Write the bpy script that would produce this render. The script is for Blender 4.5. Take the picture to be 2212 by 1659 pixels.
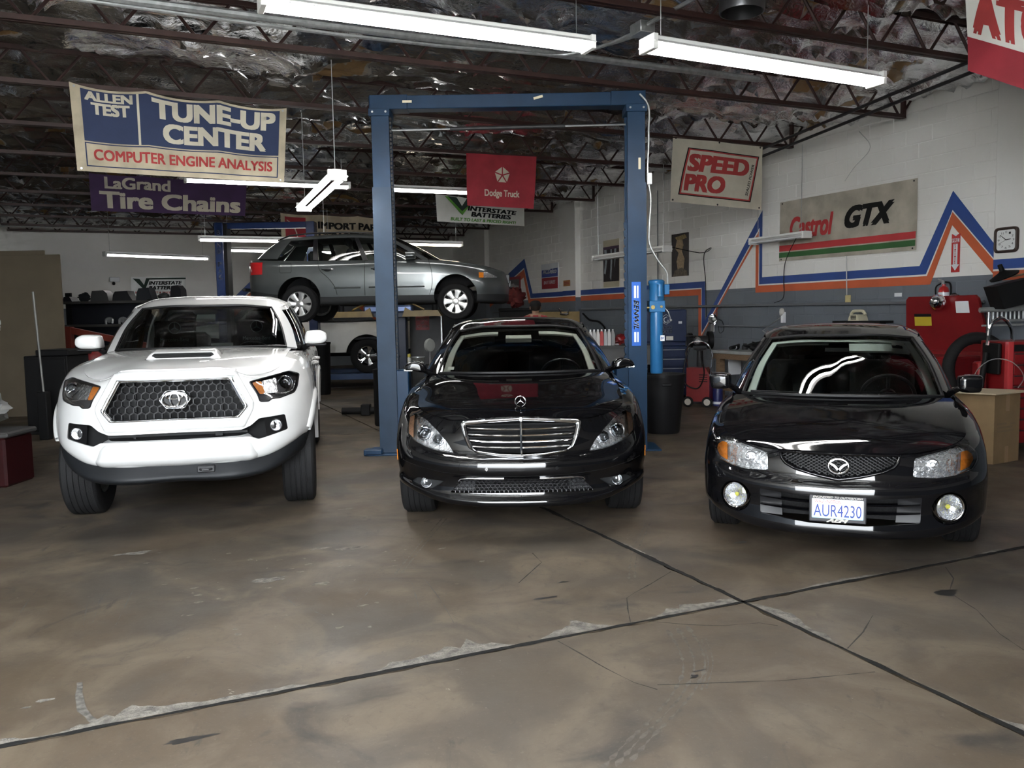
import bpy, bmesh, math, random
import numpy as np
from mathutils import Vector, Matrix
from mathutils.bvhtree import BVHTree
from mathutils.geometry import delaunay_2d_cdt

random.seed(7)
R_ = math.radians
scene = bpy.context.scene
COL = scene.collection
for o in list(bpy.data.objects):
    bpy.data.objects.remove(o, do_unlink=True)

# ------------------------------------------------------------------ camera
CAM_H = 1.5
PITCH, ROLL = R_(4.8), R_(1.0)
_F = Vector((0, math.cos(PITCH), -math.sin(PITCH)))
_U = Vector((0, math.sin(PITCH), math.cos(PITCH)))
_X = Vector((1, 0, 0))
_Rr = _X * math.cos(ROLL) - _U * math.sin(ROLL)
_Ur = _U * math.cos(ROLL) + _X * math.sin(ROLL)
cam_data = bpy.data.cameras.new('camera')
cam = bpy.data.objects.new('camera', cam_data)
COL.objects.link(cam)
cam.matrix_world = Matrix(((_Rr.x, _Ur.x, -_F.x, 0), (_Rr.y, _Ur.y, -_F.y, 0), (_Rr.z, _Ur.z, -_F.z, CAM_H), (0, 0, 0, 1)))
cam_data.sensor_fit = 'HORIZONTAL'
cam_data.sensor_width = 36.0
cam_data.lens = 36.0 * 1780.0 / 2212.0
cam_data.clip_end = 300
scene.camera = cam

# ------------------------------------------------------------------ world, exposure
TH = R_(23.8)                      # the building stands turned against the camera
SKY, TUBE = 30.0, 42.0
world = bpy.data.worlds.new('world')
scene.world = world
world.use_nodes = True
_bg = world.node_tree.nodes['Background']
_bg.inputs[0].default_value = (0.90, 0.95, 1.0, 1)
# overcast sky: zenith three times as bright as the horizon, L = Lz (1 + 2 sin e) / 3
_wn, _wl = world.node_tree.nodes, world.node_tree.links
_tc, _sp = _wn.new('ShaderNodeTexCoord'), _wn.new('ShaderNodeSeparateXYZ')
_mx, _ma = _wn.new('ShaderNodeMath'), _wn.new('ShaderNodeMath')
_mx.operation, _ma.operation = 'MAXIMUM', 'MULTIPLY_ADD'
_mx.inputs[1].default_value = 0.0
_ma.inputs[1].default_value, _ma.inputs[2].default_value = SKY * 2 / 3, SKY / 3
_wl.new(_tc.outputs['Generated'], _sp.inputs[0])
_wl.new(_sp.outputs[2], _mx.inputs[0])
_wl.new(_mx.outputs[0], _ma.inputs[0])
_wl.new(_ma.outputs[0], _bg.inputs[1])
vs = scene.view_settings
vs.view_transform = 'Standard'
vs.look = 'None'
vs.exposure = 0.98
vs.gamma = 1.0
vs.use_curve_mapping = False
scene.cycles.use_denoising = True
scene.cycles.use_adaptive_sampling = True
scene.cycles.adaptive_threshold = .125
scene.cycles.adaptive_min_samples = 20
scene.cycles.max_bounces = 5
scene.cycles.diffuse_bounces = 3
scene.cycles.glossy_bounces = 3
scene.cycles.transmission_bounces = 3
scene.cycles.transparent_max_bounces = 8
scene.cycles.sample_clamp_indirect = 6.0
scene.cycles.caustics_reflective = False
scene.cycles.caustics_refractive = False


def RM(u, v, z=0.0):
    """room coordinates (u across, v into the depth) to world"""
    return Vector((u * math.cos(TH) - v * math.sin(TH), u * math.sin(TH) + v * math.cos(TH), z))


def AT(px, py, depth):
    """world point seen at a photo pixel at a given distance along the view axis' ground direction"""
    d = _F + _Rr * ((px - 1106) / 1780.0) - _Ur * ((py - 829.5) / 1780.0)
    return Vector((0, 0, CAM_H)) + d * (depth / d.y)


# ------------------------------------------------------------------ materials
MATS = {}


def mat(name, col=(.5, .5, .5), rough=.5, metal=0., coat=0., var=0., vscale=8., bump=0., bscale=40., spec=None,
        emit=None, alpha=None, col2=None, detail=3., stretch=None, sheen=0.):
    if name in MATS:
        return MATS[name]
    m = bpy.data.materials.new(name)
    m.use_nodes = True
    nt = m.node_tree
    b = nt.nodes['Principled BSDF']
    c = (*col, 1)
    b.inputs['Base Color'].default_value = c
    b.inputs['Roughness'].default_value = rough
    b.inputs['Metallic'].default_value = metal
    if coat:
        b.inputs['Coat Weight'].default_value = coat
        b.inputs['Coat Roughness'].default_value = .03
    if spec is None and max(col) < .03 and metal == 0 and coat == 0 and rough > .2:
        spec = .22
    if spec is not None:
        b.inputs['Specular IOR Level'].default_value = spec
    if sheen:
        b.inputs['Sheen Weight'].default_value = sheen
    if emit:
        b.inputs['Emission Color'].default_value = (*emit[:3], 1)
        b.inputs['Emission Strength'].default_value = emit[3]
    tc = nt.nodes.new('ShaderNodeTexCoord')
    vec = tc.outputs['Object']
    if stretch:
        mp = nt.nodes.new('ShaderNodeMapping')
        mp.inputs['Scale'].default_value = stretch
        nt.links.new(vec, mp.inputs['Vector'])
        vec = mp.outputs['Vector']
    n = nt.nodes.new('ShaderNodeTexNoise')
    n.inputs['Scale'].default_value = vscale
    n.inputs['Detail'].default_value = detail
    nt.links.new(vec, n.inputs['Vector'])
    mx = nt.nodes.new('ShaderNodeMix')
    mx.data_type = 'RGBA'
    v = var if var else .03
    c2 = (*col2, 1) if col2 else tuple(max(0., x * (1 - v)) for x in col) + (1,)
    mx.inputs[6].default_value = c2
    mx.inputs[7].default_value = c
    rmp = nt.nodes.new('ShaderNodeMapRange')
    rmp.inputs[1].default_value = .35
    rmp.inputs[2].default_value = .65
    nt.links.new(n.outputs['Fac'], rmp.inputs[0])
    nt.links.new(rmp.outputs[0], mx.inputs[0])
    nt.links.new(mx.outputs[2], b.inputs['Base Color'])
    if bump:
        n2 = nt.nodes.new('ShaderNodeTexNoise')
        n2.inputs['Scale'].default_value = bscale
        n2.inputs['Detail'].default_value = 4
        nt.links.new(vec, n2.inputs['Vector'])
        bp = nt.nodes.new('ShaderNodeBump')
        bp.inputs['Strength'].default_value = bump
        bp.inputs['Distance'].default_value = .01
        nt.links.new(n2.outputs['Fac'], bp.inputs['Height'])
        nt.links.new(bp.outputs[0], b.inputs['Normal'])
    MATS[name] = m
    return m


def glass_mat(name, tint=(.85, .9, .9), refl=1.0, rough=.0):
    m = bpy.data.materials.new(name)
    m.use_nodes = True
    nt = m.node_tree
    nt.nodes.remove(nt.nodes['Principled BSDF'])
    out = nt.nodes['Material Output']
    tr = nt.nodes.new('ShaderNodeBsdfTransparent')
    tr.inputs[0].default_value = (*tint, 1)
    gl = nt.nodes.new('ShaderNodeBsdfGlossy')
    gl.inputs['Roughness'].default_value = rough
    gl.inputs[0].default_value = (refl, refl, refl, 1)
    fr = nt.nodes.new('ShaderNodeFresnel')
    fr.inputs[0].default_value = 1.52
    ms = nt.nodes.new('ShaderNodeMixShader')
    nt.links.new(fr.outputs[0], ms.inputs[0])
    nt.links.new(tr.outputs[0], ms.inputs[1])
    nt.links.new(gl.outputs[0], ms.inputs[2])
    nt.links.new(ms.outputs[0], out.inputs[0])
    MATS[name] = m
    return m


# ------------------------------------------------------------------ mesh building
class B:
    def __init__(s):
        s.v, s.f = [], []

    def add(s, vs_, fs):
        k = len(s.v)
        s.v += [tuple(p) for p in vs_]
        s.f += [tuple(i + k for i in f) for f in fs]
        return s

    def box(s, x0, y0, z0, x1, y1, z1, bev=0., M=None):
        x0, x1 = min(x0, x1), max(x0, x1)
        y0, y1 = min(y0, y1), max(y0, y1)
        z0, z1 = min(z0, z1), max(z0, z1)
        if bev <= 0:
            v = [(x0, y0, z0), (x1, y0, z0), (x1, y1, z0), (x0, y1, z0), (x0, y0, z1), (x1, y0, z1), (x1, y1, z1), (x0, y1, z1)]
            f = [(3, 2, 1, 0), (4, 5, 6, 7), (0, 1, 5, 4), (1, 2, 6, 5), (2, 3, 7, 6), (3, 0, 4, 7)]
        else:
            b = min(bev, (x1 - x0) * .49, (y1 - y0) * .49, (z1 - z0) * .49)
            v, f = [], []

            def ring(z, i):
                return [(x0 + i, y0 + b + 0 * i, z), (x0 + b, y0 + i, z), (x1 - b, y0 + i, z), (x1 - i, y0 + b, z),
                        (x1 - i, y1 - b, z), (x1 - b, y1 - i, z), (x0 + b, y1 - i, z), (x0 + i, y1 - b, z)]
            rings = [ring(z0, b * .99), ring(z0 + b, 0), ring(z1 - b, 0), ring(z1, b * .99)]
            for r in rings:
                v += r
            for k in range(3):
                for j in range(8):
                    a, c = k * 8 + j, k * 8 + (j + 1) % 8
                    f.append((a, c, c + 8, a + 8))
            f.append(tuple(range(7, -1, -1)))
            f.append(tuple(range(24, 32)))
        if M is not None:
            v = [M @ Vector(p) for p in v]
        return s.add(v, f)

    def cyl(s, p0, p1, r0, r1=None, n=12, caps=True):
        r1 = r0 if r1 is None else r1
        p0, p1 = Vector(p0), Vector(p1)
        d = (p1 - p0).normalized()
        a = d.orthogonal().normalized()
        b = d.cross(a)
        v, f = [], []
        for p, r in ((p0, r0), (p1, r1)):
            for i in range(n):
                t = 2 * math.pi * i / n
                v.append(p + (a * math.cos(t) + b * math.sin(t)) * r)
        for i in range(n):
            j = (i + 1) % n
            f.append((i, j, n + j, n + i))
        if caps:
            f.append(tuple(range(n - 1, -1, -1)))
            f.append(tuple(range(n, 2 * n)))
        return s.add(v, f)

    def tube(s, pts, r, n=6, closed=False, caps=True, flat=1.0, up=None):
        pts = [Vector(p) for p in pts]
        m = len(pts)
        v, f = [], []
        prev = None
        for i, p in enumerate(pts):
            if closed:
                d = (pts[(i + 1) % m] - pts[i - 1])
            else:
                d = pts[min(i + 1, m - 1)] - pts[max(i - 1, 0)]
            d = d.normalized() if d.length > 1e-9 else Vector((0, 0, 1))
            if up is not None:
                a = Vector(up) - d * d.dot(Vector(up))
                a = a.normalized() if a.length > 1e-6 else d.orthogonal().normalized()
            elif prev is None:
                a = d.orthogonal().normalized()
            else:
                a = prev - d * prev.dot(d)
                a = a.normalized() if a.length > 1e-6 else d.orthogonal().normalized()
            prev = a
            b = d.cross(a)
            rr = r[i] if isinstance(r, (list, tuple)) else r
            for k in range(n):
                t = 2 * math.pi * (k + .5) / n
                v.append(p + (a * math.cos(t) * flat + b * math.sin(t)) * rr)
        for i in range(m if closed else m - 1):
            for k in range(n):
                a0, a1 = i * n + k, i * n + (k + 1) % n
                j = (i + 1) % m
                f.append((a0, a1, j * n + (k + 1) % n, j * n + k))
        if not closed and caps:
            f.append(tuple(range(n - 1, -1, -1)))
            f.append(tuple(range((m - 1) * n, m * n)))
        return s.add(v, f)

    def lathe(s, prof, org=(0, 0, 0), axis=(0, 0, 1), n=20, arc=None):
        """prof: [(r,h)...] about an axis"""
        org, d = Vector(org), Vector(axis).normalized()
        a = d.orthogonal().normalized()
        b = d.cross(a)
        v, f = [], []
        for i in range(n):
            t = 2 * math.pi * i / n
            e = a * math.cos(t) + b * math.sin(t)
            for r, h in prof:
                v.append(org + e * r + d * h)
        k = len(prof)
        for i in range(n):
            j = (i + 1) % n
            for q in range(k - 1):
                f.append((i * k + q, j * k + q, j * k + q + 1, i * k + q + 1))
        return s.add(v, f)

    def prism(s, poly, o=(0, 0, 0), ex=(1, 0, 0), ey=(0, 0, 1), ez=(0, 1, 0), d0=0., d1=.1):
        o, ex, ey, ez = Vector(o), Vector(ex), Vector(ey), Vector(ez)
        n = len(poly)
        v = [o + ex * x + ey * y + ez * d0 for x, y in poly] + [o + ex * x + ey * y + ez * d1 for x, y in poly]
        f = [(i, (i + 1) % n, n + (i + 1) % n, n + i) for i in range(n)]
        f += [tuple(range(n - 1, -1, -1)), tuple(range(n, 2 * n))]
        return s.add(v, f)

    def sphere(s, c, r, n=14, m=8, sc=(1, 1, 1), M=None):
        v, f = [], []
        for i in range(m + 1):
            ph = math.pi * i / m
            for j in range(n):
                t = 2 * math.pi * j / n
                p = Vector((math.sin(ph) * math.cos(t) * sc[0], math.sin(ph) * math.sin(t) * sc[1], math.cos(ph) * sc[2])) * r
                if M is not None:
                    p = M @ p
                v.append(Vector(c) + p)
        for i in range(m):
            for j in range(n):
                k = (j + 1) % n
                f.append((i * n + j, i * n + k, (i + 1) * n + k, (i + 1) * n + j))
        return s.add(v, f)

    def grid(s, P, wrap=False):
        h, w = len(P), len(P[0])
        v = [p for row in P for p in row]
        f = []
        for i in range(h - 1):
            for j in range(w if wrap else w - 1):
                k = (j + 1) % w
                f.append((i * w + j, i * w + k, (i + 1) * w + k, (i + 1) * w + j))
        return s.add(v, f)

    def xf(s, M):
        s.v = [tuple(M @ Vector(p)) for p in s.v]
        return s


def fix_normals(me):
    bm = bmesh.new()
    bm.from_mesh(me)
    bmesh.ops.remove_doubles(bm, verts=bm.verts, dist=1e-5)
    bmesh.ops.recalc_face_normals(bm, faces=bm.faces)
    bm.to_mesh(me)
    bm.free()


def link(name, me, m=None, parent=None, loc=None, rotz=None):
    o = bpy.data.objects.new(name, me)
    COL.objects.link(o)
    if m is not None and me is not None and not me.materials:
        me.materials.append(m)
    if parent is not None:
        o.parent = parent
    if loc is not None:
        o.location = loc
    if rotz is not None:
        o.rotation_euler.z = rotz
    return o


def obj(name, b, m, parent=None, loc=None, rotz=None, sharp=38, fix=True, smooth=True):
    me = bpy.data.meshes.new(name)
    me.from_pydata([tuple(p) for p in b.v], [], b.f)
    if fix:
        fix_normals(me)
    if smooth:
        me.polygons.foreach_set('use_smooth', [True] * len(me.polygons))
        me.set_sharp_from_angle(angle=R_(sharp))
    return link(name, me, m, parent, loc, rotz)


def tag(o, label=None, cat=None, group=None, kind=None):
    if label:
        o['label'] = label
    if cat:
        o['category'] = cat
    if group:
        o['group'] = group
    if kind:
        o['kind'] = kind
    return o


def thing(name, label, cat, loc=(0, 0, 0), rotz=0., group=None):
    o = bpy.data.objects.new(name, None)
    COL.objects.link(o)
    o.empty_display_size = .1
    o.location = loc
    o.rotation_euler.z = rotz
    return tag(o, label, cat, group)


def dup(o, parent=None, **kw):
    c = o.copy()
    COL.objects.link(c)
    if parent is not None:
        c.parent = parent
    for ch in list(o.children):
        dup(ch, c)
    if 'loc' in kw:
        c.location = kw['loc']
    if 'rotz' in kw:
        c.rotation_euler.z = kw['rotz']
    return c


def crv(pts, n=None, per=None, closed=False, t=None):
    """Catmull-Rom through control points; t = list of parameters in control-index units"""
    P = np.array([tuple(p) for p in pts], float)
    k = len(P)
    if t is None:
        if per:
            t = np.linspace(0, k if closed else k - 1, (k if closed else k - 1) * per + 1)
            if closed:
                t = t[:-1]
        else:
            d = np.linalg.norm(np.diff(P, axis=0), axis=1)
            s = np.concatenate([[0], np.cumsum(d)])
            fine = np.linspace(0, k - 1, (k - 1) * 24 + 1)
            C = crv(pts, t=fine)
            L = np.concatenate([[0], np.cumsum(np.linalg.norm(np.diff(C, axis=0), axis=1))])
            t = np.interp(np.linspace(0, L[-1], n), L, fine)
    t = np.asarray(t, float)
    if closed:
        i = np.floor(t).astype(int) % k
        u = t - np.floor(t)
        p0, p1, p2, p3 = P[(i - 1) % k], P[i], P[(i + 1) % k], P[(i + 2) % k]
    else:
        i = np.clip(np.floor(t).astype(int), 0, k - 2)
        u = t - i
        E = np.vstack([2 * P[0] - P[1], P, 2 * P[-1] - P[-2]])
        p0, p1, p2, p3 = E[i], E[i + 1], E[i + 2], E[i + 3]
    # non-overshooting tangents (scaled by neighbouring chord lengths)
    a = np.linalg.norm(p1 - p0, axis=1)[:, None] + 1e-9
    b = np.linalg.norm(p2 - p1, axis=1)[:, None] + 1e-9
    c = np.linalg.norm(p3 - p2, axis=1)[:, None] + 1e-9
    m1 = ((p1 - p0) / a * b + (p2 - p1) / b * a) / (a + b) * b
    m2 = ((p2 - p1) / b * c + (p3 - p2) / c * b) / (b + c) * b
    u = u[:, None]
    u2, u3 = u * u, u * u * u
    return (2 * u3 - 3 * u2 + 1) * p1 + (u3 - 2 * u2 + u) * m1 + (-2 * u3 + 3 * u2) * p2 + (u3 - u2) * m2


def text2d(s, bold=0.0, shear=0.0, space=1.0, line=1.0):
    cu = bpy.data.curves.new('lettering', 'FONT')
    cu.body = s
    cu.size = 1
    cu.offset = 0
    cu.shear = shear
    cu.space_character = space
    cu.space_line = line
    cu.resolution_u = 4
    cu.fill_mode = 'FRONT'
    o = bpy.data.objects.new('lettering', cu)
    COL.objects.link(o)
    bpy.context.view_layer.update()
    dg = bpy.context.evaluated_depsgraph_get()
    me = bpy.data.meshes.new_from_object(o.evaluated_get(dg))
    bpy.data.objects.remove(o, do_unlink=True)
    v = np.array([tuple(p.co) for p in me.vertices])
    f = [tuple(p.vertices) for p in me.polygons]
    bpy.data.meshes.remove(me)
    v = v[:, :2]
    d = bold
    if d > .004:
        # heavier strokes: slightly shifted copies of the same letters
        V, Fc, n = [], [], len(v)
        for k, (a, c) in enumerate(((0, 0), (d, d * .7), (-d, d * .7), (d, -d * .7), (-d, -d * .7))):
            V.append(v + np.array([a, c]))
            Fc += [tuple(i + n * k for i in q) for q in f]
        v, f = np.vstack(V), Fc
    return v, f


def lettering(name, s, rect, fn, m, parent, bold=.0, shear=0., space=1., off=.003, maxlen=None, keep=False, line=1.0):
    """text s fitted to rect (x0,y0,x1,y1) of a parametric surface fn(x,y)->(point, normal)"""
    v, f = text2d(s, bold, shear, space, line)
    lo, hi = v.min(0), v.max(0)
    x0, y0, x1, y1 = rect
    sx, sy = (x1 - x0) / (hi[0] - lo[0]), (y1 - y0) / (hi[1] - lo[1])
    v = np.column_stack([x0 + (v[:, 0] - lo[0]) * sx, y0 + (v[:, 1] - lo[1]) * sy])
    me = bpy.data.meshes.new(name)
    me.from_pydata([(a, b, 0) for a, b in v], [], f)
    if maxlen:
        bm = bmesh.new()
        bm.from_mesh(me)
        bmesh.ops.triangulate(bm, faces=bm.faces)
        for _ in range(4):
            es = [e for e in bm.edges if e.calc_length() > maxlen]
            if not es:
                break
            bmesh.ops.subdivide_edges(bm, edges=es, cuts=1)
            bmesh.ops.triangulate(bm, faces=[q for q in bm.faces if len(q.verts) > 3])
        bm.to_mesh(me)
        bm.free()
    for p in me.vertices:
        q, n = fn(p.co.x, p.co.y)
        p.co = Vector(q) + Vector(n) * off
    return link(name, me, m, parent)


def patch_on(name, poly, fn, m, parent, off=.002, step=None):
    """flat printed shape (polygon) laid on a parametric surface"""
    b = B()
    pts = [Vector(p) for p in poly]
    if step:
        pts2, k = [], len(pts)
        for i in range(k):
            a, c = pts[i], pts[(i + 1) % k]
            nn = max(1, int((c - a).length / step))
            pts2 += [a.lerp(c, j / nn) for j in range(nn)]
        lo = (min(p.x for p in pts), min(p.y for p in pts))
        hi = (max(p.x for p in pts), max(p.y for p in pts))
        k = len(pts2)
        ins = []
        y = lo[1] + step * .5
        while y < hi[1]:
            x = lo[0] + step * .5
            while x < hi[0]:
                if in_poly(x, y, pts2):
                    ins.append(Vector((x, y)))
                x += step
            y += step
        r = delaunay_2d_cdt(pts2 + ins, [(i, (i + 1) % k) for i in range(k)], [], 1, 1e-6)
        vv, ff = r[0], r[2]
    else:
        vv, ff = pts, [tuple(range(len(pts)))]
    out = []
    for p in vv:
        q, n = fn(p.x, p.y)
        out.append(Vector(q) + Vector(n) * off)
    b.add(out, [tuple(f) for f in ff])
    return obj(name, b, m, parent, fix=False)


def in_poly(x, y, poly):
    c = False
    n = len(poly)
    for i in range(n):
        x0, y0 = poly[i][0], poly[i][1]
        x1, y1 = poly[i - 1][0], poly[i - 1][1]
        if (y0 > y) != (y1 > y) and x < (x1 - x0) * (y - y0) / (y1 - y0) + x0:
            c = not c
    return c


def vnoise(x, y, seed=0):
    """vectorised smooth value noise"""
    x, y = np.asarray(x, float), np.asarray(y, float)
    xi, yi = np.floor(x).astype(np.int64), np.floor(y).astype(np.int64)
    xf, yf = x - xi, y - yi

    def h(a, b):
        n = (a * 374761393 + b * 668265263 + seed * 974634541) & 0x7fffffff
        n = ((n ^ (n >> 13)) * 1274126177) & 0x7fffffff
        return ((n ^ (n >> 16)) & 0xffff) / 65535.0
    u, v = xf * xf * (3 - 2 * xf), yf * yf * (3 - 2 * yf)
    return (h(xi, yi) * (1 - u) + h(xi + 1, yi) * u) * (1 - v) + (h(xi, yi + 1) * (1 - u) + h(xi + 1, yi + 1) * u) * v


# common materials
mat('chrome', (.85, .86, .88), .08, 1.)
mat('black_plastic', (.006, .006, .0065), .45)
mat('satin_black', (.008, .008, .009), .32)
mat('rubber', (.009, .009, .0095), .75, bump=.2, bscale=120)
mat('white_letter', (.82, .80, .74), .7)
mat('steel', (.42, .43, .44), .35, .9, var=.2)
mat('galv', (.48, .50, .50), .38, .85, var=.25, vscale=20)
mat('dark_iron', (.03, .03, .032), .55, .3, var=.3)
# ================================================================== the building
WR, WB, WL, WF = 9.4, 26.0, -3.5, -0.8      # right wall, back wall, left wall (u), front wall (v)
ZJ = 3.95                                     # underside of the joists


def struct(name, b, m, parent=None, **kw):
    o = obj(name, b, m, parent, **kw)
    if parent is None:
        o['kind'] = 'structure'
        o.rotation_euler.z = TH
    return o


# ---- floor material: worn, stained, sealed concrete
def floor_mat():
    m = bpy.data.materials.new('worn_concrete')
    m.use_nodes = True
    nt = m.node_tree
    b = nt.nodes['Principled BSDF']
    geo = nt.nodes.new('ShaderNodeNewGeometry')

    def noise(scale, detail=5., stretch=None, rough=.55, dist=0.):
        n = nt.nodes.new('ShaderNodeTexNoise')
        n.inputs['Scale'].default_value = scale
        n.inputs['Detail'].default_value = detail
        n.inputs['Roughness'].default_value = rough
        n.inputs['Distortion'].default_value = dist
        if stretch:
            mp = nt.nodes.new('ShaderNodeMapping')
            mp.inputs['Scale'].default_value = stretch
            mp.inputs['Rotation'].default_value = (0, 0, .3)
            nt.links.new(geo.outputs['Position'], mp.inputs['Vector'])
            nt.links.new(mp.outputs[0], n.inputs['Vector'])
        else:
            nt.links.new(geo.outputs['Position'], n.inputs['Vector'])
        return n.outputs['Fac']

    def ramp(src, a, c):
        r = nt.nodes.new('ShaderNodeMapRange')
        r.inputs[1].default_value, r.inputs[2].default_value = a, c
        r.interpolation_type = 'SMOOTHSTEP'
        nt.links.new(src, r.inputs[0])
        return r.outputs[0]

    def mix(fac, c1, c2, blend='MIX'):
        x = nt.nodes.new('ShaderNodeMix')
        x.data_type = 'RGBA'
        x.blend_type = blend
        nt.links.new(fac, x.inputs[0])
        for k, c in ((6, c1), (7, c2)):
            if isinstance(c, tuple):
                x.inputs[k].default_value = (*c, 1)
            else:
                nt.links.new(c, x.inputs[k])
        return x.outputs[2]
    c = mix(ramp(noise(.55, 6, dist=.6), .38, .64), (.077, .057, .038), (.061, .052, .042))
    c = mix(ramp(noise(1.7, 6, dist=1.), .42, .66), c, (.116, .091, .064))
    c = mix(ramp(noise(.9, 7, (1, 1.6, 1), .62, 1.2), .55, .72), c, (.034, .030, .026))
    c = mix(ramp(noise(3.2, 6, (1, .5, 1), .65, 1.5), .60, .74), c, (.040, .035, .029))
    c = mix(ramp(noise(14, 10, (1, .8, 1), .8, .8), .50, .78), c, (.052, .043, .034))
    c = mix(ramp(noise(48, 6, None, .8), .55, .85), c, (.17, .14, .105))
    c = mix(ramp(noise(26, 4, None, .7), .62, .76), c, (.06, .05, .042))
    c = mix(ramp(noise(9, 8, None, .75, .4), .675, .70), c, (.24, .215, .18))
    nt.links.new(c, b.inputs['Base Color'])
    b.inputs['Specular IOR Level'].default_value = .28
    r = ramp(noise(1.3, 5), .3, .7)
    rr = nt.nodes.new('ShaderNodeMapRange')
    rr.inputs[3].default_value, rr.inputs[4].default_value = .42, .66
    nt.links.new(r, rr.inputs[0])
    nt.links.new(rr.outputs[0], b.inputs['Roughness'])
    bp = nt.nodes.new('ShaderNodeBump')
    bp.inputs['Strength'].default_value = .05
    bp.inputs['Distance'].default_value = .01
    nt.links.new(noise(40, 3), bp.inputs['Height'])
    nt.links.new(bp.outputs[0], b.inputs['Normal'])
    MATS['floor'] = m
    return m


floor_mat()
mat('joint_dirt', (.009, .0085, .008), .9, var=.4, vscale=60, bump=.4)
mat('spall', (.19, .172, .145), .85, var=.6, vscale=22, bump=.6, bscale=90, detail=8)
mat('lot_concrete', (.32, .31, .28), .8, var=.15, vscale=2)

b = B().box(WL - .2, WF, -.20, WR + .2, WB + .2, -.035)
floor = struct('floor', b, MATS['joint_dirt'])
US = [WL - .2, 2.75, WR + .2]
VS = [WF, 3.32, 10.52, 17.75, WB + .2]
GAP = .011
for i in range(2):
    for j in range(4):
        u0, u1, v0, v1 = US[i] + GAP, US[i + 1] - GAP, VS[j] + GAP, VS[j + 1] - GAP
        ring = []

        def edge(p, q, wob, k):
            n = int(math.hypot(q[0] - p[0], q[1] - p[1]) / .035)
            for t in range(n):
                s = t / n
                w = (vnoise(k * 31 + t * .33, 0, 5) ** 2 * 1.6 - .25) * wob * (0 if t == 0 else 1)
                dx, dy = q[0] - p[0], q[1] - p[1]
                L = math.hypot(dx, dy)
                ring.append((p[0] + dx * s - dy / L * w, p[1] + dy * s + dx / L * w, 0))
        wob = .014 if j < 2 else 0.006
        edge((u0, v0), (u1, v0), wob, 1 + i * 7 + j)
        edge((u1, v0), (u1, v1), wob, 2 + i * 7 + j)
        edge((u1, v1), (u0, v1), wob, 3 + i * 7 + j)
        edge((u0, v1), (u0, v0), wob, 4 + i * 7 + j)
        n = len(ring)
        bb = B()
        bb.v = ring + [(x, y, -.04) for x, y, z in ring]
        bb.f = [tuple(range(n))] + [((k + 1) % n, k, n + k, n + (k + 1) % n) for k in range(n)]
        obj('slab', bb, MATS['floor'], floor, smooth=False, fix=False)


def ragged(name, pts, wfun, m, parent, z=.002, side=0., step=.03, seed=1):
    """ragged ribbon along a polyline in room plan"""
    C = []
    for a, c in zip(pts[:-1], pts[1:]):
        n = max(1, int(math.hypot(c[0] - a[0], c[1] - a[1]) / step))
        for t in range(n):
            C.append((a[0] + (c[0] - a[0]) * t / n, a[1] + (c[1] - a[1]) * t / n))
    C.append(pts[-1])
    L, Rr = [], []
    for k, (x, y) in enumerate(C):
        a, c = C[max(k - 1, 0)], C[min(k + 1, len(C) - 1)]
        dx, dy = c[0] - a[0], c[1] - a[1]
        l = math.hypot(dx, dy) + 1e-9
        nx, ny = -dy / l, dx / l
        w = wfun(k / len(C), k)
        w1, w2 = w * (.5 + side), w * (.5 - side)
        j1 = .7 + .6 * float(vnoise(k * .9, seed * 3.1, seed))
        j2 = .7 + .6 * float(vnoise(k * .9 + 77, seed * 3.1, seed))
        L.append((x + nx * w1 * j1, y + ny * w1 * j1, z))
        Rr.append((x - nx * w2 * j2, y - ny * w2 * j2, z))
    bb = B().grid([Rr, L])
    return obj(name, bb, m, parent, smooth=False, fix=False)


def spw(base, seed, gate=.35):
    return lambda s, k: max(.004, base * (float(vnoise(k * .11, seed, seed)) - gate) * 2.2 * (.6 + .8 * float(vnoise(k * .7, seed, seed + 3))))


# broken pale edges of the joints
for (pts, side, wd, sd, gt) in (
        ([(-3.4, 3.333), (2.73, 3.333)], .5, .085, 3, .22), ([(2.78, 3.333), (6.5, 3.333)], .5, .04, 4, .4),
        ([(2.764, -.7), (2.764, 3.3)], -.5, .075, 9, .25), ([(2.764, 3.36), (2.764, 6.5)], -.5, .022, 11, .45)):
    o = ragged('chipped_edge', pts, spw(wd, sd, gt), MATS['spall'], floor, z=.0015, side=side, seed=sd)
# dark packed dirt along the joints
for (pts, wd, sd) in (([(-3.4, 3.32), (8, 3.32)], .03, 21), ([(2.75, -.7), (2.75, 9)], .036, 22)):
    ragged('joint_line', pts, lambda s, k, wd=wd, sd=sd: wd * (.35 + .9 * float(vnoise(k * .2, 1, sd))), MATS['joint_dirt'], floor, z=.0026, seed=sd)


def FLp(px, py):
    d = _F + _Rr * ((px - 1106) / 1780.0) - _Ur * ((py - 829.5) / 1780.0)
    P = Vector((0, 0, CAM_H)) + d * (-CAM_H / d.z)
    return (P.x * math.cos(TH) + P.y * math.sin(TH), -P.x * math.sin(TH) + P.y * math.cos(TH))


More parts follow.
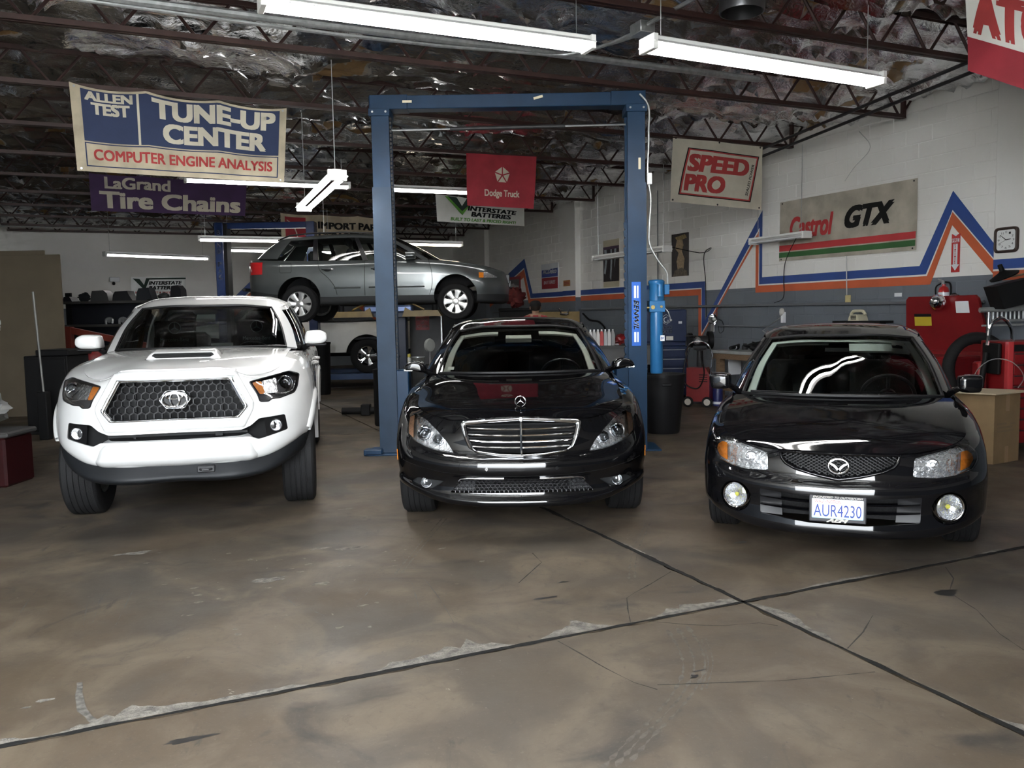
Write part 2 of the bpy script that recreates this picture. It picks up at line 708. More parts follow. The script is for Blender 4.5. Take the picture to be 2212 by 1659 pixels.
mat('crack', (.035, .031, .027), .95, var=.5, vscale=50)
mat('pale_crack', (.13, .118, .10), .95, var=.6, vscale=40)
for k, pts in enumerate((
        [(1450, 1235), (1405, 1262), (1372, 1280), (1354, 1292), (1356, 1315), (1362, 1345)],
        [(1400, 1342), (1490, 1350), (1560, 1352), (1640, 1346), (1680, 1352)],
        [(1205, 1385), (1250, 1410), (1310, 1445), (1370, 1475), (1420, 1490)],
        [(2042, 1225), (2060, 1250), (2050, 1280), (2110, 1318), (2160, 1370), (2212, 1405)],
        [(1830, 1402), (1865, 1365), (1885, 1330)],
        [(1120, 1260), (1170, 1215), (1150, 1195)], [(1420, 1480), (1560, 1475), (1700, 1470), (1890, 1452)])):
    ragged('hairline_crack', [FLp(*p) for p in pts], lambda s, k: .0062 * (.25 + 1.1 * float(vnoise(k * .55, 3, 9))), MATS['crack'], floor, z=.0012, seed=40 + k)
for k, pts in enumerate(([(172, 1475), (170, 1500), (178, 1535), (205, 1560), (195, 1580)],)):
    ragged('pale_hairline_crack', [FLp(*p) for p in pts], lambda s, k: .02 * (.5 + float(vnoise(k * .4, 3, 9))), MATS['pale_crack'], floor, z=.0012, seed=50 + k)
# chips in the floor skin
rc = random.Random(5)
mat('chip', (.20, .18, .15), .9, var=.4, vscale=60)


def blob(name, px, py, rx, ry, m, seed, z=.0014):
    u, v = FLp(px, py)
    pts = []
    for k in range(16):
        t = 2 * math.pi * k / 16
        q = .45 + 1.1 * float(vnoise(k * .8, seed, seed))
        pts.append((u + rx * math.cos(t) * q, v + ry * math.sin(t) * q, z))
    bb = B()
    bb.v, bb.f = pts, [tuple(range(16))]
    return obj(name, bb, m, floor, smooth=False, fix=False)


for k in range(46):
    blob('floor_chip', rc.gauss(620, 170), 1185 + abs(rc.gauss(0, 75)), rc.uniform(.004, .028), rc.uniform(.004, .016), MATS['chip'], k)
for px, py, rx, ry in ((585, 1252, .09, .05), (690, 1260, .05, .03), (95, 1514, .03, .018), (55, 1529, .02, .012), (745, 1100, .07, .02), (690, 1185, .07, .03), (755, 1185, .09, .03), (290, 1195, .09, .035)):
    blob('floor_chip', px, py, rx, ry, MATS['spall'], int(px))
mat('oil_stain', (.028, .026, .024), .35, var=.3, vscale=12)
for px, py, rx, ry in ((400, 1598, .09, .02), (1500, 1462, .02, .015), (1512, 1449, .03, .006), (1215, 1258, .03, .01), (1180, 1292, .06, .02), (2047, 1280, .06, .06), (1600, 1172, .06, .02), (1560, 1164, .02, .01)):
    blob('oil_stain', px, py, rx, ry, MATS['oil_stain'], int(px) + 3)

# faint tyre tracks and scuffs
mat('tread_mark', (.092, .078, .060), .6, var=.5, vscale=30)
mat('scuff', (.045, .040, .035), .5, var=.4, vscale=20)
for k, (pts, w) in enumerate((([(1462, 1356), (1490, 1400), (1500, 1440), (1480, 1490), (1430, 1550), (1370, 1610), (1330, 1655)], .07),
                              ([(1520, 1380), (1535, 1430), (1520, 1490)], .03), ([(1400, 1130), (1370, 1200), (1365, 1250)], .05), ([(960, 1120), (900, 1190), (860, 1240)], .05))):
    P = crv([(*FLp(*p), 0) for p in pts], n=60)
    for s in ((-1, 0, 1) if w > .06 else (-.5, .5)):
        q = [(x + s * w * .8, y) for x, y, _ in P]
        ragged('tyre_track', q, lambda s_, k_, w=w: w * .30 * max(.05, float(vnoise(k_ * 1.3, 2, 5)) * 1.7 - .35), MATS['tread_mark'], floor, z=.0009, seed=60 + k)
for k, pts in enumerate(([(870, 1205), (920, 1255), (960, 1310), (980, 1345)], [(890, 1260), (905, 1312)], [(665, 1315), (700, 1330)], [(610, 1285), (640, 1310)], [(770, 1300), (785, 1290), (800, 1270)],
                         [(200, 1345), (225, 1285), (250, 1260)], [(180, 1350), (190, 1300)], [(20, 1365), (60, 1300), (85, 1270)], [(250, 1350), (290, 1270)], [(1310, 1215), (1420, 1188), (1500, 1184)], [(1140, 1245), (1160, 1235)])):
    ragged('floor_scuff', crv([(*FLp(*p), 0) for p in pts], n=30)[:, :2].tolist(), lambda s_, k_: .009 * float(vnoise(k_ * .5, 4, 8)), MATS['scuff'], floor, z=.0010, seed=80 + k)

# ---- pavement outside the big door
b = B().box(-30, -45, -.2, 30, WF, -.01)
struct('ground', b, MATS['lot_concrete'])


# ---- walls
def wall_mat():
    m = bpy.data.materials.new('painted_block')
    m.use_nodes = True
    nt = m.node_tree
    b = nt.nodes['Principled BSDF']
    geo = nt.nodes.new('ShaderNodeNewGeometry')
    sep = nt.nodes.new('ShaderNodeSeparateXYZ')
    nt.links.new(geo.outputs['Position'], sep.inputs[0])
    gt = nt.nodes.new('ShaderNodeMath')
    gt.operation = 'GREATER_THAN'
    gt.inputs[1].default_value = 1.885
    nt.links.new(sep.outputs[2], gt.inputs[0])
    n = nt.nodes.new('ShaderNodeTexNoise')
    n.inputs['Scale'].default_value = .9
    n.inputs['Detail'].default_value = 6
    nt.links.new(geo.outputs['Position'], n.inputs['Vector'])
    mr = nt.nodes.new('ShaderNodeMapRange')
    mr.inputs[1].default_value, mr.inputs[2].default_value = .35, .7
    nt.links.new(n.outputs['Fac'], mr.inputs[0])

    def mix(fac, a, c):
        x = nt.nodes.new('ShaderNodeMix')
        x.data_type = 'RGBA'
        nt.links.new(fac, x.inputs[0])
        for k, q in ((6, a), (7, c)):
            if isinstance(q, tuple):
                x.inputs[k].default_value = (*q, 1)
            else:
                nt.links.new(q, x.inputs[k])
        return x.outputs[2]
    white = mix(mr.outputs[0], (.86, .85, .82), (.79, .77, .73))
    grey = mix(mr.outputs[0], (.155, .178, .205), (.125, .14, .16))
    nt.links.new(mix(gt.outputs[0], grey, white), b.inputs['Base Color'])
    b.inputs['Roughness'].default_value = .55
    n2 = nt.nodes.new('ShaderNodeTexNoise')
    n2.inputs['Scale'].default_value = 18
    n2.inputs['Detail'].default_value = 2
    nt.links.new(geo.outputs['Position'], n2.inputs['Vector'])
    bp = nt.nodes.new('ShaderNodeBump')
    bp.inputs['Strength'].default_value = .06
    bp.inputs['Distance'].default_value = .004
    nt.links.new(n2.outputs['Fac'], bp.inputs['Height'])
    nt.links.new(bp.outputs[0], b.inputs['Normal'])
    MATS['wall'] = m


wall_mat()
WM = MATS['wall']
ZT = 4.9
wall_right = struct('wall_right', B().box(WR + .004, WF, -.1, WR + .25, WB + .25, ZT), WM)
# concrete blocks of the right-hand wall: the nearest courses one by one, the far ones as one piece
BL, BH, JT = .4064, .2032, .005
block_me = None
blocks = []
for c in range(21):
    for k in range(66):
        v = (k + (.5 if c % 2 else 0)) * BL
        if v + BL > WB or v < 3.2:
            continue
        if c > 20:
            continue
        blocks.append((v, c * BH))
rest = B()
near = [q for q in blocks if 4.9 < q[0] < 12.4 and q[1] > .55]
near.sort(key=lambda q: q[0])
near = set(near[:300])


def block_box(bb, v, z):
    x, e = WR, .006
    v0, v1, z0, z1 = v + JT * .5, v + BL - JT * .5, z + JT * .5, z + BH - JT * .5
    bb.add([(x + .01, v0, z0), (x + .01, v1, z0), (x + .01, v1, z1), (x + .01, v0, z1),
            (x, v0 + e, z0 + e), (x, v1 - e, z0 + e), (x, v1 - e, z1 - e), (x, v0 + e, z1 - e)],
           [(4, 7, 6, 5), (0, 4, 5, 1), (1, 5, 6, 2), (2, 6, 7, 3), (3, 7, 4, 0)])


for q in blocks:
    if q in near:
        if block_me is None:
            bb = B()
            block_box(bb, 0, 0)
            o = obj('block', bb, WM, wall_right, smooth=False, fix=False)
            block_me = o.data
        else:
            o = link('block', block_me, None, wall_right)
        o.location = (0, q[0], q[1])
    else:
        block_box(rest, *q)
o = obj('far_blocks', rest, WM, wall_right, smooth=False, fix=False)
o['kind'] = 'stuff'
# pilasters
PIL = ((17.2, 17.85, .14), (22.85, 23.5, .14), (5.3, 6.80, .05))
for v0, v1, d in PIL:
    obj('pilaster', B().box(WR - d, v0, 0, WR + .02, v1, 4.6, .01), WM, wall_right)

wall_back = struct('wall_back', B().box(WL - .2, WB, -.1, WR + .2, WB + .2, ZT), WM)
wall_left = struct('wall_left', B().box(WL - .2, WF, -.1, WL, WB, ZT), WM)
b = B().box(.45, WF - .2, -.1, WR + .25, WF, ZT).box(WL - .2, WF - .2, 4.3, .45, WF, ZT)
wall_front = struct('wall_front', b, WM)

# painted zigzag stripes
mat('stripe_blue', (.028, .075, .29), .5, var=.12, vscale=3)
mat('stripe_orange', (.62, .125, .045), .5, var=.12, vscale=3)
mat('stripe_white', (.82, .80, .76), .5)


def stripe_set(paths, mk, parent, gaps):
    """paths: U, M1, M2, L with equal point counts -> blue, white and orange bands of quads"""
    for a, c, m in ((0, 1, 'stripe_blue'), (1, 2, 'stripe_white'), (2, 3, 'stripe_orange')):
        bb = B()
        A, C = paths[a], paths[c]
        for k in range(len(A) - 1):
            q = [A[k], A[k + 1], C[k + 1], C[k]]
            bb.add([mk(*p) for p in q], [(0, 1, 2, 3)])
        obj('painted_stripe', bb, MATS[m], parent, smooth=False)


U_ = [(6.82, 2.25), (7.40, 2.965), (7.87, 2.05), (10.93, 2.05), (10.93, 3.15), (12.46, 1.33), (12.46, 2.05), (17.2, 2.05)]
M1 = [(6.82, 2.075), (7.40, 2.725), (7.77, 1.935), (11.0, 1.935), (11.0, 2.87), (12.56, 1.10), (12.56, 1.935), (17.2, 1.935)]
M2 = [(6.82, 2.055), (7.40, 2.70), (7.755, 1.912), (11.018, 1.912), (11.018, 2.81), (12.575, 1.05), (12.575, 1.912), (17.2, 1.912)]
L_ = [(6.82, 1.885), (7.40, 2.535), (7.70, 1.80), (11.09, 1.80), (11.09, 2.66), (12.66, .92), (12.66, 1.80), (17.2, 1.80)]
stripe_set((U_, M1, M2, L_), lambda v, z: (WR - .004, v, z), wall_right, 0)
hz = (2.05, 1.935, 1.912, 1.80)
stripe_set([[(17.2, z), (17.85, z)] for z in hz], lambda v, z: (WR - .145, v, z), wall_right, 0)
stripe_set([[(5.3, z + .008), (6.79, z + .008)] for z in hz], lambda v, z: (WR - .056, v, z), wall_right, 0)
stripe_set(([(17.85, 2.05), (19.85, 2.05), (20.33, 3.0), (22.85, 2.2)], [(17.85, 1.935), (19.98, 1.935), (20.36, 2.76), (22.85, 1.98)],
            [(17.85, 1.912), (20.0, 1.912), (20.36, 2.72), (22.85, 1.95)], [(17.85, 1.80), (20.1, 1.80), (20.4, 2.50), (22.85, 1.73)]),
           lambda v, z: (WR - .004, v, z), wall_right, 0)
# back wall stripes: a long low peak behind the raised estate car
bk = [[(1.55, 1.3), (3.5, 3.2), (5.0, 3.2), (7.6, 1.25)], [(1.62, 1.12), (3.6, 3.02), (4.95, 3.02), (7.5, 1.08)],
      [(1.64, 1.09), (3.62, 2.99), (4.94, 2.99), (7.48, 1.05)], [(1.72, .92), (3.7, 2.8), (4.9, 2.8), (7.4, .88)]]
stripe_set(bk, lambda u, z: (u, WB - .004, z), wall_back, 0)


# ---- roof: foil-faced insulation sagging over open-web joists
def foil_mat():
    m = bpy.data.materials.new('foil')
    m.use_nodes = True
    nt = m.node_tree
    b = nt.nodes['Principled BSDF']
    tc = nt.nodes.new('ShaderNodeTexCoord')
    n = nt.nodes.new('ShaderNodeTexNoise')
    n.inputs['Scale'].default_value = .8
    n.inputs['Detail'].default_value = 5
    n.inputs['Distortion'].default_value = 1.5
    nt.links.new(tc.outputs['Object'], n.inputs['Vector'])
    mr = nt.nodes.new('ShaderNodeMapRange')
    mr.inputs[1].default_value, mr.inputs[2].default_value = .60, .64
    nt.links.new(n.outputs['Fac'], mr.inputs[0])
    x = nt.nodes.new('ShaderNodeMix')
    x.data_type = 'RGBA'
    x.inputs[6].default_value = (.76, .77, .79, 1)
    x.inputs[7].default_value = (.26, .165, .08, 1)
    nt.links.new(mr.outputs[0], x.inputs[0])
    nt.links.new(x.outputs[2], b.inputs['Base Color'])
    inv = nt.nodes.new('ShaderNodeMath')
    inv.operation = 'MULTIPLY_ADD'
    inv.inputs[1].default_value, inv.inputs[2].default_value = -.75, .97
    nt.links.new(mr.outputs[0], inv.inputs[0])
    nt.links.new(inv.outputs[0], b.inputs['Metallic'])
    b.inputs['Roughness'].default_value = .13
    mp = nt.nodes.new('ShaderNodeMapping')
    mp.inputs['Scale'].default_value = (1, 3.2, 1)
    nt.links.new(tc.outputs['Object'], mp.inputs[0])
    n2 = nt.nodes.new('ShaderNodeTexNoise')
    n2.inputs['Scale'].default_value = 9
    n2.inputs['Detail'].default_value = 5
    n2.inputs['Distortion'].default_value = 2.
    nt.links.new(mp.outputs[0], n2.inputs['Vector'])
    bp = nt.nodes.new('ShaderNodeBump')
    bp.inputs['Strength'].default_value = .35
    bp.inputs['Distance'].default_value = .03
    nt.links.new(n2.outputs['Fac'], bp.inputs['Height'])
    nt.links.new(bp.outputs[0], b.inputs['Normal'])
    MATS['foil'] = m


foil_mat()
nu_, nv_ = 230, 470
gu, gv = np.meshgrid(np.linspace(WL, WR, nu_), np.linspace(WF, WB, nv_))
ph = ((gv - 7.94) / 2.03) % 1.0
sag = -np.sin(ph * math.pi) * .10
rid = 1 - np.abs(2 * vnoise(gu * .9 + 3 * vnoise(gu * .5, gv * .5, 4), gv * 3.4, 1) - 1)
rid2 = 1 - np.abs(2 * vnoise(gu * 1.7 + 2 * vnoise(gu, gv, 6), gv * 9.5, 2) - 1)
rid3 = vnoise(gu * 5, gv * 11, 8)
gz = 4.44 + sag - .13 * rid ** 3 * (.3 + vnoise(gu * .7, gv * .7, 9)) - .105 * rid2 ** 3 * (.4 + vnoise(gu * .9, gv * 1.3, 12)) - .02 * rid3 - .07 * vnoise(gu * .35, gv * .6, 3)
b = B()
b.v = list(map(tuple, np.stack([gu, gv, gz], -1).reshape(-1, 3).tolist()))
idx = np.arange(nu_ * nv_).reshape(nv_, nu_)
b.f = np.stack([idx[:-1, :-1], idx[1:, :-1], idx[1:, 1:], idx[:-1, 1:]], -1).reshape(-1, 4).tolist()
roofdeck = struct('ceiling', B().box(WL - .2, WF - .2, ZT - .1, WR + .25, WB + .25, ZT + .1), mat('deck', (.3, .26, .2), .8))
o = obj('foil_insulation', b, MATS['foil'], roofdeck, sharp=180, fix=False)
o['kind'] = 'stuff'

mat('red_iron', (.045, .020, .017), .5, .2, var=.35, vscale=6)
VJ = [7.94 + 2.03 * k for k in range(-2, 9)] + [25.6]
web_me = None
PITCHW = .655
names = ['nearest the big door', 'carrying the topmost lit tube lamp', 'carrying the end-on tube lamp', 'carrying the tune-up banner',
         'carrying the red flag', 'between the red flag and the purple banner', 'carrying the purple banner', 'just behind the purple banner', 'carrying the import banner',
         'third from the back wall', 'second from the back wall', 'close against the back wall']
for k, v in enumerate(VJ):
    t = thing('roof_joist', 'dark red open web steel roof joist ' + names[k], 'joist', RM(0, v, 0), TH, 'open web joists under the roof')
    bb = B()
    for s in (-.028, .028):
        bb.box(WL + .25, s - .02, ZJ, WR - .28, s + .02, ZJ + .012)
        bb.box(WL + .25, s - .004, ZJ, WR - .28, s + .004, ZJ + .05)
    obj('bottom_chord', bb, MATS['red_iron'], t, smooth=False, fix=False)
    bb = B()
    for s in (-.028, .028):
        bb.box(WL, s - .024, ZJ + .388, WR, s + .024, ZJ + .40)
        bb.box(WL, s - .004, ZJ + .34, WR, s + .004, ZJ + .40)
    obj('top_chord', bb, MATS['red_iron'], t, smooth=False, fix=False)
    for s in (WL + .27, WR - .30):
        obj('end_post', B().box(s, -.03, ZJ, s + .035, .03, ZJ + .39), MATS['red_iron'], t, smooth=False)
    if web_me is None:
        hp = PITCHW / 2
        e0, e1 = (hp - .03, .375), (.045, .06)
        hv = [(e0[0] + (e1[0] - e0[0]) * q, 0, e0[1] + (e1[1] - e0[1]) * q) for q in (0, .5, 1)] + [(.022, 0, .035)]
        pts = [(-x, 0, z) for x, _, z in hv] + [(0, 0, .028)] + hv[::-1]
        o = obj('web_rod', B().tube(pts, .0155, 6), MATS['red_iron'], t)
        web_me = o.data
        o.location = (WL + .7, 0, ZJ)
        x = WL + .7 + PITCHW
    else:
        x = WL + .7
    off = -.108 - (WL + .7)
    off = off - round(off / PITCHW) * PITCHW
    while x < WR - .4:
        o = link('web_rod', web_me, None, t)
        o.location = (x + off, 0, ZJ)
        x += PITCHW


# ---- conduit, pipes, duct
def room_tube(name, pts, r, m, label, cat, n=8, group=None, per=6, smooth=True):
    P = crv(pts, per=per).tolist() if smooth and len(pts) > 2 else pts
    o = obj(name, B().tube(P, r, n), m)
    o.rotation_euler.z = TH
    return tag(o, label, cat, group)


G = MATS['galv']
room_tube('conduit', [(-2.6, 7.30, 4.0), (6.2, 7.30, 4.0)], .034, G, 'long straight grey conduit hung under the foil beside the tube lamps', 'conduit', smooth=False)
room_tube('conduit', [(-1.5, 7.2, 3.94), (3.3, 7.2, 3.94), (3.75, 7.15, 3.95), (4.0, 6.85, 3.97), (4.10, 6.48, 3.98)], .016, G, 'thin silver conduit bending towards the junction box', 'conduit')
room_tube('conduit', [(4.12, 6.27, 4.0), (4.18, 4.6, 4.0)], .018, G, 'straight silver conduit leaving the junction box for the door', 'conduit', smooth=False)
room_tube('conduit', [(3.0, 7.42, 4.06), (3.7, 7.42, 4.06), (4.02, 7.2, 4.05), (4.2, 6.7, 4.02), (4.2, 6.48, 4.0)], .014, G, 'second thin silver conduit curving beside the first one', 'conduit')
o = obj('junction_box', B().box(-.075, -.09, -.05, .075, .09, .05, .006), G, None, RM(4.13, 6.38, 3.99), TH)
tag(o, 'square grey steel junction box on the ceiling conduit', 'junction box')
room_tube('brace_pipe', [(7.2, 4.2, 3.92), (7.6, 5.9, 3.92), (8.58, 9.97, 3.92), (9.28, 12.9, 3.92)], .02, MATS['dark_iron'], 'dark diagonal brace pipe running to the white block wall', 'pipe', smooth=False)
room_tube('brace_pipe', [(7.35, 4.2, 3.86), (7.74, 5.9, 3.86), (8.72, 9.97, 3.86), (9.28, 12.3, 3.86)], .02, MATS['dark_iron'], 'lower dark brace pipe paired below the diagonal one', 'pipe', smooth=False)
room_tube('conduit', [(-3.3, 23.6, 3.9), (-3.1, 25.0, 4.03), (1.15, 25.0, 4.02)], .045, mat('pale_pipe', (.5, .52, .52), .5), 'thick pale pipe across the back of the shop', 'pipe', smooth=False)
t = thing('exhaust_duct', 'round dark sheet metal duct end hanging below the foil', 'duct', RM(4.60, 5.62, 0), TH)
obj('duct', B().lathe([(.18, 3.94), (.185, 3.96), (.18, 4.6), (.17, 4.6), (.17, 3.94), (.18, 3.94)], n=28), mat('duct_metal', (.10, .10, .105), .35, .8, var=.3), t)

# ---- fluorescent fixtures
mat('tube_lit', (.9, .9, .9), .4, emit=(1., .98, .95, TUBE))
mat('tube_far', (.9, .9, .9), .4, emit=(1., .98, .95, TUBE * .30))
mat('tube_warm', (.9, .9, .9), .4, emit=(1., .84, .62, TUBE * .30))
mat('tube_off', (.72, .73, .74), .25)
mat('fixture_white', (.80, .80, .78), .4, var=.06)


def fixture(p0, p1, z, label, lit='tube_lit', n_tubes=2, chain=True, ztop=ZJ, grp='tube lamps'):
    a, c = RM(*p0, z), RM(*p1, z)
    L = (c - a).length
    t = thing('tube_lamp', label, 'lamp', (a + c) / 2, math.atan2(c.y - a.y, c.x - a.x), grp)
    h = L / 2
    if lit == 'tube_lit' and p0[1] > 12:
        lit = 'tube_far'
    b = B().box(-h, -.045, .0, h, .045, .05, .006)
    obj('housing', b, MATS['fixture_white'], t, smooth=False)
    b = B().prism([(-.105, -.012), (-.045, .022), (.045, .022), (.105, -.012), (.105, -.018), (.045, .0), (-.045, .0), (-.105, -.018)],
                  ex=(0, 1, 0), ey=(0, 0, 1), ez=(1, 0, 0), d0=-h, d1=h)
    obj('reflector', b, MATS['fixture_white'], t, smooth=False)
    for s in ((-.06, .06) if n_tubes == 2 else (0,)):
        obj('tube', B().cyl((-h + .03, s, -.033), (h - .03, s, -.033), .019, n=10), MATS[lit], t)
    for e in (-h, h):
        s = 1 if e > 0 else -1
        obj('end_socket', B().box(e - s * .035, -.09, -.06, e + s * .006, .09, .045, .004), MATS['fixture_white'], t, smooth=False)
        if chain:
            obj('hanger', B().tube([(e - s * .12, 0, .05), (e - s * .12, 0, ztop - z)], .004, 5), MATS['galv'], t)
    return t


fixture((.79, 5.81), (3.28, 5.81), 3.60, 'lit twin tube lamp nearest the top edge above the lift')
fixture((3.30, 5.04), (5.60, 5.14), 3.38, 'lit twin tube lamp above the dark compact sedan')
fixture((3.66, 13.3), (6.10, 13.2), 3.60, 'lit tube lamp behind the red flag', ztop=4.0)
fixture((.62, 13.3), (3.07, 13.25), 3.60, 'lit tube lamp partly behind the tune-up banner', ztop=4.0)
fixture((1.83, 10.36), (1.73, 7.95), 2.86, 'lit tube lamp running away end-on and hung on cords')
fixture((.95, 16.3), (3.35, 16.2), 3.0, 'lit tube lamp hanging just above the estate car tail')
fixture((-.77, 20.35), (1.43, 21.3), 3.0, 'lit tube lamp hanging low before the dim back wall')
fixture((1.55, 18.6), (3.95, 18.8), 3.0, 'short looking lit tube lamp behind the estate car tail')
fixture((4.35, 16.4), (6.13, 16.4), 3.0, 'warm lit tube lamp above the estate car bonnet', lit='tube_warm')
fixture((9.05, 10.75), (9.05, 9.55), 2.62, 'unlit tube lamp hanging before the striped banner on the wall', lit='tube_off')
fixture((8.0, 14.05), (8.0, 11.62), 2.56, 'unlit tube lamp hanging behind the blue lift post', lit='tube_off')
# ================================================================== car building tools
mat('paint_white', (.60, .60, .59), .25, coat=.8)
mat('paint_black', (.0025, .0025, .003), .035)
mat('paint_black2', (.0035, .0035, .0042), .04)
mat('paint_grey', (.10, .11, .11), .28, .6, coat=.7)
mat('lower_grey', (.02, .021, .022), .55)
mat('lamp_silver', (.92, .93, .94), .18, .88, bump=.9, bscale=38, var=.2, vscale=50)
mat('lamp_dark', (.05, .05, .055), .3, .3)
mat('amber', (.75, .22, .02), .2, var=.25, vscale=60)
mat('interior_dark', (.006, .006, .0065), .8)
mat('interior_grey', (.74, .80, .75), .8, var=.1)
mat('interior_beige', (.56, .54, .48), .8, var=.1)
mat('rim_silver', (.62, .62, .61), .3, .8)
mat('radiator', (.010, .010, .011), .6, var=.6, vscale=90)
glass_mat('windscreen', (.82, .88, .86), 1.)
glass_mat('windscreen_dim', (.40, .45, .44), 1.)
glass_mat('tinted', (.22, .24, .24), 1.)
glass_mat('lens', (.96, .97, .98), 1.)


def mirror_row(row):
    """half row centre->edge to full row left->right"""
    a = [(-x, y, z) for x, y, z in row[::-1]]
    return a[:-1] + list(row) if abs(row[0][0]) < 1e-6 else a + list(row)


def loft(rows, nu, per):
    """rows of control points -> dense point grid"""
    R = [crv(r, n=nu) for r in rows]
    A = np.array(R)
    out = np.stack([crv(A[:, j], per=per) for j in range(nu)], 1)
    return out


def grid_normals(P, wrap=False):
    if wrap:
        du = np.roll(P, -1, 1) - np.roll(P, 1, 1)
    else:
        du = np.gradient(P, axis=1)
    dv = np.gradient(P, axis=0)
    n = np.cross(du, dv)
    n /= np.linalg.norm(n, axis=2, keepdims=True) + 1e-12
    return n


def slab_from_grid(P, th, wrap=False, outward=None):
    """closed thin shell from a point grid; returns builder, oriented normals"""
    N = grid_normals(P, wrap)
    if outward is not None:
        c = (P - np.array(outward)) * N
        if c.sum() < 0:
            N = -N
    Q = P - N * th
    h, w = P.shape[:2]
    b = B()
    b.grid(P.tolist(), wrap)
    k = h * w
    b2 = B().grid(Q.tolist(), wrap)
    b.add(b2.v, [f[::-1] for f in b2.f])
    m = w if wrap else w - 1
    for j in range(m):
        j2 = (j + 1) % w
        b.f.append((j2, j, k + j, k + j2))
        a = (h - 1) * w
        b.f.append((a + j, a + j2, k + a + j2, k + a + j))
    if not wrap:
        for i in range(h - 1):
            b.f.append((i * w, (i + 1) * w, k + (i + 1) * w, k + i * w))
            a = w - 1
            b.f.append(((i + 1) * w + a, i * w + a, k + i * w + a, k + (i + 1) * w + a))
    return b, N


def warp(n, front, L):
    """arc fractions dense at the front"""
    a = np.linspace(0, 1, n)
    return a


def body_ring(rows, nu=84, per=4, front_share=.62, front_len=1.25):
    """rows: half lines from front centre round the side to the rear centre -> closed ring grid"""
    R = []
    for r in rows:
        P = np.array(r, float)
        k = len(P)
        fine = np.linspace(0, k - 1, (k - 1) * 30 + 1)
        C = crv(r, t=fine)
        L = np.concatenate([[0], np.cumsum(np.linalg.norm(np.diff(C, axis=0), axis=1))])
        n1 = int(nu * front_share)
        s = np.concatenate([np.linspace(0, front_len, n1, endpoint=False), np.linspace(front_len, L[-1], nu - n1)])
        R.append(crv(r, t=np.interp(s, L, fine)))
    A = np.array(R)
    half = np.stack([crv(A[:, j], per=per) for j in range(nu)], 1)
    mir = half[:, ::-1].copy()
    mir[:, :, 0] *= -1
    half[:, 0, 0] = 0
    half[:, -1, 0] = 0
    return np.concatenate([half, mir[:, 1:-1]], 1)


def bool_cut(me_b, cutter_b, name):
    def mk(b, n):
        me = bpy.data.meshes.new(n)
        me.from_pydata([tuple(p) for p in b.v], [], b.f)
        fix_normals(me)
        o = bpy.data.objects.new(n, me)
        COL.objects.link(o)
        return o
    a, c = mk(me_b, name), mk(cutter_b, 'cutter')
    md = a.modifiers.new('cut', 'BOOLEAN')
    md.operation = 'DIFFERENCE'
    md.object = c
    md.solver = 'EXACT'
    md.use_self = True
    bpy.context.view_layer.update()
    dg = bpy.context.evaluated_depsgraph_get()
    me = bpy.data.meshes.new_from_object(a.evaluated_get(dg))
    for o in (a, c):
        m = o.data
        bpy.data.objects.remove(o, do_unlink=True)
        bpy.data.meshes.remove(m)
    return me


def skin_normals(me, P, N, wrap):
    """smooth normals of the uncut skin on the outer faces, flat normals on cut edges"""
    h, w = P.shape[:2]
    verts = [Vector(p) for p in P.reshape(-1, 3)]
    nor = N.reshape(-1, 3)
    faces = []
    for i in range(h - 1):
        for j in range(w if wrap else w - 1):
            k = (j + 1) % w
            faces.append((i * w + j, i * w + k, (i + 1) * w + k))
            faces.append((i * w + j, (i + 1) * w + k, (i + 1) * w + j))
    bvh = BVHTree.FromPolygons(verts, faces)
    cache = {}
    out = [None] * len(me.loops)
    for p in me.polygons:
        pn = p.normal
        for li in p.loop_indices:
            vi = me.loops[li].vertex_index
            if vi not in cache:
                co = me.vertices[vi].co
                loc, nn, fi, d = bvh.find_nearest(co)
                if d is not None and d < 2e-3:
                    f = faces[fi]
                    a, b_, c = verts[f[0]], verts[f[1]], verts[f[2]]
                    v0, v1, v2 = b_ - a, c - a, loc - a
                    d00, d01, d11, d20, d21 = v0.dot(v0), v0.dot(v1), v1.dot(v1), v2.dot(v0), v2.dot(v1)
                    den = d00 * d11 - d01 * d01
                    if abs(den) < 1e-14:
                        q = nor[f[0]]
                    else:
                        vv = (d11 * d20 - d01 * d21) / den
                        ww = (d00 * d21 - d01 * d20) / den
                        q = nor[f[0]] * (1 - vv - ww) + nor[f[1]] * vv + nor[f[2]] * ww
                    q = Vector(q)
                    cache[vi] = q.normalized() if q.length > 1e-6 else None
                else:
                    cache[vi] = None
            q = cache[vi]
            out[li] = q if (q is not None and q.dot(pn) > .6) else pn.copy()
    me.polygons.foreach_set('use_smooth', [True] * len(me.polygons))
    me.normals_split_custom_set(out)
    return bvh


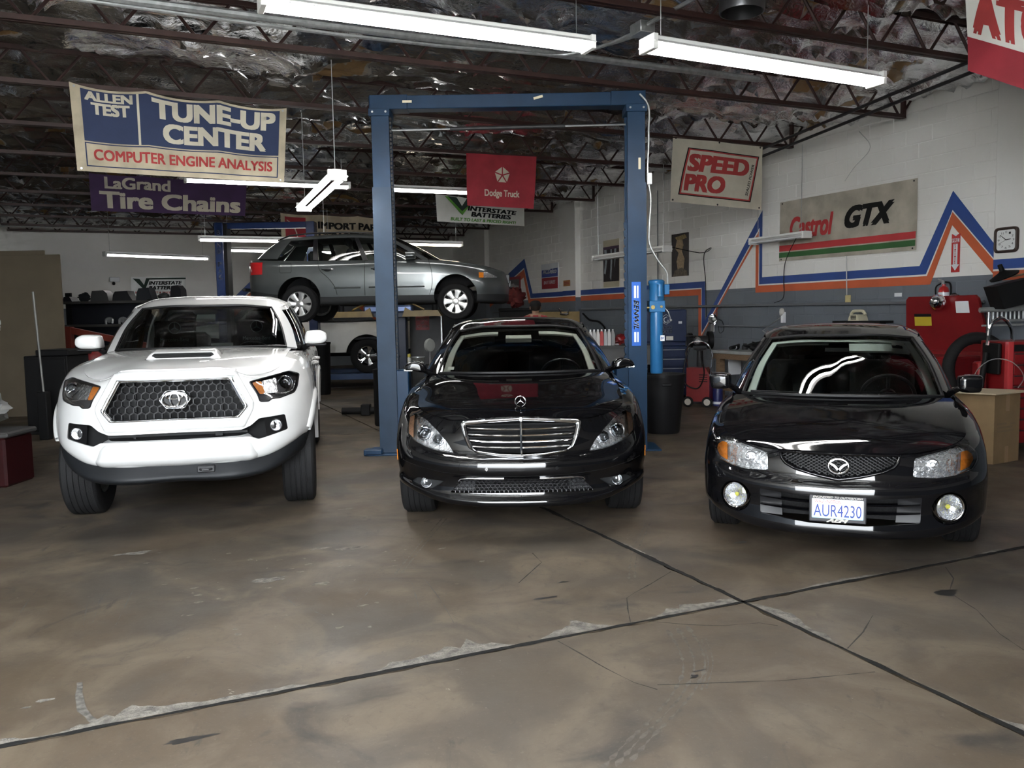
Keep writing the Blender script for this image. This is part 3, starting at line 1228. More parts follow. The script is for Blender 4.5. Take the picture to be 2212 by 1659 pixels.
def shell(name, P, m, parent, cuts=(), arches=(), th=.018, wrap=True, extra=None, centre=None):
    """closed body shell with openings cut through it. cuts: (poly(x,z), y0, y1, mirror); arches: (y, z, r, x0, x1)"""
    c = centre if centre is not None else P.reshape(-1, 3).mean(0)
    b, N = slab_from_grid(P, th, wrap, c)
    cb = B()
    for poly, y0, y1, mir in cuts:
        poly = list(poly)
        cb.prism(poly, ex=(1, 0, 0), ey=(0, 0, 1), ez=(0, 1, 0), d0=y0, d1=y1)
        if mir:
            cb.prism([(-x, z) for x, z in poly], ex=(1, 0, 0), ey=(0, 0, 1), ez=(0, 1, 0), d0=y0, d1=y1)
    for y, z, r, x0, x1 in arches:
        for s in (-1, 1):
            cb.cyl((s * x0, y, z), (s * x1, y, z), r, n=40)
    if cb.v:
        me = bool_cut(b, cb, name)
        me.name = name
        skin_normals(me, P, N, wrap)
        o = link(name, me, m, parent)
        me.materials.clear()
        me.materials.append(m)
    else:
        o = obj(name, b, m, parent, sharp=50)
    h, w = P.shape[:2]
    faces = []
    for i in range(h - 1):
        for j in range(w if wrap else w - 1):
            k = (j + 1) % w
            faces.append((i * w + j, i * w + k, (i + 1) * w + k, (i + 1) * w + j))
    bvh = BVHTree.FromPolygons([Vector(p) for p in P.reshape(-1, 3)], faces)
    return o, bvh


def front_hit(bvh, x, z, y=-1., yd=.3):
    loc, n, i, d = bvh.ray_cast(Vector((x, y, z)), Vector((0, 1, 0)))
    if loc is None or loc.y > 1.6:
        return Vector((x, yd, z)), Vector((0, -1, 0))
    if n.y > 0:
        n = -n
    return loc, n


def dens(poly, step, closed=True):
    out = []
    n = len(poly)
    for i in range(n if closed else n - 1):
        a, c = poly[i], poly[(i + 1) % n]
        k = max(1, int(math.hypot(c[0] - a[0], c[1] - a[1]) / step + .5))
        out += [(a[0] + (c[0] - a[0]) * t / k, a[1] + (c[1] - a[1]) * t / k) for t in range(k)]
    if not closed:
        out.append(poly[-1])
    return out


def rounded(poly, r, n=4):
    """round the corners of a polygon"""
    out = []
    k = len(poly)
    for i in range(k):
        p, a, c = Vector(poly[i]), Vector(poly[i - 1]), Vector(poly[(i + 1) % k])
        d1, d2 = (a - p), (c - p)
        rr = min(r, d1.length * .45, d2.length * .45)
        s, e = p + d1.normalized() * rr, p + d2.normalized() * rr
        for t in range(n + 1):
            u = t / n
            q = s * (1 - u) ** 2 + p * 2 * u * (1 - u) + e * u * u
            out.append((q.x, q.y))
    return out


def skin_poly(name, poly, fn, m, parent, off=.004, step=.03, depth=0., mirror=False, bulge=0.):
    """panel with the outline poly lying on the body surface fn(x,z)->(p,n); optional skirt of the given depth"""
    pts = [Vector(p) for p in dens(poly, step)]
    k = len(pts)
    ins = []
    xs, zs = [p.x for p in pts], [p.y for p in pts]
    z = min(zs) + step * .5
    while z < max(zs):
        x = min(xs) + step * .5
        while x < max(xs):
            if in_poly(x, z, pts) and min((p.x - x) ** 2 + (p.y - z) ** 2 for p in pts) > (step * .45) ** 2:
                ins.append(Vector((x, z)))
            x += step
        z += step
    r = delaunay_2d_cdt(pts + ins, [(i, (i + 1) % k) for i in range(k)], [], 1, 1e-7)
    b = B()
    vv = []
    for p in r[0]:
        q, n = fn(p.x, p.y)
        e = 0.
        if bulge:
            dd = min(math.hypot(s.x - p.x, s.y - p.y) for s in pts)
            e = bulge * min(1., dd / .05)
        vv.append(q + n * off + Vector((0, -e, 0)))
    ff = [tuple(f) for f in r[2]]
    b.add(vv, ff)
    if depth:
        cnt = {}
        for f in ff:
            for i in range(len(f)):
                e = (f[i], f[(i + 1) % len(f)])
                cnt[tuple(sorted(e))] = cnt.get(tuple(sorted(e)), 0) + 1
        n0 = len(vv)
        b.add([v + Vector((0, depth, 0)) for v in vv], [])
        for (a, c), t in cnt.items():
            if t == 1:
                b.f.append((a, c, c + n0, a + n0))
    if mirror:
        b.v = [(-x, y, z) for x, y, z in b.v]
    return obj(name, b, m, parent, sharp=30)


def skin_ring(name, poly, fn, m, parent, r=.006, off=.004, step=.02, closed=True, n=6, flat=1., mirror=False):
    pts = []
    for x, z in dens(poly, step, closed):
        q, nn = fn(x, z)
        pts.append(q + nn * off)
    b = B().tube(pts, r, n, closed=closed, flat=flat)
    if mirror:
        b.v = [(-x, y, z) for x, y, z in b.v]
    return obj(name, b, m, parent, sharp=60)


def skin_band(name, outer, inner, fn, m, parent, off=.004, bulge=.01, nn=96, rows=6, back=.03, power=1.):
    """moulded frame between two outlines with the same corner count"""
    def res(p):
        return crv([(x, z, 0) for x, z in p] + [(p[0][0], p[0][1], 0)], n=nn + 1)[:-1]

    def lin(p):
        P = np.array(list(p) + [p[0]], float)
        L = np.concatenate([[0], np.cumsum(np.linalg.norm(np.diff(P, axis=0), axis=1))])
        s = np.linspace(0, L[-1], nn, endpoint=False)
        return np.stack([np.interp(s, L, P[:, 0]), np.interp(s, L, P[:, 1])], 1)
    O, I = lin(outer), lin(inner)
    G = []
    for k in range(rows + 1):
        t = k / rows
        row = []
        for a, c in zip(O, I):
            x, z = a * (1 - t) + c * t
            q, n = fn(x, z)
            row.append(tuple(q + n * (off + bulge * math.sin(math.pi * t) ** power)))
        G.append(row)
    if back:
        G.insert(0, [(x, y + back, z) for x, y, z in G[0]])
        G.append([(x, y + back, z) for x, y, z in G[-1]])
    return obj(name, B().grid(G, wrap=True), m, parent, sharp=40)


def seg_clip(p, q, poly):
    """part of segment pq inside poly (convex-ish), by sampling"""
    n = 12
    ts = [t / n for t in range(n + 1) if in_poly(p[0] + (q[0] - p[0]) * t / n, p[1] + (q[1] - p[1]) * t / n, poly)]
    if len(ts) < 2:
        return None
    a, c = ts[0], ts[-1]
    return (p[0] + (q[0] - p[0]) * a, p[1] + (q[1] - p[1]) * a), (p[0] + (q[0] - p[0]) * c, p[1] + (q[1] - p[1]) * c)


def hex_mesh(poly, fn, off, w, h, r, deep, stretch=.5):
    """honeycomb bars inside a polygon lying on a surface; cells w wide, h tall"""
    b = B()
    xs, zs = [p[0] for p in poly], [p[1] for p in poly]
    done = set()
    ni, nj = int((max(xs) - min(xs)) / w) + 3, int((max(zs) - min(zs)) / (h * .75)) + 3
    for j in range(nj):
        for i in range(ni):
            cx = min(xs) - w + (i + (.5 if j % 2 else 0)) * w
            cz = min(zs) - h * .5 + j * h * .75
            P = [(cx, cz + h / 2), (cx + w / 2, cz + h / 4), (cx + w / 2, cz - h / 4), (cx, cz - h / 2), (cx - w / 2, cz - h / 4), (cx - w / 2, cz + h / 4)]
            for k in range(6):
                p, q = P[k], P[(k + 1) % 6]
                key = tuple(sorted(((round(p[0], 3), round(p[1], 3)), (round(q[0], 3), round(q[1], 3)))))
                if key in done:
                    continue
                done.add(key)
                s = seg_clip(p, q, poly)
                if s is None:
                    continue
                add_bar(b, s, fn, off, r, deep)
    return b


def add_bar(b, s, fn, off, r, deep):
    (x0, z0), (x1, z1) = s
    d = math.hypot(x1 - x0, z1 - z0)
    if d < 1e-5:
        return
    nx, nz = -(z1 - z0) / d * r, (x1 - x0) / d * r
    v = []
    for x, z in ((x0, z0), (x1, z1)):
        q, _ = fn(x, z)
        for s_, dy in ((1, 0), (1, deep), (-1, deep), (-1, 0)):
            v.append((x + nx * s_, q.y - off + dy, z + nz * s_))
    b.add(v, [(0, 1, 5, 4), (1, 2, 6, 5), (2, 3, 7, 6), (3, 0, 4, 7), (3, 2, 1, 0), (4, 5, 6, 7)])


def lattice(poly, fn, off, w, h, r, deep):
    b = B()
    xs, zs = [p[0] for p in poly], [p[1] for p in poly]
    W, H = max(xs) - min(xs), max(zs) - min(zs)
    n = int((W + H * w / h) / w) + 2
    for s in (1, -1):
        for i in range(-n, n + 1):
            x0 = i * w
            last = None
            m = 30
            for k in range(m):
                a = (x0 + s * (k / m - .5) * H * w / h, min(zs) + H * k / m)
                c = (x0 + s * ((k + 1) / m - .5) * H * w / h, min(zs) + H * (k + 1) / m)
                if in_poly(*a, poly) and in_poly(*c, poly):
                    add_bar(b, (a, c), fn, off, r, deep)
    return b


class Surf:
    """surface through rows of half control points; u in control units along the row, v in row units"""

    def __init__(s, rows):
        s.A = np.array(rows, float)

    def pt(s, u, v):
        sg = -1 if u < 0 else 1
        r = np.array([crv(row, t=[abs(u)])[0] for row in s.A])
        p = crv(r, t=[v])[0]
        return (p[0] * sg, p[1], p[2])

    def grid(s, us, vs):
        R = np.array([crv(row, t=np.abs(us)) for row in s.A])
        G = np.stack([crv(R[:, j], t=vs) for j in range(len(us))], 1)
        G[:, :, 0] *= np.where(np.asarray(us) < 0, -1, 1)[None, :]
        return G


def sub_panel(name, S, u0, u1, v0, v1, m, parent, nu=16, nv=10, th=.006, off=0., centre=(0, 2, .8), cut=None, sharp=50):
    G = S.grid(np.linspace(u0, u1, nu), np.linspace(v0, v1, nv))
    N = grid_normals(G)
    if ((G - np.array(centre)) * N).sum() < 0:
        N = -N
    G = G + N * off
    if th <= 0:
        return obj(name, B().grid(G.tolist()), m, parent, sharp=180)
    b, _ = slab_from_grid(G, th, False, centre)
    return obj(name, b, m, parent, sharp=sharp)


# ---- wheels
def tyre_prof(r, w, rim, grooves=4, gd=.008):
    """lathe profile (radius, offset along axle) of one tyre"""
    h = w / 2
    pr = [(rim, -h * .82), (rim + .012, -h * .9), (rim + (r - rim) * .45, -h), (rim + (r - rim) * .8, -h * .97), (r - .012, -h * .88), (r - .003, -h * .80)]
    tw = h * .78
    n = grooves
    g = .006
    xs = [-tw + 2 * tw * (k + 1) / (n + 1) for k in range(n)]
    for x in xs:
        pr += [(r, x - g), (r - gd, x - g * .6), (r - gd, x + g * .6), (r, x + g)]
    pr += [(r - .003, h * .80), (r - .012, h * .88), (rim + (r - rim) * .8, h * .97), (rim + (r - rim) * .45, h), (rim + .012, h * .9), (rim, h * .82)]
    return pr


def wheel(parent, x, y, r, w, rim, side, spokes=7, m='rim_silver', steer=0., hub_r=.06, name='wheel', z=None):
    o = bpy.data.objects.new(name, None)
    COL.objects.link(o)
    o.empty_display_size = .1
    o.parent = parent
    o.location = (x, y, r if z is None else z)
    o.rotation_euler.z = steer
    ax = (side, 0, 0)
    obj('tyre', B().lathe(tyre_prof(r, w, rim), axis=ax, n=56), MATS['rubber'], o, sharp=35)
    # rim: barrel, outer lip, dark back plate, spokes, cap
    h = w / 2
    obj('rim', B().lathe([(rim + .004, h * .86), (rim, h * .9), (rim - .012, h * .86), (rim - .018, h * .6), (rim - .03, -h * .7), (rim, -h * .82)], axis=ax, n=40), MATS[m], o)
    obj('brake_disc', B().lathe([(.02, h * .05), (rim - .05, h * .05), (rim - .05, -.02), (.02, -.02)], axis=ax, n=28), MATS['dark_iron'], o)
    b = B()
    X = Vector(ax)
    for k in range(spokes):
        a = 2 * math.pi * k / spokes
        # tapered spoke: wide at rim, narrower by the hub
        P = []
        for rr, ww, dd in ((hub_r * .7, hub_r * .52, h * .66), (rim * .45, rim * .20, h * .70), (rim * .72, rim * .235, h * .76), (rim * .90, rim * .33, h * .80), (rim * .97, rim * .42, h * .80)):
            row = []
            for t, dz in ((-1, -.016), (-.8, 0), (0, .006), (.8, 0), (1, -.016)):
                e = Vector((0, math.cos(a), math.sin(a)))
                f = Vector((0, -math.sin(a), math.cos(a)))
                row.append(tuple(e * rr + f * ww * t + X * (dd + dz)))
            P.append(row)
        b.grid(P)
        back = [[tuple(Vector(p) - X * .02) for p in row] for row in P]
        b.grid(back)
    obj('spokes', b, MATS[m], o, fix=False)
    obj('hub_cap', B().lathe([(0, h * .80), (hub_r * .6, h * .79), (hub_r, h * .72), (hub_r, h * .5)], axis=ax, n=20), MATS[m], o)
    return o


def seat(parent, x, y, z, m, w=.5, h=.62):
    b = B()
    b.box(x - w / 2, y - .25, z - .08, x + w / 2, y + .25, z + .08, .05)
    M = Matrix.Translation((x, y + .27, z + .05)) @ Matrix.Rotation(-.30, 4, 'X')
    b.box(-w / 2, -.07, -.05, w / 2, .07, h, .05, M)
    b.box(-w * .26, -.05, h + .04, w * .26, .05, h + .22, .045, M)
    b.cyl(M @ Vector((-.06, 0, h - .02)), M @ Vector((-.06, 0, h + .08)), .008, n=6)
    b.cyl(M @ Vector((.06, 0, h - .02)), M @ Vector((.06, 0, h + .08)), .008, n=6)
    return obj('seat', b, m, parent, sharp=50)


def steering(parent, x, y, z, m, tilt=.45, r=.185):
    b = B()
    M = Matrix.Translation((x, y, z)) @ Matrix.Rotation(-(math.pi / 2 - tilt), 4, 'X')
    ring = [M @ Vector((r * math.cos(t), r * math.sin(t), 0)) for t in np.linspace(0, 2 * math.pi, 32, endpoint=False)]
    b.tube(ring, .014, 8, closed=True)
    b.cyl(M @ Vector((0, 0, -.02)), M @ Vector((0, 0, .03)), .07, .06, 16)
    for a in (0, math.pi, -math.pi / 2):
        b.cyl(M @ Vector((.05 * math.cos(a), .05 * math.sin(a), 0)), M @ Vector((r * math.cos(a), r * math.sin(a), 0)), .014, n=6)
    b.cyl(M @ Vector((0, 0, -.02)), M @ Vector((0, 0, -.28)), .03, n=8)
    return obj('steering_wheel', b, m, parent)


def side_mirror(parent, pts, m, mirror, y0, y1, arm, mb='black_plastic', name='side_mirror'):
    """mirror housing from a front outline (x,z), bulged towards the front"""
    s = -1 if mirror else 1
    o = bpy.data.objects.new(name, None)
    COL.objects.link(o)
    o.empty_display_size = .1
    o.parent = parent
    P = np.array([(x, 0, z) for x, z in pts])
    c = P.mean(0)
    rows = []
    for t, k in ((0., .0), (.0, .5), (.02, .78), (.08, .9), (.22, .975), (.5, 1.), (1., .98)):
        rows.append([(s * (c[0] + (p[0] - c[0]) * k), y0 + (y1 - y0) * t, c[2] + (p[2] - c[2]) * k) for p in crv(pts3(pts), per=4, closed=True)])
    obj('mirror_housing', B().grid(rows, wrap=True), m, o, sharp=60)
    cap = rows[-1]
    b = B()
    b.v, b.f = cap, [tuple(range(len(cap)))]
    obj('mirror_glass', b, MATS['chrome'], o)
    b = B().tube([(s * arm[0][0], arm[0][1], arm[0][2]), (s * arm[1][0], arm[1][1], arm[1][2])], [.035, .028], 8, flat=.6)
    obj('mirror_arm', b, MATS[mb], o)
    return o


def pts3(p):
    return [(x, 0, z) for x, z in p]


def tail(xs, zs, zr, L, ys=(1.7, 2.7, 3.7), k=1.0):
    return [(xs, y, zs) for y in ys] + [(xs * .975, L - .55, zs * .5 + zr * .5), (xs * .88, L - .2, zr), (xs * .5, L - .04, zr), (0, L, zr)]


def star_emblem(b, c, r, t, n=3, M=None):
    """ring with a three-pointed star, facing -y"""
    cx, cy, cz = c
    b.tube([(cx + r * math.cos(a), cy, cz + r * math.sin(a)) for a in np.linspace(0, 2 * math.pi, 28, endpoint=False)], t, 6, closed=True)
    for k in range(n):
        a = math.pi / 2 + 2 * math.pi * k / n
        e, f = (math.cos(a), math.sin(a)), (-math.sin(a), math.cos(a))
        w = r * .15
        tip = (cx + e[0] * r, cy, cz + e[1] * r)
        l = (cx + f[0] * w, cy, cz + f[1] * w)
        rr = (cx - f[0] * w, cy, cz - f[1] * w)
        b.add([tip, l, rr, (cx, cy - t * 1.6, cz), (cx, cy + t * 1.6, cz)], [(0, 1, 3), (0, 3, 2), (0, 4, 1), (0, 2, 4)])
    return b


def place_car(name, label, ox, oy, a, z=0., cat='car'):
    a = R_(a)
    return thing(name, label, cat, (ox, oy, z), -a)


def rectp(x0, z0, x1, z1):
    return [(x0, z0), (x1, z0), (x1, z1), (x0, z1)]
def cabin(car, base, top, roof, paint, glass='windscreen', side_glass='tinted', bulge=.03, uB=4, uC=5, last=6, trim='interior_dark', thick=.02, pillar_u=(2.0, 3.0), quarter=True):
    """glasshouse: screen, pillars, side windows, rear window and roof skin"""
    base, top = np.array(base, float), np.array(top, float)
    mid = (base + top) / 2
    mid[:, 0] *= 1 + bulge
    mid[:3, 1] -= .014
    mid[:, 2] += .012
    S = Surf([base, mid, top])
    cen = (0, float(base[3, 1]) + 1.0, float(base[0, 2]))
    n = len(base) - 1
    p0, p1 = pillar_u
    sub_panel('windscreen', S, -p0, p0, .03, 1.97, MATS[glass], car, 40, 14, 0, 0., cen)
    # black seal around the screen
    us = list(np.linspace(-p0, p0, 40))
    loop = [S.pt(u, .02) for u in us] + [S.pt(p0, v) for v in np.linspace(.1, 1.9, 10)] + [S.pt(u, 1.98) for u in us[::-1]] + [S.pt(-p0, v) for v in np.linspace(1.9, .1, 10)]
    obj('screen_seal', B().tube(loop, .012, 6, closed=True), MATS['black_plastic'], car)
    P = MATS[paint]
    for s in (-1, 1):
        sub_panel('roof_pillar', S, s * p0, s * p1, 0, 2.0, P, car, 6, 14, thick, .004, cen)
        for a in (uB, uC):
            sub_panel('roof_pillar', S, s * (a - .05), s * (a + .05), 0, 2., MATS['satin_black'], car, 4, 10, thick, .002, cen)
        sub_panel('roof_pillar', S, s * (last - .42), s * last, 0, 2., P, car, 8, 10, thick, .004, cen)
        sub_panel('window_rail', S, s * p1, s * last, 1.84, 2.02, P, car, 30, 4, thick, .003, cen)
        sub_panel('side_window', S, s * p1, s * (uB - .05), 0, 1.86, MATS[side_glass], car, 14, 8, 0, -.004, cen)
        sub_panel('side_window', S, s * (uB + .05), s * (uC - .05), 0, 1.86, MATS[side_glass], car, 12, 8, 0, -.004, cen)
        if quarter:
            sub_panel('side_window', S, s * (uC + .05), s * (last - .4), 0, 1.86, MATS[side_glass], car, 8, 8, 0, -.004, cen)
    G = S.grid(np.linspace(last, n, 14), np.linspace(.02, 1.98, 10))
    H = G[:, ::-1][:, 1:].copy()
    H[:, :, 0] *= -1
    obj('rear_window', B().grid(np.concatenate([G, H], 1).tolist()), MATS[side_glass], car, sharp=180)
    R = loft([mirror_row(r) for r in roof], 34, 5)
    b, N = slab_from_grid(R, thick, False, (0, cen[1], 0))
    obj('roof', b, P, car, sharp=60)
    return S


def hood_panel(car, rows, paint, nu=44, per=5, name='bonnet'):
    R = loft([mirror_row(r) for r in rows], nu, per)
    b, N = slab_from_grid(R, .012, False, (0, .7, 0))
    o = obj(name, b, MATS[paint], car, sharp=60)
    h, w = R.shape[:2]
    faces = [(i * w + j, i * w + j + 1, (i + 1) * w + j + 1, (i + 1) * w + j) for i in range(h - 1) for j in range(w - 1)]
    return o, BVHTree.FromPolygons([Vector(p) for p in R.reshape(-1, 3)], faces), R


def underbody(car, L, w, z0, z1, y0=.25):
    b = B().box(-w, y0 + .25, z0, w, L - .35, z1 - .1, .05)
    obj('underbody', b, MATS['interior_dark'], car)


def inner_liner(car, y, z, r, x0, x1):
    for s in (-1, 1):
        b = B()
        rows = []
        for t in np.linspace(.1, math.pi - .6, 18):
            rows.append([(s * x, y + r * math.cos(t), z + r * math.sin(t)) for x in (x0, x1)])
        b.grid(rows)
        c = [(s * x0, y + r * math.cos(t), z + r * math.sin(t)) for t in np.linspace(.1, math.pi - .6, 18)]
        b.add(c, [tuple(range(len(c)))])
        obj('wheel_arch_liner', b, MATS['interior_dark'], car)


def wiper(car, pts, m='satin_black'):
    obj('wiper', B().tube(pts, .008, 5), MATS[m], car)


# ================================================================== dark luxury sedan
def build_sedan():
    L = 5.2
    car = place_car('luxury_sedan', 'large black sedan with upright chrome star and barred chrome grille, between blue lift posts', .055, 5.42, .3)
    T = lambda xs, zs, zr: tail(xs, zs, zr, L, (1.75, 2.7, 3.8))
    rows = [
        [(0, .07, .205), (.3, .08, .21), (.52, .13, .228), (.70, .25, .27), (.81, .42, .29), (.86, .60, .27), (.875, 1.2, .21)] + T(.88, .20, .30),
        [(0, .01, .218), (.3, .025, .224), (.54, .085, .245), (.735, .215, .295), (.86, .40, .325), (.90, .62, .31), (.905, 1.2, .25)] + T(.905, .25, .33),
        [(0, .0, .25), (.3, .015, .255), (.545, .078, .277), (.742, .21, .325), (.867, .40, .355), (.908, .62, .35), (.91, 1.2, .32)] + T(.912, .32, .36),
        [(0, .03, .285), (.3, .045, .288), (.55, .10, .305), (.735, .225, .35), (.86, .41, .38), (.908, .64, .40), (.915, 1.2, .40)] + T(.918, .40, .42),
        [(0, .03, .405), (.3, .045, .407), (.55, .10, .415), (.745, .22, .43), (.87, .40, .45), (.914, .66, .47), (.92, 1.2, .49)] + T(.922, .48, .50),
        [(0, .004, .425), (.3, .02, .43), (.55, .08, .447), (.755, .205, .475), (.875, .40, .50), (.918, .68, .52), (.925, 1.2, .54)] + T(.926, .55, .56),
        [(0, -.012, .475), (.3, .004, .48), (.55, .066, .495), (.76, .195, .52), (.878, .40, .545), (.92, .70, .565), (.926, 1.2, .60)] + T(.928, .62, .62),
        [(0, .004, .53), (.3, .02, .535), (.54, .083, .55), (.755, .21, .575), (.875, .41, .60), (.922, .72, .62), (.926, 1.2, .66)] + T(.928, .69, .69),
        [(0, .035, .55), (.3, .05, .555), (.52, .105, .575), (.745, .23, .61), (.868, .42, .645), (.92, .74, .67), (.924, 1.2, .73)] + T(.925, .76, .76),
        [(0, .06, .68), (.3, .075, .68), (.5, .135, .69), (.72, .27, .71), (.845, .46, .735), (.908, .76, .765), (.915, 1.2, .81)] + T(.915, .84, .86),
        [(0, .08, .76), (.3, .095, .755), (.48, .155, .745), (.68, .285, .765), (.80, .46, .80), (.868, .76, .845), (.885, 1.15, .895)] + T(.885, .92, .95),
        [(0, .095, .80), (.3, .112, .795), (.46, .165, .785), (.62, .28, .812), (.715, .42, .842), (.755, .70, .885), (.765, 1.1, .95)] + T(.80, .985, 1.04),
    ]
    P = body_ring(rows, 92, 3)
    gr_in = [(0, .787), (.22, .778), (.375, .760), (.368, .725), (.35, .66), (.325, .608), (.29, .592), (.15, .572), (0, .566)]
    gr_in = gr_in + [(-x, z) for x, z in gr_in[1:-1][::-1]]
    gr_out = [(0, .812), (.22, .803), (.385, .790), (.412, .77), (.39, .69), (.357, .612), (.30, .573), (.15, .553), (0, .547)]
    gr_out = gr_out + [(-x, z) for x, z in gr_out[1:-1][::-1]]
    low = rounded([(-.402, .402), (.402, .402), (.49, .306), (-.49, .306)], .02)
    fog = rounded([(.52, .384), (.72, .392), (.775, .352), (.625, .316)], .02)
    head = [(.455, .573), (.60, .594), (.735, .64), (.795, .672), (.803, .73), (.795, .79), (.742, .815), (.655, .782), (.57, .715), (.505, .65)]
    head = rounded(head, .012, 2)
    cuts = [(gr_in, -.4, .45, False), (low, -.4, .3, False), (fog, -.4, .5, True), (head, -.4, .75, True)]
    body, bv = shell('body_shell', P, MATS['paint_black'], car, cuts, [(.87, .33, .375, .6, 1.1), (4.03, .33, .375, .6, 1.1)], centre=(0, 2.6, .5))
    fn = lambda x, z: front_hit(bv, x, z)
    # bonnet
    hr = [[(0, .097, .815), (.15, .102, .812), (.30, .118, .805), (.46, .168, .792)],
          [(0, .25, .862), (.25, .252, .86), (.45, .262, .845), (.62, .283, .818)],
          [(0, .43, .897), (.33, .43, .893), (.56, .426, .876), (.715, .423, .848)],
          [(0, .70, .935), (.36, .70, .932), (.60, .70, .92), (.757, .70, .89)],
          [(0, 1.06, .985), (.38, 1.06, .985), (.62, 1.08, .985), (.765, 1.1, .955)],
          [(0, 1.36, 1.015), (.38, 1.39, 1.015), (.62, 1.46, 1.015), (.755, 1.53, 1.0)]]
    hood_panel(car, hr, 'paint_black')
    # grille: chrome frame, slats, centre bar, dark core
    C = MATS['chrome']
    skin_band('grille_frame', gr_out, gr_in, fn, C, car, .004, .014, 140, 6, .05)
    for z, hw in ((.737, .366), (.695, .357), (.655, .347), (.616, .328)):
        rowsb = []
        for x in np.linspace(-hw, hw, 25):
            q, n = fn(x, z)
            dz = (x / .37) ** 2 * .012 - .006
            rowsb.append([(x, q.y + .02, z + dz - .007), (x, q.y + .006, z + dz - .0055), (x, q.y + .003, z + dz), (x, q.y + .006, z + dz + .005), (x, q.y + .014, z + dz + .0055)])
        obj('grille_slat', B().grid(rowsb), C, car)
    obj('grille_bar', B().tube([tuple(fn(0, z)[0] + Vector((0, -.002, 0))) for z in np.linspace(.57, .80, 8)], .008, 6), C, car)
    core = B()
    for k in range(5):
        z = (.762, .716, .675, .635, .592)[k]
        core.box(-.36, .12, z - .008, .36, .16, z + .004)
    core.box(-.39, .17, .54, .39, .19, .80)
    obj('grille_core', core, MATS['interior_dark'], car)
    b = B()
    q, n = fn(0, .797)
    b.lathe([(.015, .012), (.0165, -.002), (.012, -.008), (0, -.009)], q + Vector((0, -.012, 0)), (0, 1, 0), 20)
    obj('grille_badge', b, C, car)
    b = star_emblem(B(), (0, .27, .90), .037, .0035)
    b.cyl((0, .27, .863), (0, .27, .84), .006, .012, 8)
    o = obj('bonnet_star', b, C, car)
    # lower grille with honeycomb and chrome strip
    b = hex_mesh(low, fn, -.012, .030, .026, .0026, .02)
    obj('lower_grille', b, MATS['satin_black'], car, smooth=False)
    b = B().box(-.27, .16, .29, .5, .17, .41)
    b2 = B().box(-.46, .10, .30, -.27, .12, .41)
    obj('radiator', B().box(-.45, .2, .28, .45, .22, .42), MATS['radiator'], car)
    for s in (-1, 1):
        pl = [(s * .30, .397), (s * .395, .397), (s * .475, .315), (s * .33, .315)]
        skin_poly('blanking_panel', pl, lambda x, z: (fn(x, z)[0] + Vector((0, .03, 0)), Vector((0, -1, 0))), MATS['lower_grey'], car, 0, .03)
        skin_poly('fog_grille', [(s * a, c) for a, c in fog], lambda x, z: (fn(x, z)[0] + Vector((0, .035, 0)), Vector((0, -1, 0))), MATS['lower_grey'], car, 0, .03)
        pts = [(s * .12, .412), (s * .37, .414), (s * .41, .405), (s * .425, .388)]
        skin_ring('chrome_strip', pts, fn, C, car, .008, .006, .03, False, 6)
        # fog lamp
        q, n = fn(s * .657, .362)
        fl = bpy.data.objects.new('fog_lamp', None)
        COL.objects.link(fl)
        fl.parent = car
        fl.location = q + Vector((0, .015, 0))
        obj('bezel', B().lathe([(.038, .03), (.040, -.012), (.036, -.018), (.032, -.01), (.03, .03)], axis=(0, 1, 0), n=24), C, fl)
        obj('reflector', B().lathe([(.0, .03), (.022, .024), (.033, .0)], axis=(0, 1, 0), n=20), MATS['lamp_silver'], fl)
        obj('lens', B().lathe([(.0, -.016), (.02, -.013), (.033, -.004)], axis=(0, 1, 0), n=20), MATS['lens'], fl)
        # head lamp
        hl = bpy.data.objects.new('head_lamp', None)
        COL.objects.link(hl)
        hl.parent = car
        hp = [(s * a, c) for a, c in head]
        back = lambda x, z: (Vector((x, fn(x, z)[0].y + .05 + .02 * math.sin(x * 60) * 0, z)), Vector((0, -1, 0)))
        skin_poly('reflector', hp, back, MATS['lamp_silver'], hl, 0, .03, -.055)
        skin_poly('lens', hp, fn, MATS['lens'], hl, .003, .03)
        am = [(s * .752, .655), (s * .79, .68), (s * .797, .73), (s * .79, .785), (s * .755, .80)]
        skin_poly('indicator', am, lambda x, z: (Vector((x, fn(x, z)[0].y + .02, z)), Vector((0, -1, 0))), mat('pale_amber', (.80, .42, .24), .3, var=.3, vscale=90), hl, 0, .03)
        for (x, z, r) in ((.668, .692, .052), (.57, .655, .036)):
            q, n = fn(s * x, z)
            o_ = (s * x, q.y + .02, z)
            obj('bezel_ring', B().lathe([(r * .72, .03), (r * .78, -.002), (r * .9, -.008), (r, .0), (r * 1.04, .03)], o_, (0, 1, 0), 28), C, hl)
            obj('projector', B().lathe([(.0, -.014), (r * .35, -.008), (r * .6, .006), (r * .72, .022)], o_, (0, 1, 0), 24), mat('projector', (.16, .17, .18), .06, .85), hl)
        # side marker, mirrors
        zz = [(.50, .56, .468), (.61, .56, .452), (.61, .525, .50), (.50, .525, .515)]
        b = B()
        for y0, x0 in ((.47, 0), (.60, 0)):
            pass
        pm = []
        for (y, z) in ((.45, .475), (.60, .465), (.60, .53), (.43, .555)):
            hit = bv.ray_cast(Vector((s * 1.5, y, z)), Vector((-s, 0, 0)))
            pm.append(hit[0] + Vector((s * .004, 0, 0)))
        b.add(pm, [(0, 1, 2, 3)])
        b.add([p + Vector((-s * .01, 0, 0)) for p in pm], [])
        for k in range(4):
            b.f.append((k, (k + 1) % 4, 4 + (k + 1) % 4, 4 + k))
        obj('side_marker', b, MATS['amber'], car)
        mp = [(.80, 1.03), (.81, 1.085), (.87, 1.118), (.94, 1.112), (.985, 1.07), (.99, 1.045), (.92, 1.035)]
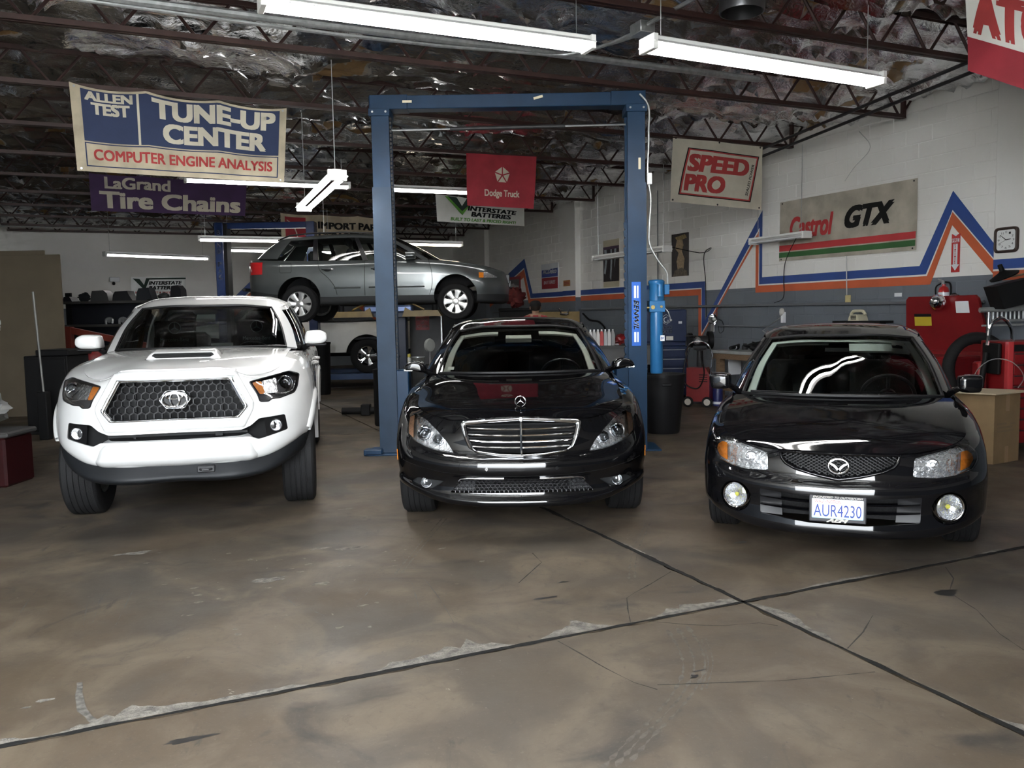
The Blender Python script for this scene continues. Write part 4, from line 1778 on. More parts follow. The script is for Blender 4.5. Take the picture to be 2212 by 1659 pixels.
        mo = side_mirror(car, [(x * 1.0, z) for x, z in mp], MATS['paint_black'], s < 0, 1.58, 1.74, ((.74, 1.68, 1.0), (.84, 1.68, 1.045)), 'paint_black')
        skin = B().box(s * .905, 1.585, 1.035, s * .985, 1.62, 1.052, .004)
        obj('mirror_indicator', skin, MATS['lamp_silver'], mo)
        # seam line under the bumper moulding
    skin_ring('bumper_seam', [(-.83, .503), (-.55, .452), (-.3, .432), (0, .424), (.3, .432), (.55, .452), (.83, .503)], fn, MATS['black_plastic'], car, .0022, 0, .03, False, 4)
    for x in (-.235, .235):
        q, n = fn(x, .478)
        obj('parking_sensor', B().cyl(q + n * .001, q - n * .01, .011, n=12), MATS['lamp_silver' if x < 0 else 'satin_black'], car)
    rp = rounded(rectp(-.415, .465, -.36, .515), .006)
    skin_ring('tow_cover', rp, fn, MATS['black_plastic'], car, .0018, 0, .02, True, 4)
    # glasshouse
    base = [(0, 1.34, 1.02), (.40, 1.39, 1.02), (.685, 1.54, 1.012), (.755, 1.62, .998), (.815, 2.6, .985), (.80, 3.55, 1.0), (.62, 4.3, 1.04), (0, 4.5, 1.05)]
    top = [(0, 2.10, 1.40), (.33, 2.13, 1.396), (.545, 2.22, 1.366), (.60, 2.32, 1.362), (.635, 2.75, 1.405), (.63, 3.35, 1.395), (.52, 3.72, 1.36), (0, 3.8, 1.375)]
    roof = [[(0, 2.09, 1.402), (.33, 2.12, 1.398), (.545, 2.21, 1.368), (.60, 2.30, 1.362)],
            [(0, 2.45, 1.462), (.33, 2.46, 1.452), (.53, 2.5, 1.428), (.625, 2.52, 1.388)],
            [(0, 3.0, 1.475), (.33, 3.0, 1.466), (.54, 3.0, 1.44), (.64, 3.0, 1.402)],
            [(0, 3.5, 1.435), (.33, 3.5, 1.428), (.52, 3.5, 1.408), (.62, 3.5, 1.375)],
            [(0, 3.8, 1.378), (.3, 3.79, 1.374), (.45, 3.75, 1.366), (.52, 3.72, 1.36)]]
    S = cabin(car, base, top, roof, 'paint_black')
    cen = (0, 2.6, 1.0)
    for s in (-1, 1):
        sub_panel('pillar_trim', S, s * 1.72, s * 1.97, .12, 1.9, MATS['interior_beige'], car, 5, 14, .01, -.04, cen)
        sub_panel('sun_visor', S, s * .55, s * 1.9, 1.80, 1.93, MATS['interior_beige'], car, 12, 4, .015, -.045, cen)
    sub_panel('inside_mirror', S, -.33, .33, 1.62, 1.78, MATS['interior_beige'], car, 10, 5, .04, -.05, cen)
    sub_panel('headliner', S, -1.9, 1.9, 1.93, 2.0, MATS['interior_dark'], car, 16, 3, .01, -.03, cen)
    p = [S.pt(u, v) for u, v in ((-1.72, .14), (-1.52, .14), (-1.52, .26), (-1.72, .26))]
    b = B()
    b.add([Vector(q) + Vector((0, .012, .0)) for q in p], [(0, 1, 2, 3)])
    obj('screen_sticker', b, MATS['white_letter'], car)
    b = B().box(-.70, 1.62, .80, .70, 2.0, .985, .06)
    obj('dashboard', b, MATS['interior_dark'], car, sharp=60)
    for x in (-.38, .38):
        seat(car, x, 2.6, .52, MATS['interior_dark'], .54, .6)
    obj('rear_bench', B().box(-.65, 3.45, .5, .65, 3.75, 1.1, .06), MATS['interior_dark'], car)
    steering(car, .38, 2.02, .93, MATS['satin_black'])
    obj('boot_lid', B().box(-.70, 4.35, .6, .70, 5.05, 1.03, .08), MATS['paint_black'], car, sharp=60)
    obj('cowl', B().box(-.72, 1.38, .90, .72, 1.60, 1.0, .02), MATS['black_plastic'], car)
    underbody(car, L, .78, .22, .62)
    for y in (.87, 4.03):
        inner_liner(car, y, .33, .37, .58, .885)
        for s in (-1, 1):
            wheel(car, s * .775, y, .335, .245, .235, s, 5)
    return car


build_sedan()
# ================================================================== dark compact sedan
def build_compact():
    L = 4.4
    a = R_(21.5)
    car = place_car('compact_sedan', 'small black sedan with winged oval badge and white Washington number plate', 1.92 - .047 * math.cos(a), 4.68 + .047 * math.sin(a), 21.5)
    PB = MATS['paint_black2']
    T = lambda xs, zs, zr: tail(xs, zs, zr, L, (1.6, 2.4, 3.2))
    rows = [
        [(0, .07, .165), (.3, .085, .17), (.5, .13, .185), (.655, .22, .23), (.745, .36, .262), (.785, .50, .24), (.80, 1.1, .19)] + T(.80, .19, .28),
        [(0, .012, .18), (.3, .028, .185), (.52, .09, .205), (.695, .205, .25), (.79, .36, .285), (.82, .52, .27), (.825, 1.1, .23)] + T(.825, .23, .31),
        [(0, -.004, .215), (.3, .012, .22), (.525, .077, .24), (.705, .195, .28), (.80, .36, .315), (.83, .54, .31), (.832, 1.1, .29)] + T(.832, .29, .34),
        [(0, .0, .25), (.3, .016, .255), (.525, .08, .272), (.705, .197, .305), (.803, .365, .345), (.833, .56, .36), (.836, 1.1, .37)] + T(.836, .37, .4),
        [(0, .012, .34), (.3, .027, .345), (.525, .09, .355), (.705, .205, .38), (.806, .37, .41), (.836, .58, .43), (.84, 1.1, .44)] + T(.842, .45, .48),
        [(0, -.008, .425), (.3, .008, .432), (.525, .072, .448), (.705, .19, .47), (.808, .37, .495), (.84, .6, .51), (.844, 1.1, .52)] + T(.845, .53, .55),
        [(0, .0, .465), (.3, .016, .475), (.52, .08, .49), (.70, .195, .515), (.805, .38, .54), (.84, .62, .56), (.846, 1.1, .58)] + T(.847, .59, .61),
        [(0, .03, .505), (.3, .045, .515), (.5, .105, .53), (.69, .215, .55), (.80, .39, .575), (.838, .63, .6), (.845, 1.1, .64)] + T(.845, .65, .67),
        [(0, .048, .60), (.3, .066, .60), (.49, .122, .612), (.68, .232, .63), (.788, .40, .65), (.83, .65, .675), (.838, 1.05, .71)] + T(.838, .74, .76),
        [(0, .06, .64), (.3, .078, .64), (.46, .13, .645), (.66, .24, .68), (.755, .39, .712), (.795, .66, .765), (.81, 1.0, .81)] + T(.815, .83, .85),
        [(0, .072, .66), (.3, .09, .662), (.42, .13, .665), (.60, .225, .705), (.678, .345, .735), (.71, .62, .79), (.718, .95, .85)] + T(.765, .885, .93),
    ]
    P = body_ring(rows, 88, 3)
    gr = [(-.318, .650), (-.16, .648), (0, .646), (.16, .648), (.318, .650), (.305, .617), (.285, .595), (.235, .57), (.12, .54), (0, .52), (-.12, .54), (-.235, .57), (-.285, .595), (-.305, .617)]
    gro = [(-.335, .662), (-.16, .66), (0, .658), (.16, .66), (.335, .662), (.325, .613), (.30, .583), (.245, .555), (.12, .522), (0, .50), (-.12, .522), (-.245, .555), (-.30, .583), (-.325, .613)]
    op = rounded([(-.442, .432), (-.15, .410), (.15, .410), (.442, .432), (.436, .280), (.15, .252), (-.15, .252), (-.436, .280)], .012, 3)
    head = rounded([(.395, .540), (.52, .533), (.63, .548), (.715, .575), (.745, .62), (.74, .655), (.695, .70), (.635, .702), (.402, .642)], .012, 3)
    fc, fr = (.588, .364), .094
    fog = [(fc[0] + fr * math.cos(t), fc[1] + fr * math.sin(t)) for t in np.linspace(0, 2 * math.pi, 28, endpoint=False)]
    cuts = [(gr, -.4, .4, False), (op, -.4, .35, False), (fog, -.4, .45, True), (head, -.4, .55, True)]
    body, bv = shell('body_shell', P, PB, car, cuts, [(.86, .29, .335, .56, 1.0), (3.47, .29, .335, .56, 1.0)], centre=(0, 2.2, .45))
    fn = lambda x, z: front_hit(bv, x, z)
    hr = [[(0, .074, .668), (.15, .078, .669), (.30, .092, .669), (.42, .132, .671)],
          [(0, .2, .722), (.25, .203, .722), (.45, .212, .716), (.60, .226, .710)],
          [(0, .36, .768), (.35, .355, .764), (.55, .348, .754), (.678, .347, .740)],
          [(0, .62, .82), (.4, .62, .817), (.6, .62, .808), (.712, .62, .795)],
          [(0, .92, .872), (.4, .93, .87), (.6, .94, .864), (.72, .95, .855)],
          [(0, 1.08, .888), (.4, 1.10, .89), (.6, 1.15, .89), (.72, 1.22, .885)]]
    hood_panel(car, hr, 'paint_black2')
    skin_band('grille_frame', gro, gr, fn, PB, car, .002, .008, 120, 5, .05)
    b = lattice(gr, fn, -.02, .030, .018, .0021, .006)
    obj('grille_mesh', b, MATS['satin_black'], car, smooth=False)
    obj('grille_core', B().box(-.33, .16, .49, .33, .17, .66), MATS['interior_dark'], car)
    # winged oval badge
    q, n = fn(0, .587)
    bd = bpy.data.objects.new('badge', None)
    COL.objects.link(bd)
    bd.parent = car
    bd.location = (0, q.y - .006, .589)
    ov = [(.054 * math.cos(t), 0, .043 * math.sin(t)) for t in np.linspace(0, 2 * math.pi, 40, endpoint=False)]
    obj('oval_ring', B().tube(ov, .0075, 8, closed=True), MATS['chrome'], bd)
    w = []
    for s in (1, -1):
        w.append([(s * x, z) for x, z in ((0, -.016), (.012, .002), (.028, .014), (.047, .021), (.044, .008), (.030, .000), (.018, -.012), (.008, -.026))])
    b = B()
    for p in w:
        b.prism(p, d0=-.006, d1=.004)
    obj('wing_mark', b, MATS['chrome'], bd, smooth=False)
    # lower opening: two blades per side, cooler behind
    for z in (.368, .318):
        pts = []
        for x in np.linspace(-.435, .435, 27):
            q, n = fn(x, z)
            dz = .016 * (abs(x) / .43) ** 2
            pts.append([(x, q.y + .05, z + dz - .014), (x, q.y + .006, z + dz - .004), (x, q.y + .004, z + dz), (x, q.y + .01, z + dz + .004), (x, q.y + .06, z + dz + .006)])
        obj('bumper_blade', B().grid(pts), PB, car)
    for s in (-1, 1):
        pl = [(s * .445, .43), (s * .32, .42), (s * .31, .27), (s * .44, .28)]
        skin_poly('blade_end', pl, lambda x, z: (fn(x, z)[0] + Vector((0, .02 + .32 * max(0, .44 - abs(x)), 0)), Vector((0, -1, 0))), MATS['satin_black'], car, 0, .03)
    obj('cooler', B().box(-.4, .18, .26, .4, .2, .42).box(-.33, .165, .33, .15, .18, .345), MATS['radiator'], car)
    for s in (-1, 1):
        hl = bpy.data.objects.new('head_lamp', None)
        COL.objects.link(hl)
        hl.parent = car
        inn = [p for p in rounded([(.395, .540), (.52, .533), (.622, .547), (.634, .700), (.402, .642)], .012, 3)]
        outr = [p for p in rounded([(.63, .549), (.715, .575), (.745, .62), (.74, .655), (.695, .70), (.641, .701)], .012, 3)]
        back = lambda x, z: (Vector((x, fn(x, z)[0].y + .035, z)), Vector((0, -1, 0)))
        skin_poly('reflector', [(s * x, z) for x, z in head], back, MATS['lamp_silver'], hl, 0, .03, -.03)
        am = rounded([(.648, .565), (.70, .585), (.725, .62), (.72, .65), (.69, .675), (.655, .67)], .01, 3)
        skin_poly('indicator', [(s * x, z) for x, z in am], lambda x, z: (Vector((x, fn(x, z)[0].y + .018, z)), Vector((0, -1, 0))), MATS['amber'], hl, 0, .03)
        skin_poly('lens', [(s * x, z) for x, z in inn], fn, MATS['lens'], hl, .012, .03, .014, bulge=.008)
        skin_poly('lens', [(s * x, z) for x, z in outr], fn, MATS['lens'], hl, .012, .03, .014, bulge=.006)
        q, n = fn(s * .50, .60)
        o_ = (s * .50, q.y + .012, .605)
        obj('bulb_shield', B().lathe([(.0, -.008), (.012, -.006), (.016, .004), (.028, .006), (.034, .02)], o_, (0, 1, 0), 20), MATS['lamp_silver'], hl)
        # big round driving lamp
        q, n = fn(s * fc[0], fc[1])
        fl = bpy.data.objects.new('fog_lamp', None)
        COL.objects.link(fl)
        fl.parent = car
        nn = Vector((s * .35, -1, 0)).normalized()
        fl.location = q + Vector((0, .03, 0))
        obj('bezel', B().lathe([(.070, -.05), (.073, .015), (.078, .02), (.083, .012), (.085, -.03)], (0, 0, 0), nn, 36), MATS['chrome'], fl)
        obj('reflector', B().lathe([(.0, -.035), (.03, -.028), (.055, -.01), (.071, .012)], (0, 0, 0), nn, 28), MATS['lamp_silver'], fl)
        obj('bulb', B().sphere(nn * -.01, .014, 10, 6), mat('yellow_bulb', (.65, .6, .08), .3), fl)
        obj('lens', B().lathe([(.0, .026), (.035, .022), (.06, .016), (.071, .010)], (0, 0, 0), nn, 28), MATS['lens'], fl)
        cup = B().lathe([(.086, -.06), (.0, -.07)], (0, 0, 0), nn, 28).lathe([(.10, -.09), (.094, .0)], (0, 0, 0), (0, -1, 0), 28)
        obj('lamp_well', cup, MATS['interior_dark'], fl)
        mp = rounded([(.765, .915), (.765, 1.028), (.918, 1.034), (.905, .912)], .03, 3)
        side_mirror(car, mp, PB, s < 0, 1.28, 1.42, ((.69, 1.40, .885), (.78, 1.40, .935)), 'paint_black2')
    # number plate in its frame
    q, n = fn(0, .345)
    t = bpy.data.objects.new('number_plate', None)
    COL.objects.link(t)
    t.parent = car
    t.location = (-.002, q.y - .018, .345)
    obj('plate_frame', B().box(-.155, 0, -.080, .155, .012, .080, .008), mat('plate_frame', (.035, .035, .04), .4), t)
    pm = bpy.data.materials.new('plate_face')
    pm.use_nodes = True
    nt = pm.node_tree
    tc = nt.nodes.new('ShaderNodeTexCoord')
    sp = nt.nodes.new('ShaderNodeSeparateXYZ')
    rp = nt.nodes.new('ShaderNodeValToRGB')
    rp.color_ramp.elements[0].color = (.45, .72, .88, 1)
    rp.color_ramp.elements[1].color = (.88, .90, .92, 1)
    rp.color_ramp.elements[1].position = .55
    nt.links.new(tc.outputs['Generated'], sp.inputs[0])
    nt.links.new(sp.outputs[2], rp.inputs[0])
    nt.links.new(rp.outputs[0], nt.nodes['Principled BSDF'].inputs['Base Color'])
    MATS['plate_face'] = pm
    obj('plate', B().box(-.140, -.003, -.058, .140, .004, .058, .004), pm, t)
    pf = lambda x, z: (Vector((x, -.004, z)), Vector((0, -1, 0)))
    blue = mat('plate_blue', (.02, .05, .28), .5)
    lettering('plate_number', 'AUR4230', (-.130, -.045, .128, .026), pf, blue, t, .0, off=.0015)
    lettering('plate_state', 'WASHINGTON', (-.125, .034, .02, .052), pf, mat('plate_red', (.5, .06, .06), .5), t, -.01, off=.0015)
    pf2 = lambda x, z: (Vector((x, -.0005, z)), Vector((0, -1, 0)))
    lettering('frame_motto', 'ENGINEERED TO OUTPERFORM', (-.135, .062, .135, .074), pf2, MATS['white_letter'], t, .02, .3, off=.0015)
    lettering('frame_mark', 'AEM', (-.06, -.078, .06, -.055), pf, MATS['white_letter'], t, .05, .4, off=.003)
    for x in (-.075, .075):
        obj('screw', B().cyl((x, -.008, .055), (x, .0, .055), .006, n=10), MATS['steel'], t)
    # cabin
    base = [(0, 1.06, .895), (.38, 1.10, .895), (.665, 1.24, .888), (.72, 1.33, .882), (.765, 2.05, .885), (.755, 2.85, .90), (.60, 3.55, .945), (0, 3.7, .95)]
    top = [(0, 1.72, 1.305), (.30, 1.74, 1.302), (.505, 1.81, 1.28), (.55, 1.90, 1.275), (.575, 2.35, 1.315), (.57, 2.9, 1.30), (.48, 3.2, 1.26), (0, 3.28, 1.275)]
    roof = [[(0, 1.71, 1.307), (.30, 1.73, 1.304), (.50, 1.80, 1.282), (.55, 1.89, 1.276)],
            [(0, 2.0, 1.362), (.30, 2.0, 1.352), (.49, 2.02, 1.332), (.567, 2.05, 1.298)],
            [(0, 2.5, 1.384), (.30, 2.5, 1.376), (.49, 2.5, 1.352), (.578, 2.5, 1.316)],
            [(0, 2.95, 1.345), (.30, 2.95, 1.338), (.46, 2.95, 1.322), (.56, 2.95, 1.295)],
            [(0, 3.28, 1.278), (.26, 3.27, 1.275), (.4, 3.23, 1.268), (.48, 3.2, 1.262)]]
    S = cabin(car, base, top, roof, 'paint_black2', side_glass='windscreen')
    cen = (0, 2.2, .9)
    for s in (-1, 1):
        sub_panel('pillar_trim', S, s * 1.70, s * 1.97, .10, 1.95, MATS['interior_grey'], car, 5, 14, .01, -.03, cen)
    sub_panel('headliner_edge', S, -1.9, 1.9, 1.86, 1.95, MATS['interior_grey'], car, 20, 4, .01, -.03, cen)
    v = sub_panel('sun_visor', S, .22, 1.72, 1.58, 1.88, MATS['interior_grey'], car, 14, 6, .015, -.045, cen)
    sub_panel('sun_visor', S, -1.7, -.25, 1.86, 1.93, MATS['interior_grey'], car, 14, 4, .015, -.045, cen)
    b = B()
    b.add([Vector(S.pt(u, w_)) + Vector((0, .028, -.01)) for u, w_ in ((1.20, 1.66), (1.56, 1.66), (1.56, 1.80), (1.20, 1.80))], [(0, 1, 2, 3)])
    obj('visor_label', b, MATS['white_letter'], car)
    sub_panel('toll_tag', S, 1.22, 1.5, 1.66, 1.74, MATS['satin_black'], car, 4, 3, .01, -.022, cen)
    sub_panel('inside_mirror', S, -.32, .28, 1.62, 1.76, MATS['satin_black'], car, 8, 4, .03, -.06, cen)
    obj('dashboard', B().box(-.68, 1.30, .70, .68, 1.68, .86, .06), MATS['interior_dark'], car, sharp=60)
    obj('cowl', B().box(-.66, 1.10, .80, .66, 1.30, .872, .02), MATS['black_plastic'], car)
    for x in (-.34, .34):
        seat(car, x, 2.15, .46, MATS['interior_dark'], .5, .58)
    obj('rear_bench', B().box(-.6, 2.9, .45, .6, 3.15, 1.0, .06), MATS['interior_dark'], car)
    steering(car, .34, 1.66, .84, MATS['satin_black'])
    for pts in ([(-.60, 1.17, .915), (-.30, 1.13, .912), (-.02, 1.12, .90)], [(-.05, 1.12, .915), (.28, 1.13, .922), (.52, 1.17, .90)]):
        wiper(car, pts)
    obj('boot_lid', B().box(-.66, 3.6, .55, .66, 4.28, .945, .06), PB, car, sharp=60)
    underbody(car, L, .70, .19, .55)
    for y in (.86, 3.47):
        inner_liner(car, y, .29, .333, .54, .80)
        for s in (-1, 1):
            wheel(car, s * .725, y, .295, .195, .20, s, 5)
    return car


build_compact()
# ================================================================== white pickup nose-on
def build_pickup():
    L = 5.39
    a = R_(-12.5)
    car = place_car('white_pickup', 'white double-cab pickup facing out with hexagonal mesh grille and bonnet scoop', -2.37 + .015 * math.cos(a), 5.69 - .015 * math.sin(a), -12.5, cat='pickup')
    PW = MATS['paint_white']
    T = lambda xs, zs, zr: tail(xs, zs, zr, L, (1.75, 2.7, 3.6))
    rows = [
        [(0, .12, .47), (.45, .12, .474), (.60, .18, .495), (.745, .31, .548), (.84, .46, .59), (.89, .60, .60), (.90, 1.2, .50)] + T(.885, .45, .55),
        [(0, .07, .495), (.45, .07, .50), (.605, .135, .52), (.762, .275, .575), (.865, .45, .625), (.925, .62, .64), (.93, 1.2, .56)] + T(.915, .50, .60),
        [(0, .055, .54), (.46, .055, .545), (.615, .122, .56), (.775, .265, .605), (.876, .45, .66), (.935, .64, .69), (.938, 1.2, .62)] + T(.92, .58, .66),
        [(0, .055, .65), (.47, .058, .65), (.62, .122, .66), (.78, .265, .69), (.88, .45, .72), (.938, .66, .75), (.942, 1.2, .72)] + T(.925, .70, .76),
        [(0, .06, .80), (.47, .07, .80), (.63, .14, .805), (.785, .285, .81), (.88, .47, .83), (.936, .68, .85), (.94, 1.2, .84)] + T(.928, .84, .88),
        [(0, .07, .90), (.47, .09, .90), (.63, .17, .895), (.78, .315, .895), (.872, .49, .91), (.928, .70, .93), (.935, 1.2, .94)] + T(.926, .94, .96),
        [(0, .085, 1.0), (.45, .12, 1.0), (.62, .225, .995), (.765, .365, .99), (.86, .53, 1.0), (.912, .74, 1.03), (.922, 1.2, 1.06)] + T(.918, 1.05, 1.06),
        [(0, .105, 1.10), (.40, .145, 1.10), (.555, .255, 1.075), (.70, .40, 1.085), (.795, .55, 1.105), (.852, .76, 1.135), (.875, 1.2, 1.165)] + T(.895, 1.15, 1.14),
        [(0, .135, 1.152), (.36, .16, 1.150), (.475, .245, 1.092), (.62, .38, 1.098), (.69, .52, 1.13), (.715, .78, 1.18), (.735, 1.2, 1.222)] + T(.84, 1.205, 1.20),
    ]
    P = body_ring(rows, 92, 4)
    hexo = [(-.385, 1.092), (.385, 1.092), (.492, .885), (.486, .868), (.428, .798), (-.428, .798), (-.486, .868), (-.492, .885)]
    hexi = [(-.362, 1.072), (.362, 1.072), (.46, .882), (.455, .87), (.408, .818), (-.408, .818), (-.455, .87), (-.46, .882)]
    slot = rounded([(-.548, .79), (-.50, .742), (-.44, .718), (.44, .718), (.50, .742), (.548, .79), (.60, .786), (.61, .645), (.55, .637), (.495, .664), (-.495, .664), (-.55, .637), (-.61, .645), (-.60, .786)], .012, 3)
    fog = rounded([(.592, .786), (.735, .798), (.752, .684), (.605, .643)], .022, 4)
    slot2 = rounded([(-.752, .684), (-.735, .798), (-.56, .788), (-.505, .742), (-.44, .716), (.44, .716), (.505, .742), (.56, .788), (.735, .798), (.752, .684), (.55, .637), (.495, .664), (-.495, .664), (-.55, .637)], .015, 3)
    head = rounded([(.497, 1.048), (.765, 1.098), (.835, 1.072), (.822, .985), (.802, .945), (.70, .918), (.645, .918), (.628, .902), (.568, .905), (.552, .955)], .012, 3)
    cuts = [(hexi, -.4, .4, False), (slot2, -.4, .55, False), (head, -.4, .62, True)]
    body, bv = shell('body_shell', P, PW, car, cuts, [(.92, .40, .47, .6, 1.1), (4.16, .40, .47, .6, 1.1)], centre=(0, 2.6, .8))
    fn = lambda x, z: front_hit(bv, x, z)
    hr = [[(0, .137, 1.160), (.14, .14, 1.160), (.27, .15, 1.159), (.36, .162, 1.156)],
          [(0, .26, 1.188), (.22, .26, 1.186), (.38, .252, 1.15), (.478, .247, 1.098)],
          [(0, .40, 1.208), (.30, .395, 1.20), (.50, .385, 1.145), (.622, .382, 1.104)],
          [(0, .54, 1.22), (.38, .535, 1.208), (.58, .525, 1.165), (.692, .522, 1.136)],
          [(0, .80, 1.242), (.40, .79, 1.234), (.62, .785, 1.205), (.718, .78, 1.186)],
          [(0, 1.15, 1.262), (.42, 1.16, 1.256), (.65, 1.18, 1.238), (.738, 1.2, 1.227)],
          [(0, 1.33, 1.262), (.42, 1.35, 1.26), (.66, 1.40, 1.248), (.745, 1.45, 1.238)]]
    ho, hb, HR = hood_panel(car, hr, 'paint_white')
    # raised scoop on the bonnet
    sc = bpy.data.objects.new('bonnet_scoop', None)
    COL.objects.link(sc)
    sc.parent = car
    prof = []
    for y, hw, zt in ((.498, .262, .0), (.515, .265, .042), (.56, .265, .052), (.80, .25, .042), (1.0, .225, .02), (1.12, .19, .0)):
        row = []
        for t in np.linspace(-1, 1, 21):
            x = t * hw
            hit = hb.ray_cast(Vector((x, y, 2)), Vector((0, 0, -1)))
            z = hit[0].z
            e = min(1., (1 - abs(t)) / .16)
            row.append((x, y, z - .002 + zt * (e * e * (3 - 2 * e))))
        prof.append(row)
    G = loft(prof, 41, 4)
    sbv = BVHTree.FromPolygons([Vector(p) for p in G.reshape(-1, 3)], [(i * 41 + j, i * 41 + j + 1, i * 41 + j + 42, i * 41 + j + 41) for i in range(G.shape[0] - 1) for j in range(40)])
    obj('scoop_skin', B().grid(G.tolist()), PW, sc, sharp=40)
    op = rounded([(-.222, 1.238), (-.205, 1.256), (.205, 1.256), (.222, 1.238), (.19, 1.222), (-.19, 1.222)], .006, 3)
    
    def sf(x, z):
        h = sbv.ray_cast(Vector((x, -1, z)), Vector((0, 1, 0)))
        return (h[0] if h[0] is not None else Vector((x, .55, z)), Vector((0, -.9, .4)))

    skin_poly('scoop_mouth', op, sf, MATS['satin_black'], sc, .004, .02, .02)
    for z in (1.230, 1.239, 1.248):
        obj('scoop_slat', B().tube([sf(x, z)[0] + Vector((0, -.008, 0)) for x in np.linspace(-.2, .2, 8)], .0025, 4), MATS['lower_grey'], sc)
    # chrome hexagon, mesh, badge
    skin_band('grille_frame', hexo, hexi, fn, MATS['chrome'], car, .004, .012, 150, 6, .05)
    lip_o = [(-.40, 1.150), (.40, 1.150), (.53, .905), (.525, .858), (.462, .732), (-.462, .732), (-.525, .858), (-.53, .905)]
    skin_band('grille_surround', lip_o, [(x * 1.02, z if abs(z - .945) < .1 else (z + .006 if z > .95 else z - .006)) for x, z in hexo], fn, PW, car, .0, .016, 150, 6, .03, .5)
    b = hex_mesh(hexi, lambda x, z: (Vector((x, fn(x, z)[0].y + .03, z)), None), 0., .0525, .062, .0042, .03)
    obj('grille_mesh', b, mat('grille_black', (.004, .004, .0045), .38, spec=.15), car, smooth=False)
    obj('radiator', B().box(-.50, .26, .80, .50, .28, 1.08), MATS['radiator'], car)
    g = B().box(-.46, .225, .93, .46, .245, .945).box(-.30, .22, .8, -.285, .24, 1.08).box(.285, .22, .8, .30, .24, 1.08)
    obj('radiator_frame', g, MATS['lower_grey'], car)
    bd = bpy.data.objects.new('badge', None)
    COL.objects.link(bd)
    bd.parent = car
    q, n = fn(0, .948)
    bd.location = (0, q.y - .002, .948)
    hx = rounded([(-.112, 0), (-.062, .066), (.062, .066), (.112, 0), (.062, -.066), (-.062, -.066)], .01, 3)
    hi = rounded([(-.098, 0), (-.055, .057), (.055, .057), (.098, 0), (.055, -.057), (-.055, -.057)], .01, 3)
    flat = lambda x, z: (Vector((x, 0, z)), Vector((0, -1, 0)))
    skin_band('badge_frame', hx, hi, flat, MATS['chrome'], bd, .002, .006, 90, 4, .03)
    skin_poly('badge_plate', hi, flat, MATS['satin_black'], bd, -.004, .05)
    ell = lambda rx, rz, cx=0, cz=0: [(cx + rx * math.cos(t), -.008, cz + rz * math.sin(t)) for t in np.linspace(0, 2 * math.pi, 36, endpoint=False)]
    obj('badge_ovals', B().tube(ell(.082, .053), .0085, 8, True).tube(ell(.03, .048), .0075, 8, True).tube(ell(.055, .019, 0, .024), .0075, 8, True), MATS['chrome'], bd)
    # lower slot contents
    obj('slot_back', B().box(-.62, .22, .60, .62, .235, .80).box(-.8, .40, .60, .8, .41, .80), MATS['interior_dark'], car)
    obj('slot_bar', B().box(-.47, .16, .682, .47, .18, .70).box(-.30, .15, .67, -.285, .2, .73).box(.25, .15, .67, .30, .2, .71), MATS['lower_grey'], car)
    for s in (-1, 1):
        back = lambda x, z: (Vector((x, fn(x, z)[0].y + .03, z)), Vector((0, -1, 0)))
        skin_poly('fog_panel', [(s * x, z) for x, z in fog], back, MATS['black_plastic'], car, 0, .04)
        q, n = fn(s * .67, .724)
        fl = bpy.data.objects.new('fog_lamp', None)
        COL.objects.link(fl)
        fl.parent = car
        fl.location = q + Vector((0, .02, 0))
        nn = Vector((s * .3, -1, 0)).normalized()
        obj('bezel', B().lathe([(.045, -.02), (.048, .008), (.044, .012), (.04, .004)], (0, 0, 0), nn, 26), MATS['satin_black'], fl)
        obj('reflector', B().lathe([(0, -.012), (.025, -.008), (.042, .006)], (0, 0, 0), nn, 22), MATS['lamp_silver'], fl)
        obj('lens', B().lathe([(0, .016), (.025, .013), (.042, .006)], (0, 0, 0), nn, 22), MATS['lens'], fl)
        # head lamp
        hl = bpy.data.objects.new('head_lamp', None)
        COL.objects.link(hl)
        hl.parent = car
        hp = [(s * x, z) for x, z in head]
        bk = lambda x, z: (Vector((x, fn(x, z)[0].y + .06, z)), Vector((0, -1, 0)))
        skin_poly('housing', hp, bk, MATS['lamp_dark'], hl, 0, .04, -.06)
        r1 = rounded([(.575, 1.045), (.672, 1.06), (.685, .955), (.60, .955)], .01, 2)
        r2 = rounded([(.512, 1.04), (.572, 1.046), (.60, .955), (.565, .955)], .01, 2)
        md = lambda x, z: (Vector((x, fn(x, z)[0].y + .028, z)), Vector((0, -1, 0)))
        skin_poly('reflector', [(s * x, z) for x, z in r1], md, MATS['lamp_silver'], hl, 0, .04, .02)
        skin_poly('indicator', [(s * x, z) for x, z in r2], md, MATS['amber'], hl, 0, .04, .02)
        q, n = fn(s * .738, 1.012)
        o_ = (s * .738, q.y + .018, 1.012)
        nn = Vector((s * .35, -1, 0)).normalized()
        obj('bezel_ring', B().lathe([(.046, -.03), (.05, .0), (.056, .006), (.06, -.002), (.062, -.03)], o_, nn, 30), MATS['chrome'], hl)
        obj('projector', B().lathe([(0, .012), (.02, .008), (.036, -.004), (.046, -.02)], o_, nn, 24), MATS.get('projector') or mat('projector', (.16, .17, .18), .06, .85), hl)
        skin_ring('light_guide', [(s * .668, .95), (s * .74, .945), (s * .79, .965), (s * .805, 1.02)], md, MATS['lamp_silver'], hl, .007, .012, .03, False)
        skin_ring('lamp_brow', [(s * .505, 1.05), (s * .62, 1.072), (s * .76, 1.097), (s * .825, 1.075)], fn, MATS['chrome'], hl, .005, .0, .03, False)
        skin_poly('lens', hp, fn, MATS['lens'], hl, .003, .03)
        skin_ring('lamp_seal', hp, fn, MATS['satin_black'], hl, .005, .001, .03, True)
